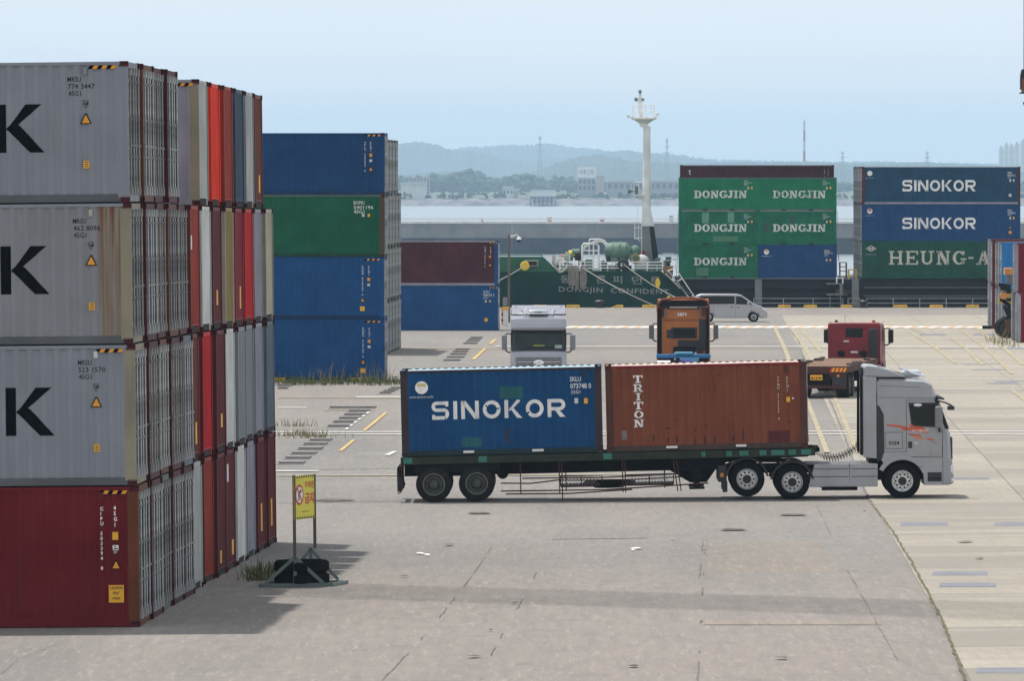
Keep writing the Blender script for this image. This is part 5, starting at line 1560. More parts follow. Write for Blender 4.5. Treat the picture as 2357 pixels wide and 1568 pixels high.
# right-hand bay
bay = [(470.0, C_SKD, 'dull blue container with white SINOKOR and worn O, top of the right ship bay'), (556.8, C_SK, 'clean blue container with white SINOKOR, second down in the right ship bay'), (641.5, C_HA, 'bottle green container with big cream HEUNG-A letters on the ship')]
M_CREAML = paint('cream letters', (.55,.54,.46), rust=0, dirt=.3, rough=.6, dirtcol=(.3,.3,.26), scale=2)
for r_i, (vb, col, lab) in enumerate(bay):
    o = deck_box(1984, vb, L40, H40, col, lab, end=E, lend=D, post=[P('post dark red',(.07,.02,.03)), C_SK, C_HA][r_i] if r_i == 0 else col, group='containers on the ship', rail=(C_LAV if r_i == 0 else None), door=col)
    x0 = -L40/2; X_ = lambda u: x0+(u-1984)/30.0
    if r_i < 2:
        side_text(o, L40, 'SINOKOR', X_(2077), H40-1.03, .87, M_LW, alphabet=sans, w=5.65, gap=.16)
        c = (X_(2002), -CW/2-.002, H40-.52); mb = MB(); mb.lathe([(0,-.002),(.20,-.002),(.20,.006),(0,.006)], c, 'y', 18); em = mb.build('emblem', M_LW, o)
        if r_i == 1:
            mb = MB(); mb.prism([(c[0]-.14,c[2]-.02),(c[0]+.14,c[2]-.02),(c[0]+.1,c[2]+.14),(c[0],c[2]+.19),(c[0]-.1,c[2]+.14)], 'y', c[1]-.007, c[1]-.003); mb.build('emblem_sun', plain('emblem red',(.40,.05,.05),.5), em)
        side_text(o, L40, 'www.sinokor.co.kr', X_(1991), H40-.84, .06, M_LW2, bold=.008, w=.72)
        side_text(o, L40, 'SKHU', X_(2320), H40-.40, .14, M_LW, bold=.008, w=.34); side_text(o, L40, ['870331 2','925370 1'][r_i], X_(2320), H40-.60, .15, M_LW, bold=.008, w=.60); side_text(o, L40, '45G1', X_(2320), H40-.78, .10, M_LW2, w=.28)
        sticker(o, X_(2326), H40-1.06, .13, .20, M_LW2, 'code_mark'); sticker(o, X_(2334), H40-1.06, .12, .20, M_STICK if r_i else M_LW2)
        if r_i: tri_sticker(o, X_(2326), H40-1.86, .18); sticker(o, X_(2326), H40-2.16, .22, .22, M_STICK2)
        else: sticker(o, X_(2326), H40-2.2, .22, .22, M_LW2)
    else:
        side_text(o, L40, 'HEUNG-A', X_(2046), H40-.76, 1.06, M_CREAML, alphabet=lambda ch: slab(ch, .24, .10), w=7.85, gap=.17)
        c = (X_(2005), -CW/2, H40-.58); mb = MB()
        mb.prism([(c[0]-.42,c[2]),(c[0],c[2]-.24),(c[0]+.42,c[2]),(c[0],c[2]+.24)], 'y', c[1]-.004, c[1]+.004); dm_ = mb.build('emblem', M_CREAML, o)
        mb = MB(); mb.prism([(c[0]-.30,c[2]),(c[0],c[2]-.17),(c[0]+.30,c[2]),(c[0],c[2]+.17)], 'y', c[1]-.008, c[1]-.005); mb.build('emblem_field', C_HA, dm_)
        mb = MB(); y_ = c[1]-.0115
        for (a0,a1,b0,b1) in ((-.17,-.07,-.14,.14),(.07,.17,-.14,.14),(-.07,.07,-.04,.04)): mb.quad((c[0]+a0,y_,c[2]+b0),(c[0]+a1,y_,c[2]+b0),(c[0]+a1,y_,c[2]+b1),(c[0]+a0,y_,c[2]+b1))
        mb.build('emblem_letter', M_CREAML, dm_)
        side_text(o, L40, 'heung-a.com', X_(1992), H40-1.0, .08, M_LW2, bold=.008, w=.85)
# row of containers behind the right bay: their left-hand ends show
for r_i, vb in enumerate((470.0, 556.8, 641.5)):
    for k in range(1, 5):
        Y = YS+k*2.55; base = at(1984, vb, YS)
        nm = ['blue','wine red','grey','green'][(k+r_i)%4]; cc = [C_SK, C_CRIM, C_GREYD, C_HA][(k+r_i)%4]
        Mx = Matrix.Translation((base.x+L40/2, Y+CW/2, base.z))
        container(Mx, L40, H40, cc, f"{nm} container in row {ORD[k]} behind the right ship bay, {['top','middle','bottom'][r_i]} tier", end=E, lend=D, door=cc, detail=1, group='rows behind the right ship bay')
# lashing rods crossing between the bays
mb = MB()
for (a, b_) in (((1976,470),(1983,556)),((1976,556),(1983,470)),((1972,641),(1982,558)),((1561,490),(1559,563)),((1557,640),(1562,565)),((1928,486),(1932,640)),((1934,640),(1927,560))):
    mb.tube([Q(*a,YS-.05),Q(*b_,YS-.05)], .02, 5)
sbuild(mb, 'lashing_rods', M_STEELG)
# ------------------------------------------------------------------ quay furniture and mooring lines
M_COPE = plain('cope yellow', (.62,.36,.03), .65, var=.25, scale=3)
zq = gh(0, QUAY_Y)
for i, (u0, u1, lab) in enumerate(((1227,1259,'behind the silver truck roof'),(1303,1335,'right of the silver truck roof'),(1406,1435,'right of the left bollard'),(1478,1511,'left of the orange truck'),(1791,1821,'right of the van nose'),(1850,1881,'left of the gangway platform'),
                      (1936,1962,'left of the right bollard'),(2057,2089,'under the letter H of the ship container'),(2140,2171,'under the letters of the ship container'),(2224,2254,'nearest the red right-hand stack'))):
    mb = MB(); a, b_ = ux(u0,QUAY_Y-.4), ux(u1,QUAY_Y-.4)
    mb.hexa([(a,QUAY_Y-.55,zq-.02),(b_,QUAY_Y-.55,zq-.02),(b_,QUAY_Y-.15,zq-.02),(a,QUAY_Y-.15,zq-.02),(a+(.45 if i == 2 else .03),QUAY_Y-.52,zq+.21),(b_-.03,QUAY_Y-.52,zq+.21),(b_-.03,QUAY_Y-.18,zq+.21),(a+(.45 if i == 2 else .03),QUAY_Y-.18,zq+.21)])
    tag(mb.build('quay_edge_block', M_COPE, bevel=.02), f'yellow quay edge block {lab}', 'edge block', 'yellow blocks along the quay edge')
M_BOLL = plain('bollard iron', (.018,.016,.016), .45, .3, var=.3)
M_BOLLT = plain('worn bollard top glint', (.55,.42,.22), .25, .9, var=.3)  # worn metal, with the sun's golden glint put into its colour
for u, lab in ((1380,'black mooring bollard in front of the ship name'),(1988,'black mooring bollard below the bottle green ship container')):
    c = Vector((ux(u,QUAY_Y-1.1), QUAY_Y-1.1, zq)); rt = empty('mooring_bollard', loc=c); tag(rt, lab, 'bollard', 'bollards on the quay')
    mb = MB(); mb.lathe([(.0,0),(.36,0),(.34,.06),(.24,.12),(.22,.30),(.27,.36)], (0,0,0), 'z', 20); mb.build('post', M_BOLL, rt, smooth=True)
    mb = MB(); mb.lathe([(.27,.355),(.42,.42),(.43,.50),(.36,.56),(.24,.585)], (0,0,0), 'z', 20); mb.build('head', M_BOLL, rt, smooth=True)
    mb = MB(); mb.lathe([(.24,.586),(.16,.61),(.0,.62)], (0,0,0), 'z', 20); mb.build('worn_glint_crown', M_BOLLT, rt, smooth=True)
def rope(pts, r, lab, name='mooring_line'):
    mb = MB(); P_ = []
    for a, b_ in zip(pts[:-1], pts[1:]):
        for k in range(10):
            t = k/10; p = a.lerp(b_, t); p.z -= .25*math.sin(math.pi*t)*min(1,(b_-a).length/20); P_.append(p)
    P_.append(pts[-1]); mb.tube(P_, r, 6)
    return tag(mb.build(name, M_ROPE, smooth=True), lab, 'mooring line', 'mooring lines of the ship')
rope([Q(1208,612,YS-.6), at(1160,640,YS-1.5), at(1100,672,QUAY_Y-.5)], .036, 'mooring line running left from the yellow rat guard')
rope([Q(1340,616,YS-.1), at(1446,676,QUAY_Y-.6)+Vector((0,0,0)), at(1525,711,QUAY_Y-1)], .036, 'long mooring line crossing the Korean ship name')
rope([Q(1436,609,YS-.1), at(1500,655,YS-1.2), at(1605,709,QUAY_Y-1)], .036, 'mooring line from the black fender ring down to the quay')
for u, v, lab in ((1514,652,'upper yellow oval rat guard on the mooring line'),(1539,692,'lower yellow oval rat guard above the orange truck')):
    mb = MB(); c = at(u, v, YS-1.5); mb.lathe([(.0,-.05),(.36,-.04),(.38,0),(.36,.04),(.0,.05)], (0,0,0), 'x', 18)
    mb.v = [(p[0], p[1]*.55, p[2]) for p in mb.v]
    o = mb.build('rat_guard', M_YEL, smooth=True); o.location = c; o.rotation_euler = (0,0,R(62)); tag(o, lab, 'rat guard')
# ================================================================== VEHICLES
M_TYRE = plain('tyre rubber', (.009,.009,.010), .95, var=.3, scale=6, spec=.0)
M_TYRED = plain('dusty tyre rubber', (.012,.012,.0115), .9, var=.4, scale=5, spec=.2)
M_RIM = plain('rim steel', (.58,.585,.59), .35, .55, var=.15, scale=8)
M_RIMD = plain('dirty rim', (.060,.066,.058), .8, .1, var=.4, scale=6)
M_HUB = plain('hub black', (.010,.010,.014), .6, var=.3)
M_CHAS = plain('chassis black', (.009,.008,.010), .8, var=.4, scale=4, spec=.15)
M_PLAST = plain('black plastic trim', (.018,.018,.021), .6, var=.2)
M_GLASS = plain('dark cab glass', (.006,.010,.012), .08, var=.1, spec=.28)
M_GLASSW = plain('windscreen glass', (.012,.022,.021), .1, var=.4, scale=1.5, spec=.3)
M_LAMP = plain('lamp glass', (.75,.77,.80), .15, var=.05, spec=.6)
M_AMBER = plain('amber lens', (.60,.22,.02), .3, var=.1)
M_REDL = plain('red lens', (.35,.02,.02), .3, var=.1)
M_CHROME = plain('chrome', (.80,.81,.83), .12, .95, var=.03)
def car_paint(name, rgb, metal=.35, rough=.34, var=.05):
    return plain(name, rgb, rough, metal, var=var, scale=1.2, spec=.5)
M_SILV = paint('silver grey truck paint', (.34,.35,.375), rust=.0, dirt=.30, rough=.36, fade=.05, dirtcol=(.22,.21,.20), metal=.35, spec=.5, scale=1.3)
M_SILV2 = car_paint('bright silver truck paint', (.33,.335,.37), metal=.55, rough=.3)
M_VAN = car_paint('silver van paint', (.42,.425,.44), metal=.4)
M_REDT = paint('dark red truck paint', (.21,.010,.018), rust=.0, dirt=.3, rough=.4, dirtcol=(.05,.012,.014), spec=.4)
M_ORT = paint('orange truck paint', (.42,.135,.032), rust=.12, dirt=.45, rough=.5, dirtcol=(.10,.035,.02), spec=.3)
M_ORTR = paint('brown orange truck paint', (.22,.055,.025), rust=.2, dirt=.5, rough=.5, dirtcol=(.05,.02,.018), spec=.3)
M_SOOT = paint('sooty panel', (.045,.045,.047), rust=.0, dirt=.5, rough=.7, dirtcol=(.02,.02,.02))
def wheel(parent, x, y, z, r=.54, w=.30, steer=False, dirty=False, side=-1, nuts=10):
    """one wheel (or twin pair): outer face towards side*y"""
    we = bpy.data.objects.new('wheel', None); COL.objects.link(we); we.parent = parent; we.location = (x, y, z)
    s = side
    mb = MB(); prof = [(r*.60, -w/2*s), (r*.80, -w/2*s), (r*.95, -w*.46*s), (r, -w*.36*s), (r, w*.36*s), (r*.95, w*.46*s), (r*.80, w/2*s), (r*.60, w/2*s)]
    mb.lathe(prof, (0,0,0), 'y', 36); mb.build('tyre', M_TYRED if dirty else M_TYRE, we, smooth=True, angle=40)
    rm = M_RIMD if dirty else M_RIM
    dish = .02 if steer else .10
    o_ = w/2*s
    mb = MB(); mb.lathe([(r*.60, o_*.98), (r*.57, o_*1.02), (r*.53, o_*.9), (r*.50, o_-dish*s), (r*.22, o_-(dish-.01)*s), (r*.20, o_-.02*s if not steer else o_+.03*s), (.0, o_-.02*s if not steer else o_+.03*s)], (0,0,0), 'y', 32)
    rim = mb.build('rim', rm, we, smooth=True, angle=30)
    mb = MB(); mb.cyl((0, o_-.05*s, 0), (0, o_+(.02 if not steer else .05)*s, 0), r*.25, 18, r*.22); mb.build('hub', M_HUB if not dirty else M_RIMD, we)
    if dirty:
        mb = MB(); n_ = 28
        mb.tube([(r*.60*math.cos(2*math.pi*k/n_), o_*1.0, r*.60*math.sin(2*math.pi*k/n_)) for k in range(n_)], .014, 5, True); mb.build('rim_edge', plain('rim edge grey',(.17,.175,.16),.7,var=.3), rim)
        mb = MB(); mb.tube([(r*.30*math.cos(2*math.pi*k/n_), o_-(dish-.01)*s, r*.30*math.sin(2*math.pi*k/n_)) for k in range(n_)], .012, 5, True); mb.build('hub_ring', M_HUB, rim)
    if not dirty:
        for k in range(nuts):
            a = 2*math.pi*k/nuts; rr_ = r*.385
            mb = MB(); mb.cyl((rr_*math.cos(a), o_-(dish+.01)*s, rr_*math.sin(a)), (rr_*math.cos(a), o_-(dish-.022)*s, rr_*math.sin(a)), .033, 8); mb.build('rim_hole', M_HUB, rim)
        if steer:
            for k in range(nuts):
                a = 2*math.pi*(k+.5)/nuts; rr_ = r*.47
                mb = MB(); mb.cyl((rr_*math.cos(a), o_-(dish+.01)*s, rr_*math.sin(a)), (rr_*math.cos(a), o_-(dish-.02)*s, rr_*math.sin(a)), .020, 8); mb.build('rim_hole', M_HUB, rim)
    return we
def arc_pts(cx, cz, r, a0, a1, n):
    return [(cx+r*math.cos(R(a0+(a1-a0)*k/n)), cz+r*math.sin(R(a0+(a1-a0)*k/n))) for k in range(n+1)]
def arc_band(cx, cz, r0, r1, a0, a1, n, y0, y1):
    mb = MB()
    mb.prism(arc_pts(cx,cz,r1,a0,a1,n)+arc_pts(cx,cz,r0,a1,a0,n), 'y', y0, y1)
    return mb
def panel(poly, y, t, s):
    """thin plate with outline poly (x,z) whose outer face lies at s*y"""
    mb = MB(); mb.prism(poly, 'y', s*(y-t), s*y); return mb
def tractor(M4, mat, label, high=True, fairing=True, lift=.0, skirtmat=None, twins=True, rear_only=False, group=None):
    t = empty('tractor_truck', M4); tag(t, label, 'truck', group)
    hw = 1.19
    top = 3.65 if high else 2.98
    dz = top-3.65
    prof = [(-.74,1.20),(-.74,top-.05),(-.66,top),(.0,top-.02),(.66,top-.07),(.88,top-.17),(1.02,top-.42),(1.08,3.02+dz*.35),(1.40,2.12),(1.48,1.96),(1.51,1.13),(1.53,.44),(1.40,.41),(.66,.41),(.63,.78)] \
           + arc_pts(0,.52,.66,22,140,12) + [(-.62,1.18)]
    secs = [(-hw,.13,.07),(-hw+.05,.075,.03),(-hw+.16,.03,.005),(-.62,.008,0),(.62,.008,0),(hw-.16,.03,.005),(hw-.05,.075,.03),(hw,.13,.07)]
    mb = MB(); npf = len(prof)
    for (yy, fx, fz) in secs:
        for (px, pz) in prof:
            qx = px-(fx if px > 1.0 else 0); qz = pz-(fz if pz > top-.25 else 0)
            mb.v.append((qx, yy, qz))
    for k in range(len(secs)-1):
        for i in range(npf):
            a_, b2 = k*npf+i, k*npf+(i+1)%npf
            mb.f.append((a_, b2, b2+npf, a_+npf))
    mb.f.append(tuple(range(npf))); mb.f.append(tuple(range((len(secs)-1)*npf, len(secs)*npf)))
    mb.build('cab', mat, t, smooth=True, angle=32)
    for s in (-1, 1):
        # window, door outline, fender, steps
        gl = [(.23,2.84),(.25,2.72),(.31,2.30),(.38,2.24),(.80,2.20),(1.10,2.20),(1.0,2.84)] if high else [(.1,2.55),(.12,2.30),(.22,2.15),(.85,2.14),(1.12,2.18),(1.06,2.62)]
        panel(gl, hw+.010, .02, s).build('side_window', M_GLASS, t)
        fr = [(.19,2.90),(.21,2.74),(.27,2.26),(.36,2.19),(1.22,2.14),(1.08,2.90)] if high else [(.06,2.60),(.08,2.28),(.18,2.10),(.85,2.08),(1.2,2.12),(1.1,2.68)]
        panel(fr, hw+.006, .012, s).build('window_frame', M_PLAST, t)
        mb = MB()
        for (a, b_) in (((.13,2.97),(.13,1.42)),((.13,2.97),(1.02,2.97)),((1.22,2.1),(1.20,1.25)),((-.02,1.28),(1.20,1.25))):
            mb.bar((a[0],s*(hw+.001),a[1]),(b_[0],s*(hw+.001),b_[1]), .012, .014)
        mb.build('door_gap', M_PLAST, t)
        panel([(.955,3.01+dz*.35),(1.075,3.01+dz*.35),(1.395,2.11),(1.215,2.11)], hw-.012, .06, s).build('a_pillar', M_GLASS, t)
        mb = MB()
        for (a, b_) in (((-.72,3.42+dz),(.55,3.36+dz)),((-.72,3.06+dz),(1.0,3.04+dz)),((1.215,.43),(1.215,1.95)),((-.54,1.42),(.13,1.42))):
            mb.bar((a[0],s*(hw+.0005),a[1]),(b_[0],s*(hw+.0005),b_[1]), .008, .010)
        mb.build('panel_seam', M_SOOT, t)
        arc_band(0,.52,.655,.80,38,152,12, s*(hw-.06), s*(hw+.035)).build('fender', mat, t, smooth=True, bevel=.02, angle=50)
        panel([(.76,.52),(1.18,.52),(1.18,.80),(.76,.80)], hw+.004, .03, s).build('step', M_PLAST, t)
        mb = MB(); mb.box(.76,1.18,s*(hw-.02) if s > 0 else -(hw+.02),s*(hw+.02) if s > 0 else -(hw-.02),.60,.625); mb.build('step_tread', M_CHAS, t)
        panel([(1.215,.43),(1.515,.45),(1.50,1.16),(1.215,1.20)], hw+.012, .05, s).build('bumper_corner', mat, t, bevel=.02)
        mb = MB(); mb.box(1.44,1.545,*sorted((s*(hw+.02),s*.86)),.78,1.02); mb.build('headlamp', M_LAMP, t, bevel=.03)
        mb = MB(); mb.box(1.46,1.55,*sorted((s*(hw+.018),s*.95)),.50,.62); mb.build('fog_lamp', M_LAMP, t, bevel=.02)
        # grab handle and door handle
        mb = MB(); mb.box(.18,.30,*sorted((s*hw,s*(hw+.012))),1.53,1.73); mb.build('door_handle', M_PLAST, t, bevel=.01)
        # mirror housing on arms
        mz0, mz1 = (2.14,2.80) if high else (2.0,2.62)
        mb = MB(); mb.box(.98,1.20,*sorted((s*(hw+.17),s*(hw+.40))),mz0,mz1); mi = mb.build('mirror', M_PLAST if not fairing else plain('mirror housing grey',(.19,.20,.215),.4), t, bevel=.05, seg=3)
        mb = MB(); mb.box(.965,.985,*sorted((s*(hw+.19),s*(hw+.38))),mz0+.03,mz1-.03); mb.build('mirror_glass', M_GLASS if not high else plain('mirror glass',(.2,.22,.23),.1,.7), mi)
        mb = MB(); mb.tube([(1.08,s*(hw-.02),mz1+.03),(1.10,s*(hw+.15),mz1+.05),(1.10,s*(hw+.28),mz1-.02)], .03, 6); mb.tube([(1.15,s*(hw-.02),mz0-.10),(1.12,s*(hw+.12),mz0-.10),(1.10,s*(hw+.26),mz0+.03)], .035, 6); mb.build('mirror_arm', M_PLAST, mi)
        if high:
            panel([(-.755,1.14),(-.62,1.20),(-.535,1.44),(-.55,2.55),(-.68,2.80),(-.755,2.83)], hw+.008, .03, s).build('air_intake', M_PLAST, t)
        if fairing:
            panel([(-1.17,1.26),(-.765,1.22),(-.765,3.68),(-1.17,3.70)], hw+.01, .05, s).build('side_fairing', mat, t, bevel=.02)
            panel([(-1.27,1.35),(-1.18,1.30),(-1.18,3.74),(-1.25,3.80)], hw-.02, .05, s).build('fairing_edge', M_CHAS, t)
        sk = skirtmat or mat
        if sk:
            for (xa, xb) in ((-2.80,-1.59),(-1.575,-.74)):
                panel([(xa-.03,.38),(xb,.38),(xb,1.07),(xa+.16 if xa < -2 else xa,1.07)], hw+.01, .12, s).build('side_skirt', sk, t, bevel=.02)
                mb = MB()
                for z in (.68, .91): mb.box(xa+.05,xb-.02,*sorted((s*(hw+.005),s*(hw+.018))),z,z+.018)
                mb.build('skirt_groove', M_SOOT, t)
        mb = MB(); mb.box(-2.42,-1.35,*sorted((s*.9,s*1.12)),.27,.37); mb.build('underrun_bar', M_CHAS, t)
        # rear mudguards
        for xa, lz in ((-3.31,0),(-4.67,lift)):
            arc_band(xa,.53+lz,.60,.655,8,172,14, *sorted((s*.62,s*1.21))).build('mudguard', M_PLAST, t, smooth=True, angle=50)
        mb = MB(); mb.box(-5.55,-5.28,*sorted((s*.7,s*1.2)),.55,1.05); mb.build('rear_lamp_box', M_PLAST, t, bevel=.03)
        mb = MB(); mb.box(-5.47,-5.38,*sorted((s*1.19,s*1.215)),.70,.82); mb.build('side_marker', M_AMBER, t)
        mb = MB(); mb.box(-5.40,-5.26,*sorted((s*.7,s*1.18)),.24,.56); mb.build('mudflap', M_PLAST, t)
        yo = s*1.03
        wheel(t, 0, s*(hw-.16), .54, .54, .31, True, side=s)
        wheel(t, -3.31, s*.93, .53, .53, .56, False, side=s)
        wheel(t, -4.67, s*.93, .53+lift, .53, .56, False, side=s)
    # front: windscreen, black surround, grille, visor
    wtop = 3.0+dz*.35
    def front_panel(pts, off=.012):     # (y, z) outline mapped onto the sloped screen line
        V = []
        for (y, z) in pts:
            tt = (z-2.12)/(3.02+dz*.35-2.12); x = 1.40+(1.08-1.40)*tt
            V.append((x+off, y, z+off*.3))
        mb = MB(); n = len(V); mb.add(V+[(v[0]-.03,v[1],v[2]) for v in V], [tuple(range(n)), tuple(range(n,2*n))[::-1]]+[(i+n,(i+1)%n+n,(i+1)%n,i) for i in range(n)])
        return mb
    front_panel([(-1.13,2.10),(1.13,2.10),(1.10,wtop),(-1.10,wtop)], .008).build('screen_surround', M_PLAST, t)
    front_panel([(-1.04,2.20),(1.04,2.20),(1.01,wtop-.10),(-1.01,wtop-.10)], .014).build('windscreen', M_GLASSW, t)
    mb = MB()
    for y in (-.75, .05): mb.bar((1.395,y,2.18),(1.37,y+.62,2.27), .02, .02)
    mb.build('wiper', M_CHAS, t)
    mb = MB(); mb.hexa([(1.06,-1.15,wtop+.00),(1.30,-1.12,wtop-.03),(1.30,1.12,wtop-.03),(1.06,1.15,wtop+.00),(1.02,-1.15,wtop+.10),(1.26,-1.12,wtop+.04),(1.26,1.12,wtop+.04),(1.02,1.15,wtop+.10)]); mb.build('sun_visor', M_PLAST if fairing else mat, t, bevel=.03)
    mb = MB(); mb.box(1.49,1.525,-.98,.98,1.16,1.84); mb.build('grille', plain('grille grey',(.17,.17,.185),.45,.3,var=.2,scale=6), t, bevel=.02)
    for z in (1.62, 1.42, 1.22): 
        mb = MB(); mb.box(1.522,1.545,-.92,.92,z,z+.035); mb.build('grille_bar', M_CHROME, t)
    mb = MB(); mb.lathe([(0,0),(.20,0),(.20,.02),(.165,.03),(.0,.012)], (0,0,0), 'x', 24); mb.v = [(1.535+p[0], p[1]*1.1, 1.60+p[2]*.62) for p in mb.v]; em = mb.build('badge', M_CHROME, t, smooth=True)
    mb = MB()
    for s in (-1,1): mb.hexa([(1.555,s*.08-.03-.02,1.50),(1.565,s*.08-.03+.05,1.50),(1.565,s*.08-.03+.05,1.50),(1.555,s*.08-.05,1.50),(1.555,s*.08-.0,1.70),(1.565,s*.08+.06,1.70),(1.565,s*.08+.06,1.70),(1.555,s*.08,1.70)])
    mb.bar((1.562,-.10,1.585),(1.562,.10,1.615), .012, .035); mb.build('badge_letter', M_CHROME, em)
    for s in (-1,1):
        mb = MB(); mb.prism([(s*.05,1.53),(s*.15,1.56),(s*.17,1.61),(s*.06,1.57)], 'x', 1.548, 1.556); mb.build('badge_field', M_HUB, em)
    mb = MB(); mb.box(1.50,1.55,-1.0,1.0,.46,.74); mb.build('bumper', mat, t, bevel=.04)
    # roof deflector: solid; a dark rear panel paints in the shade of its hollow
    if fairing:
        zb = top
        dp = [(-1.17,zb+.04),(-1.13,zb+.33),(-1.05,zb+.38),(-.80,zb+.35),(-.40,zb+.25),(.0,zb+.09),(.14,zb+.02),(-.60,zb+.02)]
        mb = MB(); n = len(dp); hw2 = hw-.03
        mb.prism(dp, 'y', -hw2, hw2); mb.build('roof_deflector', mat, t, smooth=True, bevel=.06, seg=3, angle=30)
        mb = MB(); mb.box(-1.20,-1.165,-hw2+.08,hw2-.08,zb+.06,zb+.30); mb.build('deflector_dark_back', M_CHAS, t)
        for s in ():
            mb = MB(); mb.hexa([(-1.1,s*(hw2-.02),zb+.0),(-.2,s*(hw2-.02),zb+.0),(-.2,s*(hw2-.30),zb+.0),(-1.1,s*(hw2-.30),zb+.0),(-1.1,s*(hw2-.05),zb+.26),(-.5,s*(hw2-.10),zb+.15),(-.5,s*(hw2-.35),zb+.15),(-1.1,s*(hw2-.35),zb+.26)]); 
        for s in (-1, 1):
            mb = MB(); mb.bar((-.72,s*1.02,zb+.335),(.05,s*.62,zb+.075), .02, .03); mb.build('deflector_seam', M_SOOT, t)
            mb = MB(); mb.hexa([(-.5,s*.98,zb+.0),(.35,s*.95,zb+.0),(.35,s*.90,zb+.0),(-.5,s*.90,zb+.0),(-.9,s*1.15,zb+.30),(-.3,s*1.13,zb+.16),(-.3,s*1.09,zb+.16),(-.9,s*1.09,zb+.30)]); mb.build('deflector_wing', mat, t, bevel=.01)
        mb = MB(); mb.box(.02,.62,-.42,.42,top-.01,top+.20); mb.build('roof_lamp_pod', plain('roof pod clear',(.50,.52,.55),.2,.3), t, bevel=.09, seg=4, smooth=True)
        mb = MB(); mb.tube([(.0,-.55,top+.27),(.35,-.60,top+.13),(.72,-.60,top+.02)], .035, 8); mb.tube([(.0,.55,top+.27),(.35,.60,top+.13),(.72,.60,top+.02)], .035, 8); mb.tube([(.70,-.60,top+.05),(.70,.60,top+.05)], .03, 8); mb.build('roof_bar', M_CHROME, t, smooth=True)
    # chassis
    for s in (-1, 1):
        mb = MB(); mb.box(-5.5,-.3,*sorted((s*.36,s*.46)),.78,1.04); mb.build('frame_rail', M_CHAS, t)
    mb = MB(); mb.box(-2.9,-.9,-.95,.95,1.04,1.075); mb.build('deck_plate', plain('deck plate',(.17,.17,.175),.6,.3,var=.3), t)
    mb = MB(); mb.box(-.8,.9,-.5,.5,.55,1.2); mb.build('engine', M_CHAS, t)
    for xa in (0,-3.31):
        mb = MB(); mb.cyl((xa,-1.0,.54),(xa,1.0,.54), .09, 10); mb.build('axle', M_CHAS, t)
    mb = MB(); mb.cyl((-4.67,-1.0,.54+lift),(-4.67,1.0,.54+lift), .09, 10); mb.build('axle', M_CHAS, t)
    mb = MB(); mb.lathe([(.0,1.10),(.48,1.10),(.50,1.16),(.46,1.20),(.0,1.20)], (-3.95,0,0), 'z', 20); mb.build('fifth_wheel', M_CHAS, t)
    mb = MB(); mb.box(-1.0,-.78,-1.0,1.0,1.1,3.2 if high else 2.6); mb.build('cab_back', M_CHAS if high and fairing else mat, t)
    return t
# ---- the big silver tractor in side view
TC = Vector((ux(2078.8, 196.5), 197.6, 0))
TM = tilt(TC.x, TC.y, -R(.6))
tr1 = tractor(TM, M_SILV, 'silver grey tractor truck numbered 5254 pulling the two containers', lift=.10)
M_DECO = plain('orange decal', (.55,.085,.035), .4, var=.1); M_DECO2 = plain('light orange decal', (.62,.20,.08), .4, var=.1); M_DECG = plain('grey decal', (.22,.24,.28), .4, var=.1)
zt_ = lambda xz, yz: ((xz-1195)/338.5, (1462-yz)/338.5)
for poly, mt in (([(1032,698),(1160,708),(1225,722),(1285,742),(1300,765),(1200,760),(1182,735),(1045,716)], M_DECO), ([(1262,700),(1395,720),(1425,742),(1470,792),(1310,778),(1285,745)], M_DECO),
                 ([(1255,795),(1380,806),(1398,824),(1275,816)], M_DECO), ([(1300,822),(1400,836),(1440,856),(1330,850)], M_DECO2), ([(1440,846),(1500,848),(1528,868),(1450,862)], M_DECO), ([(1480,872),(1530,882),(1565,908),(1510,895)], M_DECG)):
    panel([zt_(*p) for p in poly], 1.195, .01, -1).build('stripe_decal', mt, tr1)
def ttext(parent, body, xz, yz, h, mat, w=None, bold=0, y=-1.197, name='lettering'):
    x, z = zt_(xz, yz); return letter(name, text_polys(body, bold), mat, parent, x, z, h, y, w=w)
ttext(tr1, '5254', 1058, 908, .105, M_LK, .31, .012)
ttext(tr1, 'XCIENT', 1292, 780, .075, M_LW, .50, .006, y=-1.200)
ttext(tr1, 'AC', 1318, 905, .07, M_LW, .10, .03)
ttext(tr1, 'XCIENT', 1440, 1016, .04, M_DECG, .24, .01); ttext(tr1, '6x4', 1545, 1018, .04, M_DECO2, .10, .01)
mb = MB(); a, b_ = zt_(1025,948), zt_(1197,782)
for (p, q) in (((a[0],a[1]),(b_[0],a[1])),((b_[0],a[1]),(b_[0],b_[1])),((b_[0],b_[1]),(a[0],b_[1])),((a[0],b_[1]),(a[0],a[1]))): mb.bar((p[0],-1.193,p[1]),(q[0],-1.193,q[1]), .008, .012)
mb.build('locker_door', M_PLAST, tr1)
mb = MB(); c = zt_(1355,505); mb.ball((c[0],-1.20,c[1]), .13, .03, .05, 14, 8); mb.build('window_reflector', M_LAMP, tr1, smooth=True)
mb = MB(); mb.tube([(1.06,-1.2,2.96),(1.30,-1.38,2.90),(1.50,-1.36,2.80)], .03, 6); mb.box(1.36,1.56,-1.48,-1.22,2.68,2.80); mb.build('front_mirror', M_PLAST, tr1, bevel=.02)
for k, (yy, zz, dz_) in enumerate(((-.25,1.47,.0),(.3,1.47,.03))):
    mb = MB(); pts = []; n = 230
    for i in range(n+1):
        t_ = i/n; x = -2.72+1.46*t_; sag = -.30*math.sin(math.pi*min(1,t_*1.05))**.8
        amp = .0 if t_ < .14 else .085*min(1,(t_-.14)*6); a = t_*2*math.pi*17
        pts.append((x, yy+amp*math.cos(a), zz+dz_+sag+amp*math.sin(a)+.06*t_))
    mb.tube(pts, .009, 4); mb.build('air_hose', M_CHAS, tr1)

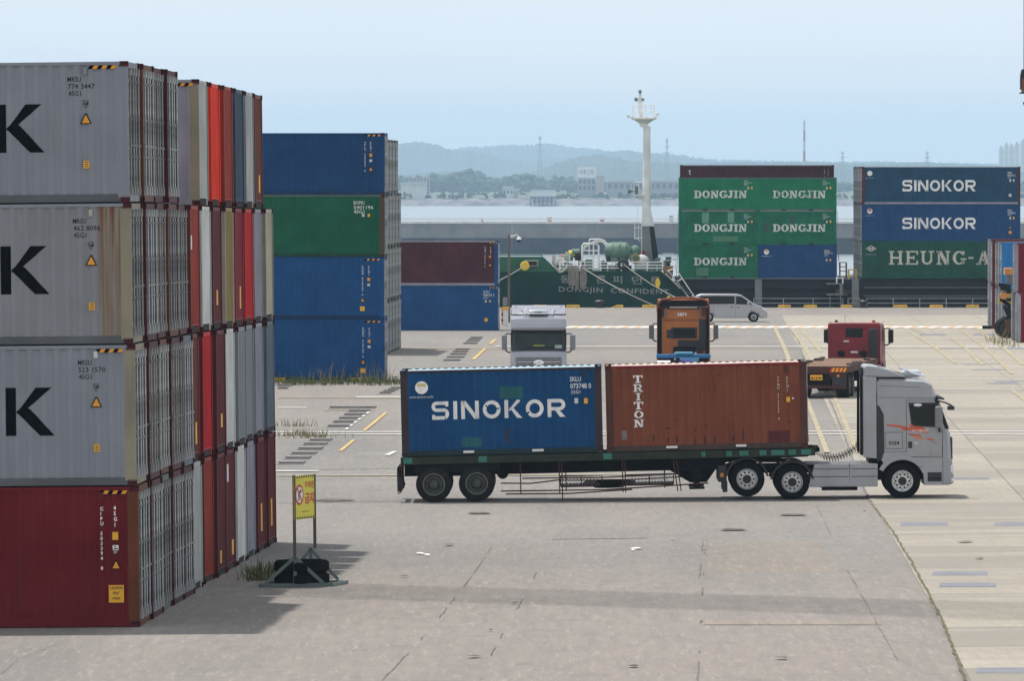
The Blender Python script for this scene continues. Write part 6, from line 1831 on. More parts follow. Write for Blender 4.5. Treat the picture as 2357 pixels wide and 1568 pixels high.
# ---- semitrailer with its own slope, and the two containers on it
P0 = at(925, 1052.5, 196.4)
SLOPE = math.atan(.0236)
MT = Matrix.Translation(P0) @ Matrix.Rotation(-R(.8), 4, 'Z') @ Matrix.Rotation(-SLOPE, 4, 'Y')
M_TGRN = paint('trailer green paint', (.026,.036,.025), rust=.9, dirt=1.0, rough=.75, dirtcol=(.035,.030,.022), rustcol=(.060,.036,.022), scale=3.2)
M_TTEAL = paint('trailer teal paint', (.05,.19,.155), rust=.8, dirt=.9, rough=.6, dirtcol=(.03,.06,.05), rustcol=(.06,.04,.03))
M_TDRK = plain('trailer black steel', (.009,.009,.010), .9, var=.4, scale=3, spec=.1)
M_TRUST = paint('rusty thin steel', (.070,.028,.026), rust=.5, dirt=.5, rough=.8)
tl = empty('semitrailer', MT @ Matrix.Translation((0, CW/2, 0)))
tag(tl, 'worn green skeletal semitrailer carrying the blue and rust-brown containers', 'trailer')
hwt = CW/2+.01
gz = lambda x: -1.39-(.0236-.0060)*x            # ground below the trailer floor
for s in (-1, 1):
    mb = MB(); mb.box(-.04, 12.42, *sorted((s*(hwt-.12), s*hwt)), -.24, -.015); mb.build('side_beam', M_TGRN, tl)
    mb = MB(); mb.prism([(.05,-.62),(8.05,-.62),(8.65,-1.0),(9.15,-1.0),(9.55,-.46),(10.1,-.34),(12.2,-.30),(12.3,-.242),(.05,-.242)], 'y', *sorted((s*.42, s*.56))); mb.build('main_beam', M_TDRK, tl)
    for k, (x, w_) in enumerate(((9.0,.12),(9.75,.16),(10.15,.26),(10.75,.20),(11.1,.40),(11.62,.22),(12.0,.30))):
        mb = MB(); mb.box(x, x+w_, *sorted((s*(hwt-.02), s*(hwt+.004))), -.20, -.05); mb.build('paint_patch', M_TTEAL, tl)
    for x in (.05, 2.3, 6.05):
        mb = MB(); mb.box(x, x+.26, *sorted((s*(hwt-.02), s*(hwt+.004))), -.21, -.03); mb.build('paint_patch', M_TTEAL, tl)
    for x in (.94, 2.23):
        wheel(tl, x, s*.93, -.853, .54, .58, False, True, s)
    mb = MB(); mb.box(8.72, 8.98, *sorted((s*.70, s*.92)), -.85, -.25); lg = mb.build('landing_leg', M_TDRK, tl)
    mb = MB(); mb.box(8.76, 8.94, *sorted((s*.74, s*.88)), gz(8.8)+.42, -.85); mb.box(8.62, 9.08, *sorted((s*.66, s*.96)), gz(8.8)+.36, gz(8.8)+.42); mb.build('landing_foot', M_TDRK, lg)
    mb = MB(); mb.hexa([(8.2,s*.60,-.62),(9.5,s*.60,-.60),(9.5,s*.95,-.60),(8.2,s*.95,-.62),(8.0,s*.60,-.26),(9.75,s*.60,-.26),(9.75,s*.95,-.26),(8.0,s*.95,-.26)]); mb.build('landing_bracket', M_TDRK, tl)
    mb = MB(); mb.box(.35, 2.95, *sorted((s*.60, s*1.18)), -.50, -.26); mb.build('axle_guard', M_TDRK, tl)
    mb = MB(); mb.box(-.16, -.02, *sorted((s*.8, s*1.2)), -1.05, -.35); mb.build('mudflap', M_BLACK, tl)
    mb = MB(); mb.tube([(-.02,s*1.15,-.26),(-.06,s*1.16,-.7),(.0,s*1.15,-.95),(-.08,s*1.14,-1.08),(-.16,s*1.13,-1.10)], .02, 5); mb.build('hanging_strap', plain('red strap',(.20,.02,.02),.7), tl)
    # side guard rails, sagging a little
    for (z0, x0, x1, dz_) in ((-.73,3.6,8.35,.03),(-.86,2.95,4.75,.06),(-1.10,2.95,9.2,.10),(-1.19,3.1,6.9,.05)) if s < 0 else ((-.92,4.7,9.1,.05),):
        mb = MB(); mb.tube([(x0,s*1.12,z0),((x0+x1)/2,s*1.13,z0-.03),(x1,s*1.12,z0+dz_)], .022, 5); mb.build('guard_rail', M_TRUST, tl)
    for x in (3.55, 4.72, 4.80, 6.62, 6.70, 8.15, 8.25) if s < 0 else (4.9, 7.9):
        mb = MB(); mb.bar((x,s*1.12,-.26),(x+(.0 if x < 8 else .12),s*1.12,-1.22 if x not in (4.80,) else -1.45), .035, .03); mb.build('guard_post', M_TRUST, tl)
for x in (.94, 2.23):
    mb = MB(); mb.cyl((x,-1.0,-.853),(x,1.0,-.853), .09, 10); mb.build('axle', M_TDRK, tl)
for x in (.1, 1.6, 3.1, 4.6, 6.1, 7.6, 9.4, 11.0, 12.2):
    mb = MB(); mb.box(x-.06, x+.06, -hwt+.12, hwt-.12, -.22, -.04); mb.build('cross_member', M_TDRK, tl)
mb = MB(); mb.box(-.14, -.03, -1.2, 1.2, -.58, -.30); mb.build('rear_bumper', M_TDRK, tl)
mb = MB(); mb.box(12.42, 12.56, -1.1, 1.1, -.14, -.02); mb.build('headboard', M_TDRK, tl)
mb = MB(); mb.cyl((3.0,.0,-.62),(3.0,.8,-.62), .17, 14); mb.build('air_tank', M_TDRK, tl)
mb = MB(); mb.lathe([(.0,-.11),(.42,-.11),(.52,-.06),(.52,.06),(.42,.11),(.0,.11)], (6.2,-.55,-.98), 'z', 24); mb.build('spare_tyre', M_TYRE, tl, smooth=True)
# wire-mesh basket under the floor
for (x0, x1, nm) in ((4.75,6.0,0),(6.7,8.15,1)):
    mb = MB(); zt0, zb0 = -.70, -1.0; y = -.98
    k = x0-.3
    while k < x1:
        for dx_ in (.30, -.30):
            xa, xb = k+(0 if dx_ > 0 else .30), k+(.30 if dx_ > 0 else 0)
            if min(xa,xb) > x0-.02 and max(xa,xb) < x1+.02: mb.bar((xa,y,zt0),(xb,y,zb0), .011, .011)
        k += .10
    o = mb.build('mesh_panel', plain('grey mesh wire',(.22,.22,.22),.7), tl); o['kind'] = 'stuff'
    mb = MB()
    for z in (zt0, zb0): mb.bar((x0,y,z),(x1,y,z), .03)
    for x in (x0, (x0+x1)/2, x1): mb.bar((x,y,zt0),(x,y,zb0), .03)
    mb.build('mesh_frame', M_TRUST, tl)
mb = MB(); mb.box(4.75, 8.15, -.95, .95, -1.04, -1.01); mb.build('basket_floor', M_TRUST, tl)
mb = MB(); rr = random.Random(12)
for k in range(7): mb.ball((6.1+rr.uniform(-.5,1.2),-.5+rr.uniform(-.3,.3),-.95), rr.uniform(.18,.3), .2, rr.uniform(.06,.10), 8, 6)
o = mb.build('tarpaulin_bundle', M_BLACK, tl); o['kind'] = 'stuff'
C_B20 = P('trailer box blue', (.010,.060,.155), rust=.30, dirt=.5, dirtcol=(.012,.025,.055), fade=.12)
C_B20R = P('trailer box dark frame', (.040,.030,.034), rust=.6, dirt=.5, dirtcol=(.03,.02,.02))
C_O20 = P('rust brown', (.180,.064,.040), rust=.34, dirt=.55, dirtcol=(.075,.030,.022), fade=.12, rustcol=(.05,.022,.015))
C_O20P = P('brown frame', (.075,.032,.024), rust=.6, dirt=.5)
C_O20R = P('brown grey rail', (.062,.045,.038), rust=.5, dirt=.5)
C_GBL = P('green black rail', (.018,.034,.040), rust=.6, dirt=.7, dirtcol=(.02,.02,.018))
bl = container(MT @ Matrix.Translation((L20/2, CW/2, 0)), L20, H20, C_B20, 'blue container with big white SINOKOR letters on the semitrailer', end=E, lend=E, post=C_B20R, rail=C_GBL, casting=C_B20R, detail=2, roofcol=P('pale blue roof',(.36,.46,.52), rust=.2, dirt=.4))
orc = container(MT @ Matrix.Translation((L20*1.5+.10, CW/2, 0)), L20, H20, C_O20, 'rust-brown container with vertical white TRITON letters on the semitrailer', end=D, lend=E, post=C_O20P, rail=C_O20R, casting=C_O20P, detail=2, roofcol=P('pale roof',(.50,.44,.38), rust=.3, dirt=.4))
for o in (bl, orc):
    for ch in o.children:
        if ch.name.startswith('top_rail'):
            ch.data = ch.data.copy(); ch.data.materials.clear(); ch.data.materials.append(C_B20R if o is bl else C_CRIM)
xb = lambda u: (u-925)/76.6 - L20/2
ZV = lambda x, y: ((1300+x/2.904)/1.4654, (1180+y/2.904)/1.4654)      # from the enlarged view
zl = lambda x, y: (1052.5-.0236*(ZV(x,y)[0]-925)-ZV(x,y)[1])/76.6
xl_ = lambda x: xb(ZV(x,0)[0])
side_text(bl, L20, 'SINOKOR', xl_(463), zl(600,510)+.01, .545, M_LW, alphabet=sans, w=4.02, gap=.22, wear=.012, seed=5)
c = (xl_(370), -CW/2+.004, zl(370,372)); mb = MB(); mb.lathe([(0,-.004),(.195,-.004),(.195,.006),(0,.006)], c, 'y', 24); em = mb.build('emblem', M_LW, bl)
mb = MB(); mb.box(c[0]-.13, c[0]+.13, c[1]-.009, c[1]-.005, c[2]+.03, c[2]+.12); mb.build('emblem_band', plain('faded emblem yellow',(.62,.50,.22),.5), em)
side_text(bl, L20, 'www.sinokor.co.kr', xl_(250), zl(250,455), .065, M_LW2, bold=.02, w=.73)
side_text(bl, L20, 'SKLU', xl_(1825), zl(1825,265), .14, M_LW, bold=.006, w=.33)
side_text(bl, L20, '073748 0', xl_(1828), zl(1828,332), .15, M_LW, bold=.006, w=.62)
side_text(bl, L20, '22G1', xl_(1832), zl(1832,398), .10, M_LW, bold=.0, w=.28)
sticker(bl, xl_(1882), zl(1882,500), .11, .16, M_LW2, 'code_mark'); sticker(bl, xl_(1977), zl(1977,500), .11, .16, M_STICK)
def wall_patch(o, L, x, z, w_, h_, mt, seed=0, name='repaint_patch'):
    rr = random.Random(seed); n = 10
    V = [(0,0),(1,0),(1,1),(0,1)]
    letter(name, (V, [(0,1,2,3)]), mt, o, x, z, h_, -CW/2+.012, s0=-int((L-.36)/CORR_P)*CORR_P/2, w=w_, proud=.0025)
M_TEALP = paint('teal repaint', (.02,.115,.13), rust=0, dirt=.3, rough=.6, dirtcol=(.015,.06,.10)); M_NAVYP = plain('navy scrape', (.010,.018,.06), .6, var=.3)
wall_patch(bl, L20, xl_(1130), zl(1130,480), .70, .36, M_TEALP); wall_patch(bl, L20, xl_(750), zl(750,955), .62, .28, M_TEALP); wall_patch(bl, L20, xl_(1175), zl(1175,910), .14, .40, M_NAVYP)
for (x0,x1,yy) in ((765,870,1005),(1440,1552,993)):
    mb = MB(); mb.box(xl_(x0), xl_(x1), -CW/2-.004, -CW/2+.02, .075, .145); mb.build('fork_pocket_plate', M_PLAC, bl)
    mb = MB(); mb.box(xl_(x0), xl_(x1), -CW/2-.003, -CW/2+.02, .02, .070); mb.build('fork_pocket', M_DARK, bl)
ZW = lambda x, y: ((2000+x/2.904)/1.4654, (1180+y/2.904)/1.4654)
zo = lambda x, y: (1052.5-.0236*(ZW(x,y)[0]-925)-ZW(x,y)[1])/76.6
xo = lambda x: (ZW(x,0)[0]-925)/76.6 - (L20*1.5+.10)
side_text(orc, L20, 'TRITON', xo(410), zo(410,252), 1.555, M_LW, alphabet=lambda ch: slab(ch, .25, .12), w=.30, vertical=True, vgap=.18, wear=.02, seed=8)
side_text(orc, L20, vert('TTNU 372397 4'), xo(1820), zo(1825,262), 1.30, M_LW2, bold=.02, w=.07)
side_text(orc, L20, vert('22G1'), xo(1908), zo(1915,262), .44, M_LW2, bold=.01, w=.075)
sticker(orc, xo(1924), zo(1924,485), .11, .15, M_STICK); sticker(orc, xo(1970), zo(1970,474), .05, .05, M_PLAC)
M_REDP2 = paint('red brown patch', (.115,.026,.026), rust=.1, dirt=.4, rough=.6, dirtcol=(.06,.02,.02)); M_GREYP = plain('grey scuff', (.16,.14,.14), .7, var=.2); M_SMUT = plain('smut', (.035,.018,.014), .8, var=.4, scale=9)
wall_patch(orc, L20, xo(1718), zo(1718,910), .66, .36, M_REDP2); wall_patch(orc, L20, xo(285), zo(330,880), .16, .27, M_GREYP)
rr = random.Random(31)
for (x, y, w_, h_) in ((730,905,.05,.12),(815,905,.06,.18),(1000,925,.05,.16),(1090,920,.06,.24),(1190,915,.04,.2),(1370,900,.06,.16),(1470,890,.05,.30),(590,900,.05,.2),(720,780,.12,.05),(1100,750,.06,.06),(820,690,.05,.03),(905,695,.09,.02),(1000,800,.05,.08),(1205,400,.04,.20),(1920,715,.06,.08),(1385,735,.04,.04),(1240,255,.07,.05)):
    wall_patch(orc, L20, xo(x), zo(x,y), w_, h_, M_SMUT, name='rust_stain')
for (x0,x1,yy) in ((720,830,962),(1403,1505,944)):
    mb = MB(); mb.box(xo(x0), xo(x1), -CW/2-.004, -CW/2+.02, .075, .145); mb.build('fork_pocket_plate', M_PLAC, orc)
    mb = MB(); mb.box(xo(x0)+.02, xo(x1)+.05, -CW/2-.003, -CW/2+.02, .02, .070); mb.build('fork_pocket', M_DARK, orc)
for o, x_, m_ in ((bl, xl_(1970), C_B20R), (orc, xo(1914), C_O20P)):
    mb = MB(); mb.box(x_-.05, x_+.05, -CW/2-.02, -CW/2+.01, H20-.30, H20-.13); mb.build('vent_cover', m_, o, bevel=.008)

# ---- silver truck facing the camera
X2, Y2 = ux(1240, 281), 282.5
tr2 = tractor(tilt(X2, Y2, -R(90)), M_SILV2, 'bright silver truck facing the camera behind the blue trailer container')
o = letter('lettering', text_polys('1204', .02), M_LG, tr2, 0, 0, .08, 0, w=.3)
o.rotation_euler = (0,0,R(90)); o.location = (.655, -.15, 3.72)
mb = MB(); mb.box(1.33,1.345,-.22,.25,2.26,2.36); mb.build('dash_vest', plain('lime vest',(.35,.42,.03),.8), tr2)
mb = MB(); mb.box(1.365,1.385,.70,1.0,2.22,2.36); mb.build('permit_card', plain('permit card',(.30,.40,.36),.5), tr2)
# ---- orange tractor seen from behind
X3, Y3 = ux(1576, 296), 298.0
tr3 = tractor(tilt(X3, Y3, R(90)-R(2.0)), M_ORT, 'old orange tractor truck seen from behind, numbered 3871', skirtmat=M_ORTR)
def back(parent, y0, y1, z0, z1, mat, name, x=-.79, t=.03, bevel=0):
    mb = MB(); mb.box(x-t, x, y0, y1, z0, z1); return mb.build(name, mat, parent, bevel=bevel)
for ch in tr3.children:
    if ch.name.startswith(('cab_back',)): ch.data.materials.clear(); ch.data.materials.append(M_ORT)
bkx = -1.0
back(tr3, -.75, .88, 3.12, 3.55, M_ORT, 'upper_panel', bkx, .03, .03)
back(tr3, -.62, .55, 2.22, 2.72, M_PLAST, 'rear_window_frame', bkx, .035, .04)
back(tr3, -.53, .45, 2.28, 2.66, M_GLASS, 'rear_window', bkx-.036, .006)
back(tr3, -1.05, -.72, 1.7, 3.1, M_SOOT, 'grey_panel', bkx, .06, .02)
back(tr3, -.9, .25, 1.55, 2.15, M_SOOT, 'sooty_patch', bkx, .02)
back(tr3, -.55, .45, 1.25, 1.85, M_CHAS, 'hose_bracket', bkx-.02, .12, .04)
back(tr3, -1.1, 1.1, 1.1, 1.5, M_CHAS, 'lower_bulkhead', bkx, .05)
o = letter('lettering', text_polys('3871', .03), M_LW, tr3, 0, 0, .15, 0, w=.42)
o.rotation_euler = (0,0,-R(90)); o.location = (bkx-.035, .28, 3.24)
for s in (-1, 1):
    mb = MB()
    for k in range(7): mb.box(bkx-.10, bkx-.02, s*.78-.045, s*.78+.045, 3.18+k*.12, 3.26+k*.12)
    mb.build('deflector_strut', M_STEELG, tr3)
    mb = MB(); mb.cyl((-1.9,s*.46-.1,1.25),(-1.9,s*.46-.1,1.62), .05, 8); mb.build('exhaust_stub', M_RIM, tr3)
back(tr3, -1.08, 1.08, 3.68, 3.95, M_CHAS, 'deflector_shade_panel', -1.19, .02)  # dark panel painting in the shade under the open deflector
mb = MB(); mb.tube([(-1.2,-1.17,3.45),(-1.2,-1.14,3.80),(-1.2,-.98,3.98),(-1.2,-.5,4.05),(-1.2,0,4.07),(-1.2,.5,4.05),(-1.2,.98,3.98),(-1.2,1.14,3.80),(-1.2,1.17,3.45)], .055, 8); mb.build('deflector_rim', M_ORTR, tr3, smooth=True)
back(tr3, .98, 1.17, 1.3, 3.62, M_CHAS, 'side_bulkhead', bkx, .05); back(tr3, -1.17, -1.06, 1.3, 3.62, M_CHAS, 'side_bulkhead', bkx, .05)
back(tr3, -.62, .62, 3.60, 3.68, M_PLAC, 'roof_gap', bkx, .01)
back(tr3, .55, .75, 2.24, 2.62, M_SOOT, 'bracket_plate', bkx, .03); back(tr3, -.75, .9, 3.02, 3.06, M_ORTR, 'panel_rib', bkx, .02)
M_LBLUE = paint('light blue coupling paint', (.16,.42,.58), rust=.3, dirt=.4, rough=.6); M_MBLUE = paint('mid blue coupling paint', (.06,.22,.45), rust=.3, dirt=.4, rough=.6)
mb = MB(); mb.box(-3.0,-2.6,-1.25,1.2,1.38,1.55); mb.build('coupling_beam', M_MBLUE, tr3, bevel=.02)
mb = MB(); mb.box(-3.1,-2.7,-.45,.35,1.551,1.66); mb.build('coupling_block', M_LBLUE, tr3, bevel=.03)
mb = MB(); mb.prism([(-.65,1.18),(.05,1.18),(.15,1.40),(-.75,1.40)], 'x', -3.6, -3.45); mb.build('coupling_plate', M_LBLUE, tr3)
mb = MB(); mb.cyl((-4.3,.55,1.15),(-4.3,1.15,1.15), .17, 14); mb.build('air_tank', M_RIM, tr3, smooth=True)
mb = MB()
for k in range(4): mb.tube([(-3.9,.25-.1*k,1.2),(-4.2,.1-.15*k,1.36),(-4.5,-.2-.12*k,1.22)], .03, 5)
mb.build('blue_hose', plain('blue hose',(.05,.06,.30),.5), tr3)
# ---- red tractor with an empty flatbed, seen from behind
HD = R(9.4)
A = Vector((ux(1883, 282), 282.0, 0))
MF = tilt(A.x, A.y, R(90)-HD)          # +x runs forward from the trailer's tail
M_BED = paint('worn plank bed', (.20,.125,.085), rust=.5, dirt=.7, rough=.9, dirtcol=(.09,.06,.045), rustcol=(.06,.035,.025), scale=.8)
M_BEDF = paint('flatbed brown steel', (.075,.028,.022), rust=.5, dirt=.5, rough=.7)
fb = empty('flatbed_trailer', MF); tag(fb, 'empty brown flatbed trailer with yellow number plate behind the red cab', 'trailer')
for k in range(9):
    x0 = .15+k*1.36
    mb = MB(); mb.box(x0, x0+1.34, -1.22, 1.22, 1.33, 1.39+.004*(k%2)); mb.build('deck_plank', M_BED, fb)
for s in (-1,1):
    mb = MB(); mb.box(.12,12.4,*sorted((s*1.215,s*1.255)),1.12,1.40); mb.build('side_rail', M_BEDF, fb)
    mb = MB(); mb.box(.3,12.2,*sorted((s*.40,s*.55)),.82,1.32); mb.build('main_beam', M_BEDF, fb)
    for xx in (1.6, 2.95):
        wheel(fb, xx, s*.93, .52, .52, .56, False, True, s)
    mb = MB(); mb.box(.02,.10,*sorted((s*1.22,s*.62)),.42,1.10); mb.build('mudflap', M_BLACK if s > 0 else M_SOOT, fb)
    mb = MB(); mb.box(-.01,.06,*sorted((s*1.2,s*.5)),.95,1.12); mb.build('tail_board', M_BEDF, fb)
    mb = MB(); mb.cyl((-.02,s*.88,.99),(.0,s*.88,.99), .06, 12); mb.build('tail_lamp', M_AMBER, fb)
mb = MB(); mb.box(.0,.14,-1.25,1.25,1.08,1.395); mb.build('rear_beam', M_BEDF, fb)
mb = MB(); mb.box(-.03,.05,-1.2,1.2,.44,.58); mb.build('bumper_bar', M_BEDF, fb)
mb = MB(); mb.box(.08,.16,-.5,.5,.5,1.08); mb.build('rear_panel', M_CHAS, fb)
mb = MB(); mb.box(-.045,-.03,-.20,.33,.80,1.03); pl = mb.build('number_plate', M_STICK, fb, bevel=.005)
o = letter('plate_number', text_polys('81379', .02), M_LK, fb, 0, 0, .11, 0, w=.44); o.rotation_euler = (0,0,-R(90)); o.location = (-.048,.29,.83)
for k in range(8):
    yy = -.50-k*.085
    mb = MB(); mb.add([(-.012,yy,1.16),(-.012,yy-.085,1.16),(-.012,yy-.165,1.34),(-.012,yy-.08,1.34)], [(0,1,2,3)]); mb.build('warning_stripe', M_STICK if k % 2 else plain('stripe red',(.55,.04,.02),.5), fb)
mb = MB(); rr = random.Random(8)
for k in range(10):
    x = rr.uniform(1,11); s = rr.choice((-1,1)); mb.box(x, x+rr.uniform(.3,1.2), *sorted((s*1.18, s*(1.18-rr.uniform(.1,.5)))), 1.40, 1.40+rr.uniform(.04,.10))
o = mb.build('loose_dunnage', P('dunnage wood',(.07,.055,.045), rust=.3), fb); o['kind'] = 'stuff'
fwd = Vector((math.sin(HD), math.cos(HD), 0)); B = A + fwd*14.7
tr4 = tractor(tilt(B.x, B.y, R(90)-HD), M_REDT, 'dark red low-roofed tractor truck seen from behind with the empty flatbed', high=False, fairing=False, skirtmat=M_REDT)
bkx = -1.0
back(tr4, -.42, .35, 2.30, 2.72, M_GLASS, 'rear_window', bkx, .02, .01)
back(tr4, -1.12, -.70, 1.4, 2.7, M_SOOT, 'side_duct', bkx, .08, .03)
back(tr4, .2, .45, 2.10, 2.16, M_PLAC, 'small_plate', bkx, .012); back(tr4, -.2, .12, 1.60, 1.68, M_PLAC, 'small_plate', bkx, .012)
back(tr4, -1.05, 1.05, 2.05, 2.09, M_REDT, 'panel_rib', bkx, .03); back(tr4, -.6, -.3, 1.45, 1.7, M_CHAS, 'air_filter', bkx, .15, .05); back(tr4, .4, .7, 1.45, 1.7, M_CHAS, 'air_filter', bkx, .15, .05)
for s in (-.85,.85):
    mb = MB(); mb.cyl((-.4,s,2.97),(-.4,s,3.07), .09, 12, .06); mb.build('roof_beacon', M_PLAST if s > 0 else M_REDL, tr4)
mb = MB(); mb.cyl((-.5,.45,2.97),(-.5,.45,3.32), .008, 5); mb.build('aerial', M_CHAS, tr4)
# ---- silver van near the quay
YV = gp(1690, 741.5).y
vm = empty('minivan', Matrix.Translation((ux(1767, YV), YV, gh(20, YV))))
tag(vm, 'silver passenger van parked near the ship beyond the orange truck', 'van')
vp = [(-.02,.30),(.0,.62),(-.10,.86),(-.35,1.03),(-.90,1.24),(-1.30,1.52),(-1.78,1.84),(-2.1,1.91),(-4.55,1.92),(-4.86,1.82),(-5.02,1.40),(-5.10,.75),(-5.08,.32)] + [(-4.42,.30)] + arc_pts(-4.05,.34,.40,172,8,8) + [(-3.6,.28),(-1.36,.28)] + arc_pts(-.95,.34,.40,172,8,8) + [(-.5,.26)]
mb = MB(); mb.prism(vp, 'y', 0, 1.86); mb.build('body', M_VAN, vm, smooth=True, bevel=.07, seg=3, angle=30)
for s, y in ((-1, 0.0), (1, 1.86)):
    def vpanel(poly, name, mat, off=.008):
        mb = MB(); mb.prism(poly, 'y', *sorted((y+s*off, y-s*.03))); mb.build(name, mat, vm)
    vpanel([(-2.28,1.24),(-2.26,1.78),(-3.4,1.80),(-4.62,1.78),(-4.86,1.30),(-4.80,1.22)], 'side_window', M_GLASS)
    vpanel([(-1.05,1.20),(-1.20,1.32),(-1.78,1.74),(-2.16,1.78),(-2.18,1.22)], 'front_window', M_GLASS)
    mb = MB()
    for (a, b_) in (((-2.22,.42),(-2.22,1.80)),((-1.15,.6),(-1.1,1.2)),((-3.7,.42),(-3.7,1.2))): mb.bar((a[0],y+s*.001,a[1]),(b_[0],y+s*.001,b_[1]), .014, .012)
    mb.bar((-4.9,y+s*.001,1.08),(-2.25,y+s*.001,1.08), .012, .012); mb.build('door_gap', M_PLAST, vm)
    mb = MB(); mb.box(-2.10,-1.95,*sorted((y,y+s*.02)),.98,1.03); mb.box(-2.52,-2.37,*sorted((y,y+s*.02)),.98,1.03); mb.build('door_handle', M_PLAST, vm)
    mb = MB(); mb.box(-1.42,-1.25,*sorted((y+s*.02,y+s*.22)),1.22,1.38); mb.build('mirror', M_VAN, vm, bevel=.03)
    mb = MB(); mb.prism([(-.06,.78),(-.10,.88),(-.34,1.0),(-.40,.92),(-.20,.74)], 'y', *sorted((y+s*.012, y-s*.3))); mb.build('headlamp', M_LAMP, vm, bevel=.02)
    for xx in (-.95,-4.05): wheel(vm, xx, y-s*.12, .34, .345, .22, True, False, s, 5)
mb = MB(); mb.hexa([(-1.0,.15,1.245),(-1.0,1.71,1.245),(-1.74,1.63,1.80),(-1.74,.23,1.80),(-.975,.15,1.275),(-.975,1.71,1.275),(-1.715,1.63,1.83),(-1.715,.23,1.83)]); mb.build('windscreen', M_GLASS, vm)
# ================================================================== YARD FURNITURE
# ---- no-right-turn sign on a sled with two old tyres
YG = gp(700, 1352).y
sgx = ux(640, YG)
MS = tilt(ux(699, YG), YG, 0)
sg = empty('road_sign', MS); tag(sg, 'yellow Korean no-right-turn sign on a steel sled near the left stack', 'sign')
ps = 15050.0/YG
sxl = lambda u: (u-699)/ps
szl = lambda v: (1352-v)/ps
M_SFR = paint('sign frame steel', (.135,.095,.10), rust=.35, dirt=.4, rough=.6)
M_SFR2 = paint('sign frame green grey', (.16,.20,.19), rust=.35, dirt=.4, rough=.6)
M_SYEL = plain('sign yellow', (.62,.56,.035), .5, var=.06); M_SRED = plain('sign red', (.50,.02,.025), .5, var=.06); M_SWH = plain('sign white', (.74,.74,.73), .5, var=.04); M_SBLK = plain('sign black', (.012,.012,.012), .6, var=.1)
# the board faces towards the left front: it is seen at a slant
pA = Vector((sxl(678.5), -.0, 0)); pB = Vector((sxl(722), 1.05, 0))     # near and far edge of the board
ang = math.atan2(pB.y-pA.y, pB.x-pA.x); BWd = (pB-pA).length
zb0, zb1 = szl(1197), szl(1096)
bd = MB(); bd.box(0, BWd, 0, .012, zb0, zb1); bo = bd.build('board', M_SYEL, sg); bo.location = (pA.x, pA.y, 0); bo.rotation_euler = (0,0,ang)
Hb = zb1-zb0
def onb(polys, mat, name, off=.004):
    mb = MB()
    for pl in polys: mb.add([(p[0]*BWd, -off, zb0+p[1]*Hb) for p in pl], [tuple(range(len(pl)))])
    return mb.build(name, mat, bo)
for k in range(9):
    x = k/9; onb([[(x,.0),(x+.055,.0),(min(1,x+.10),.055),(x+.045,.055)]], M_SBLK, 'edge_stripe'); onb([[(x,.945),(x+.055,.945),(min(1,x+.10),1.0),(x+.045,1.0)]], M_SBLK, 'edge_stripe')
circ = lambda cx, cy, rx, ry, n=28: [(cx+rx*math.cos(2*math.pi*k/n), cy+ry*math.sin(2*math.pi*k/n)) for k in range(n)]
rx_ = .205; ry_ = rx_*BWd/Hb
onb([circ(.26,.56,rx_*1.02,ry_*1.02)], M_SRED, 'red_ring', .003); onb([circ(.26,.56,rx_*.78,ry_*.78)], M_SWH, 'white_disc', .006)
onb([[(.20,.42),(.245,.42),(.245,.58),(.20,.58)], [(.20,.58),(.245,.58),(.30,.62),(.30,.66),(.22,.63)], [(.30,.585),(.37,.64),(.30,.70)]], M_SBLK, 'turn_arrow', .009)
onb([[(.26-.145,.56+ry_*.70),(.26-.10,.56+ry_*.76),(.26+.145,.56-ry_*.70),(.26+.10,.56-ry_*.76)]], M_SRED, 'red_bar', .012)
def bt(body, x0, x1, y0, y1, mat, bold=.015):
    V, Fc = text_polys(body, bold)
    a0, a1 = min(p[0] for p in V), max(p[0] for p in V); b0, b1 = min(p[1] for p in V), max(p[1] for p in V)
    mb = MB(); mb.v = [((x0+(x1-x0)*(p[0]-a0)/(a1-a0))*BWd, -.005, zb0+(y0+(y1-y0)*(p[1]-b0)/(b1-b0))*Hb) for p in V]; mb.f = [tuple(f) for f in Fc]
    mb.build('lettering', mat, bo)
bt('우회전', .53, .97, .70, .86, M_SRED, .02); bt('금지', .53, .97, .34, .60, M_SRED, .035); bt('컨테이너 부두', .36, .72, .15, .19, M_SBLK, .0)
for p, vb_ in ((pA, 1096), (pB, 1098)):
    mb = MB(); mb.box(p.x-.035, p.x+.035, p.y+.014, p.y+.084, szl(1285 if p is pA else 1268)-.0, szl(vb_)+.02); mb.build('post', M_SFR, sg)
def sbar(a, b_, m_=None, w_=.075, name='frame_bar'):
    mb = MB(); mb.bar(a, b_, w_); return mb.build(name, m_ or M_SFR2, sg)
y0, y1 = .05, 1.10; g = .045
sbar((sxl(598), y0, g), (sxl(762), y0, g)); sbar((sxl(612), y1+.1, g), (sxl(796), y1+.1, g)); sbar((sxl(762), y0, g), (sxl(795), y1+.06, g)); sbar((sxl(598), y0, g), (sxl(614), y1+.06, g))
sbar((sxl(678.5), y0, .05), (sxl(680), y0, szl(1284))); sbar((sxl(712), y1+.04, .05), (sxl(712), y1+.04, szl(1266)))
sbar((sxl(608), y0, .06), (sxl(678), y0, szl(1284))); sbar((sxl(680), y0, szl(1284)), (sxl(745), y0, .06))
sbar((sxl(712), y1+.04, szl(1270)), (sxl(775), y1+.04, .1)); sbar((sxl(712), y1+.04, szl(1270)), (sxl(662), y1+.04, .2))
tz = .0
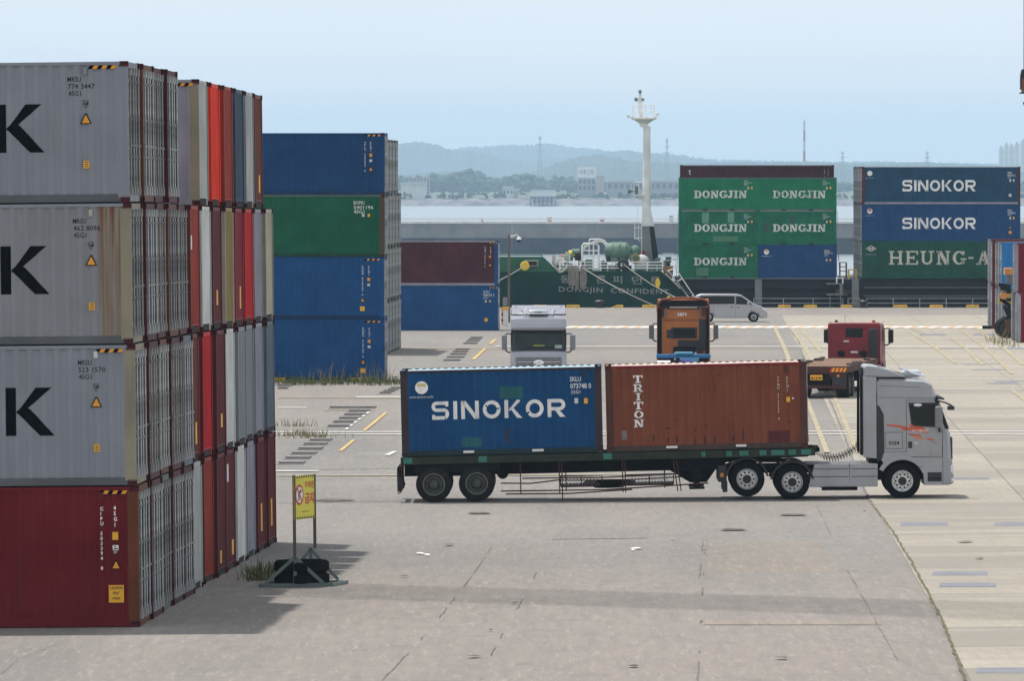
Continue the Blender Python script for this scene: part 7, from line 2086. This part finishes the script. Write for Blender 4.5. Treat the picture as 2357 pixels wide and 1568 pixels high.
for k in range(2):
    mb = MB(); r_ = .63; w_ = .27; z0 = .03+k*.285
    mb.lathe([(r_*.56,z0),(r_*.9,z0),(r_,z0+.05),(r_,z0+w_-.05),(r_*.9,z0+w_),(r_*.56,z0+w_),(r_*.52,z0+w_*.5),(r_*.56,z0)], (0,0,0), 'z', 36)
    o = mb.build('old_tyre', M_TYRE, None, smooth=True, angle=40); o.matrix_world = MS @ Matrix.Translation((sxl(692), .62, 0))
    tag(o, ['lower old black tyre lying on the sign sled', 'upper old black tyre stacked on the sign sled'][k], 'tyre')
# ---- camera pole near the quay
YP = 447.0
pp = empty('camera_pole', loc=(ux(1171.5, YP), YP, gh(0, YP))); tag(pp, 'rusty steel pole with white dome camera beside the far container pair', 'camera pole')
zp = lambda v: at(CX, v, YP).z-gh(0, YP)
M_POLE = paint('pole grey brown', (.15,.12,.11), rust=.5, dirt=.4, rough=.7)
mb = MB(); mb.cyl((0,0,0),(0,0,zp(540)), .085, 12, .075); mb.build('pole', M_POLE, pp, smooth=True)
mb = MB(); mb.tube([(.08,0,zp(543)),(.32,0,zp(542.5)),(.48,0,zp(540)),(.60,0,zp(541)),(.66,0,zp(546))], .03, 6); mb.tube([(.08,0,zp(546)),(.28,0,zp(546)),(.42,0,zp(542))], .025, 6); mb.build('arm', M_RAIL, pp, smooth=True)
mb = MB(); mb.lathe([(.0,.20),(.08,.18),(.15,.08),(.18,-.02),(.0,-.02)], (.68,0,zp(551)), 'z', 16); cm_ = mb.build('camera_dome', M_SWH, pp, smooth=True)
mb = MB(); mb.lathe([(.16,-.02),(.15,-.12),(.08,-.2),(.0,-.21)], (.68,0,zp(551)), 'z', 16); mb.build('camera_lens', M_GLASS, cm_, smooth=True)
mb = MB(); mb.box(-.42,-.10,-.12,.12,zp(704),zp(685)); mb.build('control_box', plain('grey box',(.20,.20,.21),.5), pp, bevel=.02)
# guard post with a yellow cap
YQ = 436.0
gpz = gh(0, YQ)
gpst = empty('guard_post', loc=(ux(1163, YQ), YQ, gpz)); tag(gpst, 'white guard post with yellow cap and striped side by the camera pole', 'post')
hq = (at(CX, 707, YQ).z-gpz)
mb = MB(); mb.box(-.14,.20,-.15,.15,0,hq-.16); mb.build('post', M_SWH, gpst)
mb = MB(); mb.box(-.24,.24,-.20,.20,hq-.158,hq); mb.build('cap', M_STICK, gpst, bevel=.02)
for k in range(6):
    mb = MB(); mb.box(-.26,-.143,-.12,.12,.10+k*.2,.10+k*.2+.18); mb.build('stripe', M_SBLK if k % 2 else M_STICK2, gpst)
# ---- right-hand stack by the frame edge
C_PBL = P('light blue box', (.05,.19,.42), rust=.1, dirt=.2, dirtcol=(.04,.12,.25))
C_TEAL = P('teal grey box', (.09,.19,.17), rust=.2, dirt=.3)
C_REDR = P('wine box', (.15,.014,.022), rust=.15, dirt=.3, dirtcol=(.07,.012,.015))
C_PLAV = P('pale post', (.30,.30,.34), rust=.4, dirt=.4)
def rstack(u, Y, tier, col, label, post=None, door=None, lend=D):
    z = gh(20, Y)
    Mx = tilt(ux(u, Y), Y, YAW) @ Matrix.Translation((L40/2, CW/2, tier*(H40+.012)))
    return container(Mx, L40, H40, col, label, end=E, lend=lend, door=door or col, post=post or C_PLAV, detail=1, group='containers of the right-hand stack')
for tier in (0, 1):
    tn = ['lower','upper'][tier]
    rstack(2276.5, 436.0, tier, C_MAR, f'maroon container edge with pale posts, {tn} tier, farthest in the right-hand stack')
    rstack(2284.0, 427.0, tier, C_MAR, f'dark maroon container edge, {tn} tier, second from the far end on the right', post=C_MAR)
    rstack(2294.0, 419.0, tier, C_BRRED if tier else C_GREYD, f"{'brownish' if tier else 'greyish'} container edge, {tn} tier, third from the far end on the right", post=C_GREYD)
    rstack(2299.5, 413.0, tier, C_GREYB, f'blue-grey container edge, {tn} tier, just left of the {"light blue" if tier else "teal"} one')
o = rstack(2306.0, 405.0, 1, C_PBL, 'light blue container in the upper right-hand stack above the orange machine', post=C_PBL)
rstack(2308.0, 405.0, 0, C_TEAL, 'teal grey container partly hidden by the yellow and black lifting machine', post=C_GREYB)
rstack(2335.0, 386.0, 1, C_REDR, 'wine red container at the right edge of the picture, upper tier'); rstack(2331.0, 388.5, 0, C_REDR, 'wine red container with blue-grey post, lower tier, set back from the nearest', post=C_GREYB)
rstack(2341.0, 381.0, 0, C_REDR, 'wine red container at the right edge of the picture, lower tier nearest the camera')
# lifting machine standing in the gap
YL = 396.0
lm = empty('container_handler', loc=(ux(2322, YL), YL, gh(20, YL))); tag(lm, 'orange, yellow and black lifting machine between the right-hand containers', 'machine')
lxx = lambda u: ux(u, YL)-ux(2322, YL); lzz = lambda v: at(CX, v, YL).z-gh(20, YL)
M_LMY = plain('machine yellow', (.50,.34,.04), .6, var=.3, scale=4); M_LMO = plain('machine orange', (.58,.26,.06), .6, var=.15); M_LMG = plain('machine grey', (.13,.13,.15), .6, var=.2)
def lbox(u0, u1, v0, v1, mat, name, y0=0, y1=1.0, bevel=.03):
    mb = MB(); mb.box(lxx(u0), lxx(u1), y0, y1, lzz(v1), lzz(v0)); return mb.build(name, mat, lm, bevel=bevel)
lbox(2313,2331.5,617,633,M_LMO,'counterweight_box'); lbox(2318,2332,634,654,M_LMG,'cab'); lbox(2304,2326,655,668,M_CHAS,'carriage'); lbox(2303,2326,676,686,M_LMY,'hydraulic_head',-.1,.6); lbox(2314,2328,735,765,P('machine rust',(.12,.06,.04),rust=.6),'engine_cover')
mb = MB(); mb.cyl((lxx(2310),-.12,lzz(681)),(lxx(2310),.1,lzz(681)), .22, 16); mb.build('pulley', M_LMO, lm)
for (a, b_, m_) in (((2298,692),(2330,700),M_LMY),((2303,688),(2326,704),M_CHAS),((2312,704),(2330,742),M_CHAS),((2316,655),(2312,705),M_LMG),((2322,655),(2326,765),M_CHAS),((2299,655),(2326,660),M_CHAS)):
    mb = MB(); mb.bar((lxx(a[0]),.2,lzz(a[1])),(lxx(b_[0]),.2,lzz(b_[1])), .25, .22); mb.build('arm', m_, lm)
mb = MB()
for u in (2296,2300,2304): mb.bar((lxx(u),.1,lzz(650)),(lxx(u),.1,lzz(633)), .04)
mb.bar((lxx(2295),.1,lzz(634)),(lxx(2305),.1,lzz(634)), .04); mb.build('guard_rail', M_LMG, lm)
for s in (0, 1.6):
    wheel(lm, lxx(2318), .6+s, .6, .6, .4, False, True, -1); wheel(lm, lxx(2318)+2.2, .6+s, .6, .6, .4, False, True, -1)
mb = MB(); mb.box(lxx(2312), lxx(2312)+4.2, .3, 2.4, .55, 1.3); mb.build('chassis', M_CHAS, lm, bevel=.05)
# dark beam lying at the foot of that stack
a = gp(2262, 758); mb = MB(); mb.box(a.x, ux(2283,a.y), a.y, a.y+.5, a.z, a.z+.22); tag(mb.build('steel_beam', M_CHAS, bevel=.02), 'dark steel beam on the ground at the far right-hand stack', 'beam')
# ---- hook block of a crane at the upper right edge
YH_ = 300.0
hk = empty('crane_hook_block', loc=at(2356.5, 185, YH_)); tag(hk, 'dark crane hook block hanging at the upper right picture edge', 'crane hook')
M_HKB = paint('hook block dark', (.030,.030,.038), rust=.3, dirt=.4, rough=.6); M_HKO = paint('hook block rust', (.20,.075,.035), rust=.5, dirt=.4, rough=.7)
mb = MB(); mb.prism([(-.10,.52),(.55,.52),(.62,.30),(.62,-.42),(-.16,-.42),(-.16,.22)], 'y', -.25, .25); mb.build('sheave_housing', M_HKB, hk, bevel=.03)
mb = MB(); mb.prism([(-.10,.10),(.55,.10),(.62,-.50),(-.13,-.50)], 'y', -.30, -.255); mb.build('side_plate', M_HKO, hk)
mb = MB(); mb.hexa([(-.22,-.33,-.60),(.68,-.33,-.60),(.68,.33,-.60),(-.22,.33,-.60),(-.10,-.28,-.505),(.58,-.28,-.505),(.58,.28,-.505),(-.10,.28,-.505)]); mb.build('base_plate', M_HKB, hk)
mb = MB(); mb.tube([(.23,0,-.6),(.23,0,-.8),(.30,0,-1.0),(.23,0,-1.18),(.05,0,-1.12),(.02,0,-.98)], .07, 8); mb.build('hook', M_HKB, hk, smooth=True)
for x in (.0, .15, .32, .48):
    mb = MB(); mb.cyl((x,0,.5),(x,0,26), .016, 5); mb.build('cable', M_CHAS, hk)
# ---- unseen lattice added overhead to cast a soft shadow band across the yard
HB = 46.0
_off = Vector((-SUN_DIR.x/SUN_DIR.z*HB, -SUN_DIR.y/SUN_DIR.z*HB, 0))
_ga, _gb = gp(800, 1362), gp(2357, 1409)
_d = (_gb-_ga); _d.z = 0; _d.normalize(); _n = Vector((-_d.y, _d.x, 0))
_c = (_ga+_gb)/2 - _off; _c.z = 0
gg = empty('shadow_lattice', loc=_c); tag(gg, 'added lattice high above the yard, unseen, throwing a soft shadow band', 'shadow caster')
M_GAN = paint('shadow lattice paint', (.30,.28,.12), rust=.2, dirt=.3)
for k in range(11):
    w_ = (k-5)*.46
    mb = MB(); mb.bar(_n*w_-_d*16+Vector((0,0,HB)), _n*w_+_d*42+Vector((0,0,HB)), .14, .14); mb.build('shadow_chord', M_GAN, gg)
for k in range(20):
    x = -16+k*3.05
    mb = MB(); mb.bar(_n*-2.4+_d*x+Vector((0,0,HB+.2)), _n*2.4+_d*(x+(.0 if k%2 else 1.5))+Vector((0,0,HB+.2)), .05, .05); mb.build('shadow_lacing', M_GAN, gg)
mb = MB(); mb.bar(_d*41+Vector((0,0,0)), _d*41+Vector((0,0,HB)), 2.2); mb.build('tower', M_GAN, gg)  # support of the added lattice, also out of view
# ---- weeds
M_WEED = plain('weed green', (.075,.095,.022), .9, var=.5, scale=4); M_STRAW = plain('dry weed', (.20,.17,.075), .9, var=.4, scale=4)
def blades(mb, cx, cy, n, h, spread, rr, lean=.5):
    for _ in range(n):
        x = cx+rr.gauss(0,spread); y = cy+rr.gauss(0,spread*.6); z = gh(x,y)
        hh = h*rr.uniform(.15,1.0)**1.3; a = rr.uniform(0,6.28); l = hh*lean*rr.uniform(.2,1.6); w_ = .011
        b0 = Vector((x,y,z)); m1 = b0+Vector((l*.35*math.cos(a), l*.35*math.sin(a), hh*.6)); t_ = b0+Vector((l*math.cos(a), l*math.sin(a), hh))
        s_ = Vector((w_,0,0))
        mb.add([b0-s_, b0+s_, m1+s_*.8, m1-s_*.8, t_], [(0,1,2,3),(3,2,4)])
rr = random.Random(77)
def weeds(name, pts, n, h, spread, mat, label=None, kind='stuff'):
    mb = MB()
    for (u, v) in pts:
        c = gp(u, v); blades(mb, c.x, c.y, n, h*rr.uniform(.7,1.2), spread, rr)
    o = mb.build(name, mat, fix=False); return tag(o, label, 'weeds' if label else None, kind=kind)
weeds('weeds', [(rr.uniform(640,930), rr.uniform(878,888)) for _ in range(80)], 12, .50, .45, M_WEED, 'green weeds along the foot of the middle blue stack')
weeds('weeds', [(u, 884) for u in (725,735,745,765,772,830,838,858,870,884,888)], 9, 1.25, .25, M_STRAW, 'tall dry weeds in front of the middle blue stack')
weeds('weeds', [(rr.uniform(640,760), rr.uniform(1001,1010)) for _ in range(16)]+[(rr.uniform(650,700), 982) for _ in range(5)], 12, .36, .35, M_STRAW, 'dry weeds along the white lines left of the trailer')
weeds('weeds', [(2296,785),(2305,790),(2310,795),(2318,793),(2325,800)], 18, 1.0, .4, M_STRAW, 'dry weeds at the foot of the right-hand stack')
weeds('weeds', [(585,1336),(592,1338),(597,1330),(632,1318),(608,1322)], 34, .46, .20, M_WEED, 'small green weed clump between the left stack and the sign')
# ================================================================== FAR SHORE
ZF = lambda x, y: ((1300+x/2.143)/1.4654, (440+y/2.143)/1.4654)
M_FW = plain('far white wall', (.62,.62,.60), .8, var=.1, scale=.2); M_FB = plain('far beige wall', (.42,.38,.34), .8, var=.1, scale=.2); M_FG = plain('far grey wall', (.30,.31,.33), .8, var=.12, scale=.2); M_FWIN = plain('far window', (.06,.07,.09), .3, var=.2)
M_FROOF = plain('far roof', (.50,.52,.55), .7, var=.1)
def fbuild(x0, x1, y0, y1, Y, mat, label, name='far_building', depth=12, roof=None, rows=0, cols=0, ground=True):
    u0, v0 = ZF(x0, y0); u1, v1 = ZF(x1, y1)
    X0, X1 = ux(u0, Y), ux(u1, Y); zt_, zb_ = at(CX, v0, Y).z, at(CX, v1, Y).z
    base = shore_z-.3 if ground else zb_
    rt = empty(name, loc=((X0+X1)/2, Y, base)); tag(rt, label, 'building')
    w = (X1-X0)/2; h = zt_-base
    mb = MB(); mb.box(-w, w, 0, depth, 0, h); mb.build('wall', mat, rt)
    if roof:
        mb = MB(); mb.prism([(-w-.6,h),(w+.6,h),(w*.96,h+roof),(-w*.96,h+roof)], 'y', -.6, depth+.6); mb.build('roof', M_FROOF, rt)
    for r_ in range(rows):
        for c_ in range(cols):
            wx = -w+(c_+.5)*2*w/cols; wz = h*(1-(r_+.6)/(rows+1.2)); ww = w/cols*.55; wh_ = h/(rows+1)*.28
            mb = MB(); mb.box(wx-ww, wx+ww, -.08, -.01, wz-wh_, wz+wh_); mb.build('window', M_FWIN, rt)
    return rt, w, h
fbuild(185,320,340,440,SHY+300,M_FB,'hazy beige apartment block at the left of the far shore',rows=5,cols=6)
fbuild(112,295,392,432,SHY+120,M_FW,'long low white shed at the left of the far shore',roof=1.6)
fbuild(848,925,428,472,SHY+90,M_FW,'small white house among the far trees',roof=2.2,rows=1,cols=3)
fbuild(905,965,438,470,SHY+110,M_FB,'small beige house right of the white one on the far shore',roof=1.6)
rt, w, h = fbuild(1050,1230,437,476,SHY-12,M_FW,'long pale jetty building standing on piles at the far shore',depth=10,ground=False,roof=.6)
for k in range(7):
    mb = MB(); x = -w+2*w*k/6; mb.box(x-.35,x+.35,1,9,WATER_Z-rt.location.z,-.02); mb.build('pile', M_FWIN, rt)
mb = MB(); mb.box(-w*.85,w*.85,2,10,-4.5,-.02); mb.build('under_deck', M_FG, rt)
rt, w, h = fbuild(1392,1518,344,440,SHY+260,M_FG,'grey factory below the white rooftop billboard on the far shore',rows=2,cols=4)
u0, v0 = ZF(1390,262); u1, v1 = ZF(1520,340); Yb = SHY+262
bb = empty('billboard', loc=((ux(u0,Yb)+ux(u1,Yb))/2, Yb, at(CX,v1,Yb).z)); tag(bb, 'white rooftop billboard with grey Korean letters on the far shore', 'billboard')
bwid = (ux(u1,Yb)-ux(u0,Yb))/2; bh = at(CX,v0,Yb).z-at(CX,v1,Yb).z
mb = MB(); mb.box(-bwid,bwid,0,.6,0,bh); mb.build('panel', plain('billboard white',(.80,.80,.78),.7,var=.04), bb)
for x in (-bwid*.8,0,bwid*.8):
    mb = MB(); mb.box(x-.2,x+.2,.65,1.2,-.6,bh*.9); mb.build('strut', M_FG, bb)
for k, ch in enumerate('대홍스틸'):
    letter('lettering', text_polys(ch, .02), M_FG, bb, -bwid*.82+k*bwid*.42, bh*.30, bh*.46, -.05, w=bwid*.33)
fbuild(1525,1582,325,440,SHY+240,M_FB,'tall narrow pale tower right of the far billboard')
fbuild(1600,2125,372,435,SHY+320,M_FG,'long pale warehouse roof right of the mast on the far shore',roof=1.2,rows=1,cols=12)
fbuild(1195,1335,366,374,SHY+2100,M_FW,'white roof of a shed above the far trees',roof=1.5)
for (x, y, i) in ((330,470,0),(290,488,1),(680,482,2),(1000,490,3)):
    lab = ['parked white van on the far shore right of the beige block','white car on the far shore below the low shed','white car on the far shore left of the small house','white car on the far shore left of the jetty building'][i]
    u, v = ZF(x, y); Y = SHY+20; mb = MB(); X = ux(u,Y); z = at(CX, v+4, Y).z
    mb.prism([(X-4,shore_z),(X+4,shore_z),(X+4,shore_z+1.4),(X+2,shore_z+2.4),(X-3,shore_z+2.4),(X-4,shore_z+1.5)], 'y', Y, Y+2); tag(mb.build('far_car', M_FW), lab, 'car')
# chimney, pylons, apartment towers
M_CHR = plain('chimney red', (.40,.14,.11), .8); M_CHW = plain('chimney white', (.55,.55,.55), .8)
Yc_ = 6200.0
ch = empty('factory_chimney', loc=(ux(1851,Yc_),Yc_,shore_z)); tag(ch, 'tall thin red and white chimney on the skyline above the green containers', 'chimney')
ztop = at(CX,277,Yc_).z-shore_z
for k in range(7):
    z0, z1 = ztop*k/7, ztop*(k+1)/7; r0, r1 = 1.5-.6*k/7, 1.5-.6*(k+1)/7
    mb = MB(); mb.cyl((0,0,z0),(0,0,z1-.02), r0, 12, r1); mb.build('chimney_section', M_CHR if k % 2 else M_CHW, ch, smooth=True)
M_PYL = plain('pylon steel', (.25,.26,.27), .6, .3)
for u, vt, lab in ((1535,318,'hazy lattice pylon just right of the ship mast'),(1939,348,'hazy lattice pylon left of the right ship bay'),(2134,348,'hazy lattice pylon above the SINOKOR letters'),(1243,312,'faint lattice pylon on the far left hill')):
    Y = 7400.0; rt = empty('power_pylon', loc=(ux(u,Y),Y,shore_z)); tag(rt, lab, 'pylon', 'pylons on the skyline')
    h = at(CX,vt,Y).z-shore_z; mb = MB()
    for s in (-1,1):
        for q in (-1,1): mb.bar((s*3,q*3,0),(s*.4,q*.4,h), .5)
    for k in range(8):
        a, b_ = 3-2.6*k/8, 3-2.6*(k+1)/8; mb.bar((-a,-a,h*k/8),(b_,-b_,h*(k+1)/8), .3); mb.bar((a,-a,h*k/8),(-b_,-b_,h*(k+1)/8), .3)
    mb.build('lattice', M_PYL, rt)
    for k, zz in enumerate((.72,.84,.95)):
        mb = MB(); mb.bar((-5+k,0,h*zz),(5-k,0,h*zz), .5); mb.build('cross_arm', M_PYL, rt)
for k, (u0, u1, vt) in enumerate(((2300,2310,340),(2312,2321,333),(2323,2334,336),(2336,2346,331),(2349,2362,326))):
    Y = 9000.0+k*60; rt = empty('apartment_tower', loc=(ux((u0+u1)/2,Y),Y,shore_z)); tag(rt, f"{['leftmost','second','middle','fourth','rightmost'][k]} hazy apartment tower on the skyline at the right edge", 'tower', 'apartment towers on the skyline')
    w = ux(u1,Y)-ux(u0,Y); h = at(CX,vt,Y).z-shore_z
    mb = MB(); mb.box(-w/2,w/2,0,14,0,h); mb.build('wall', M_FW, rt)
    mb = MB(); mb.box(-w*.2,w*.2,3,11,h,h+3); mb.build('roof_house', M_FG, rt)
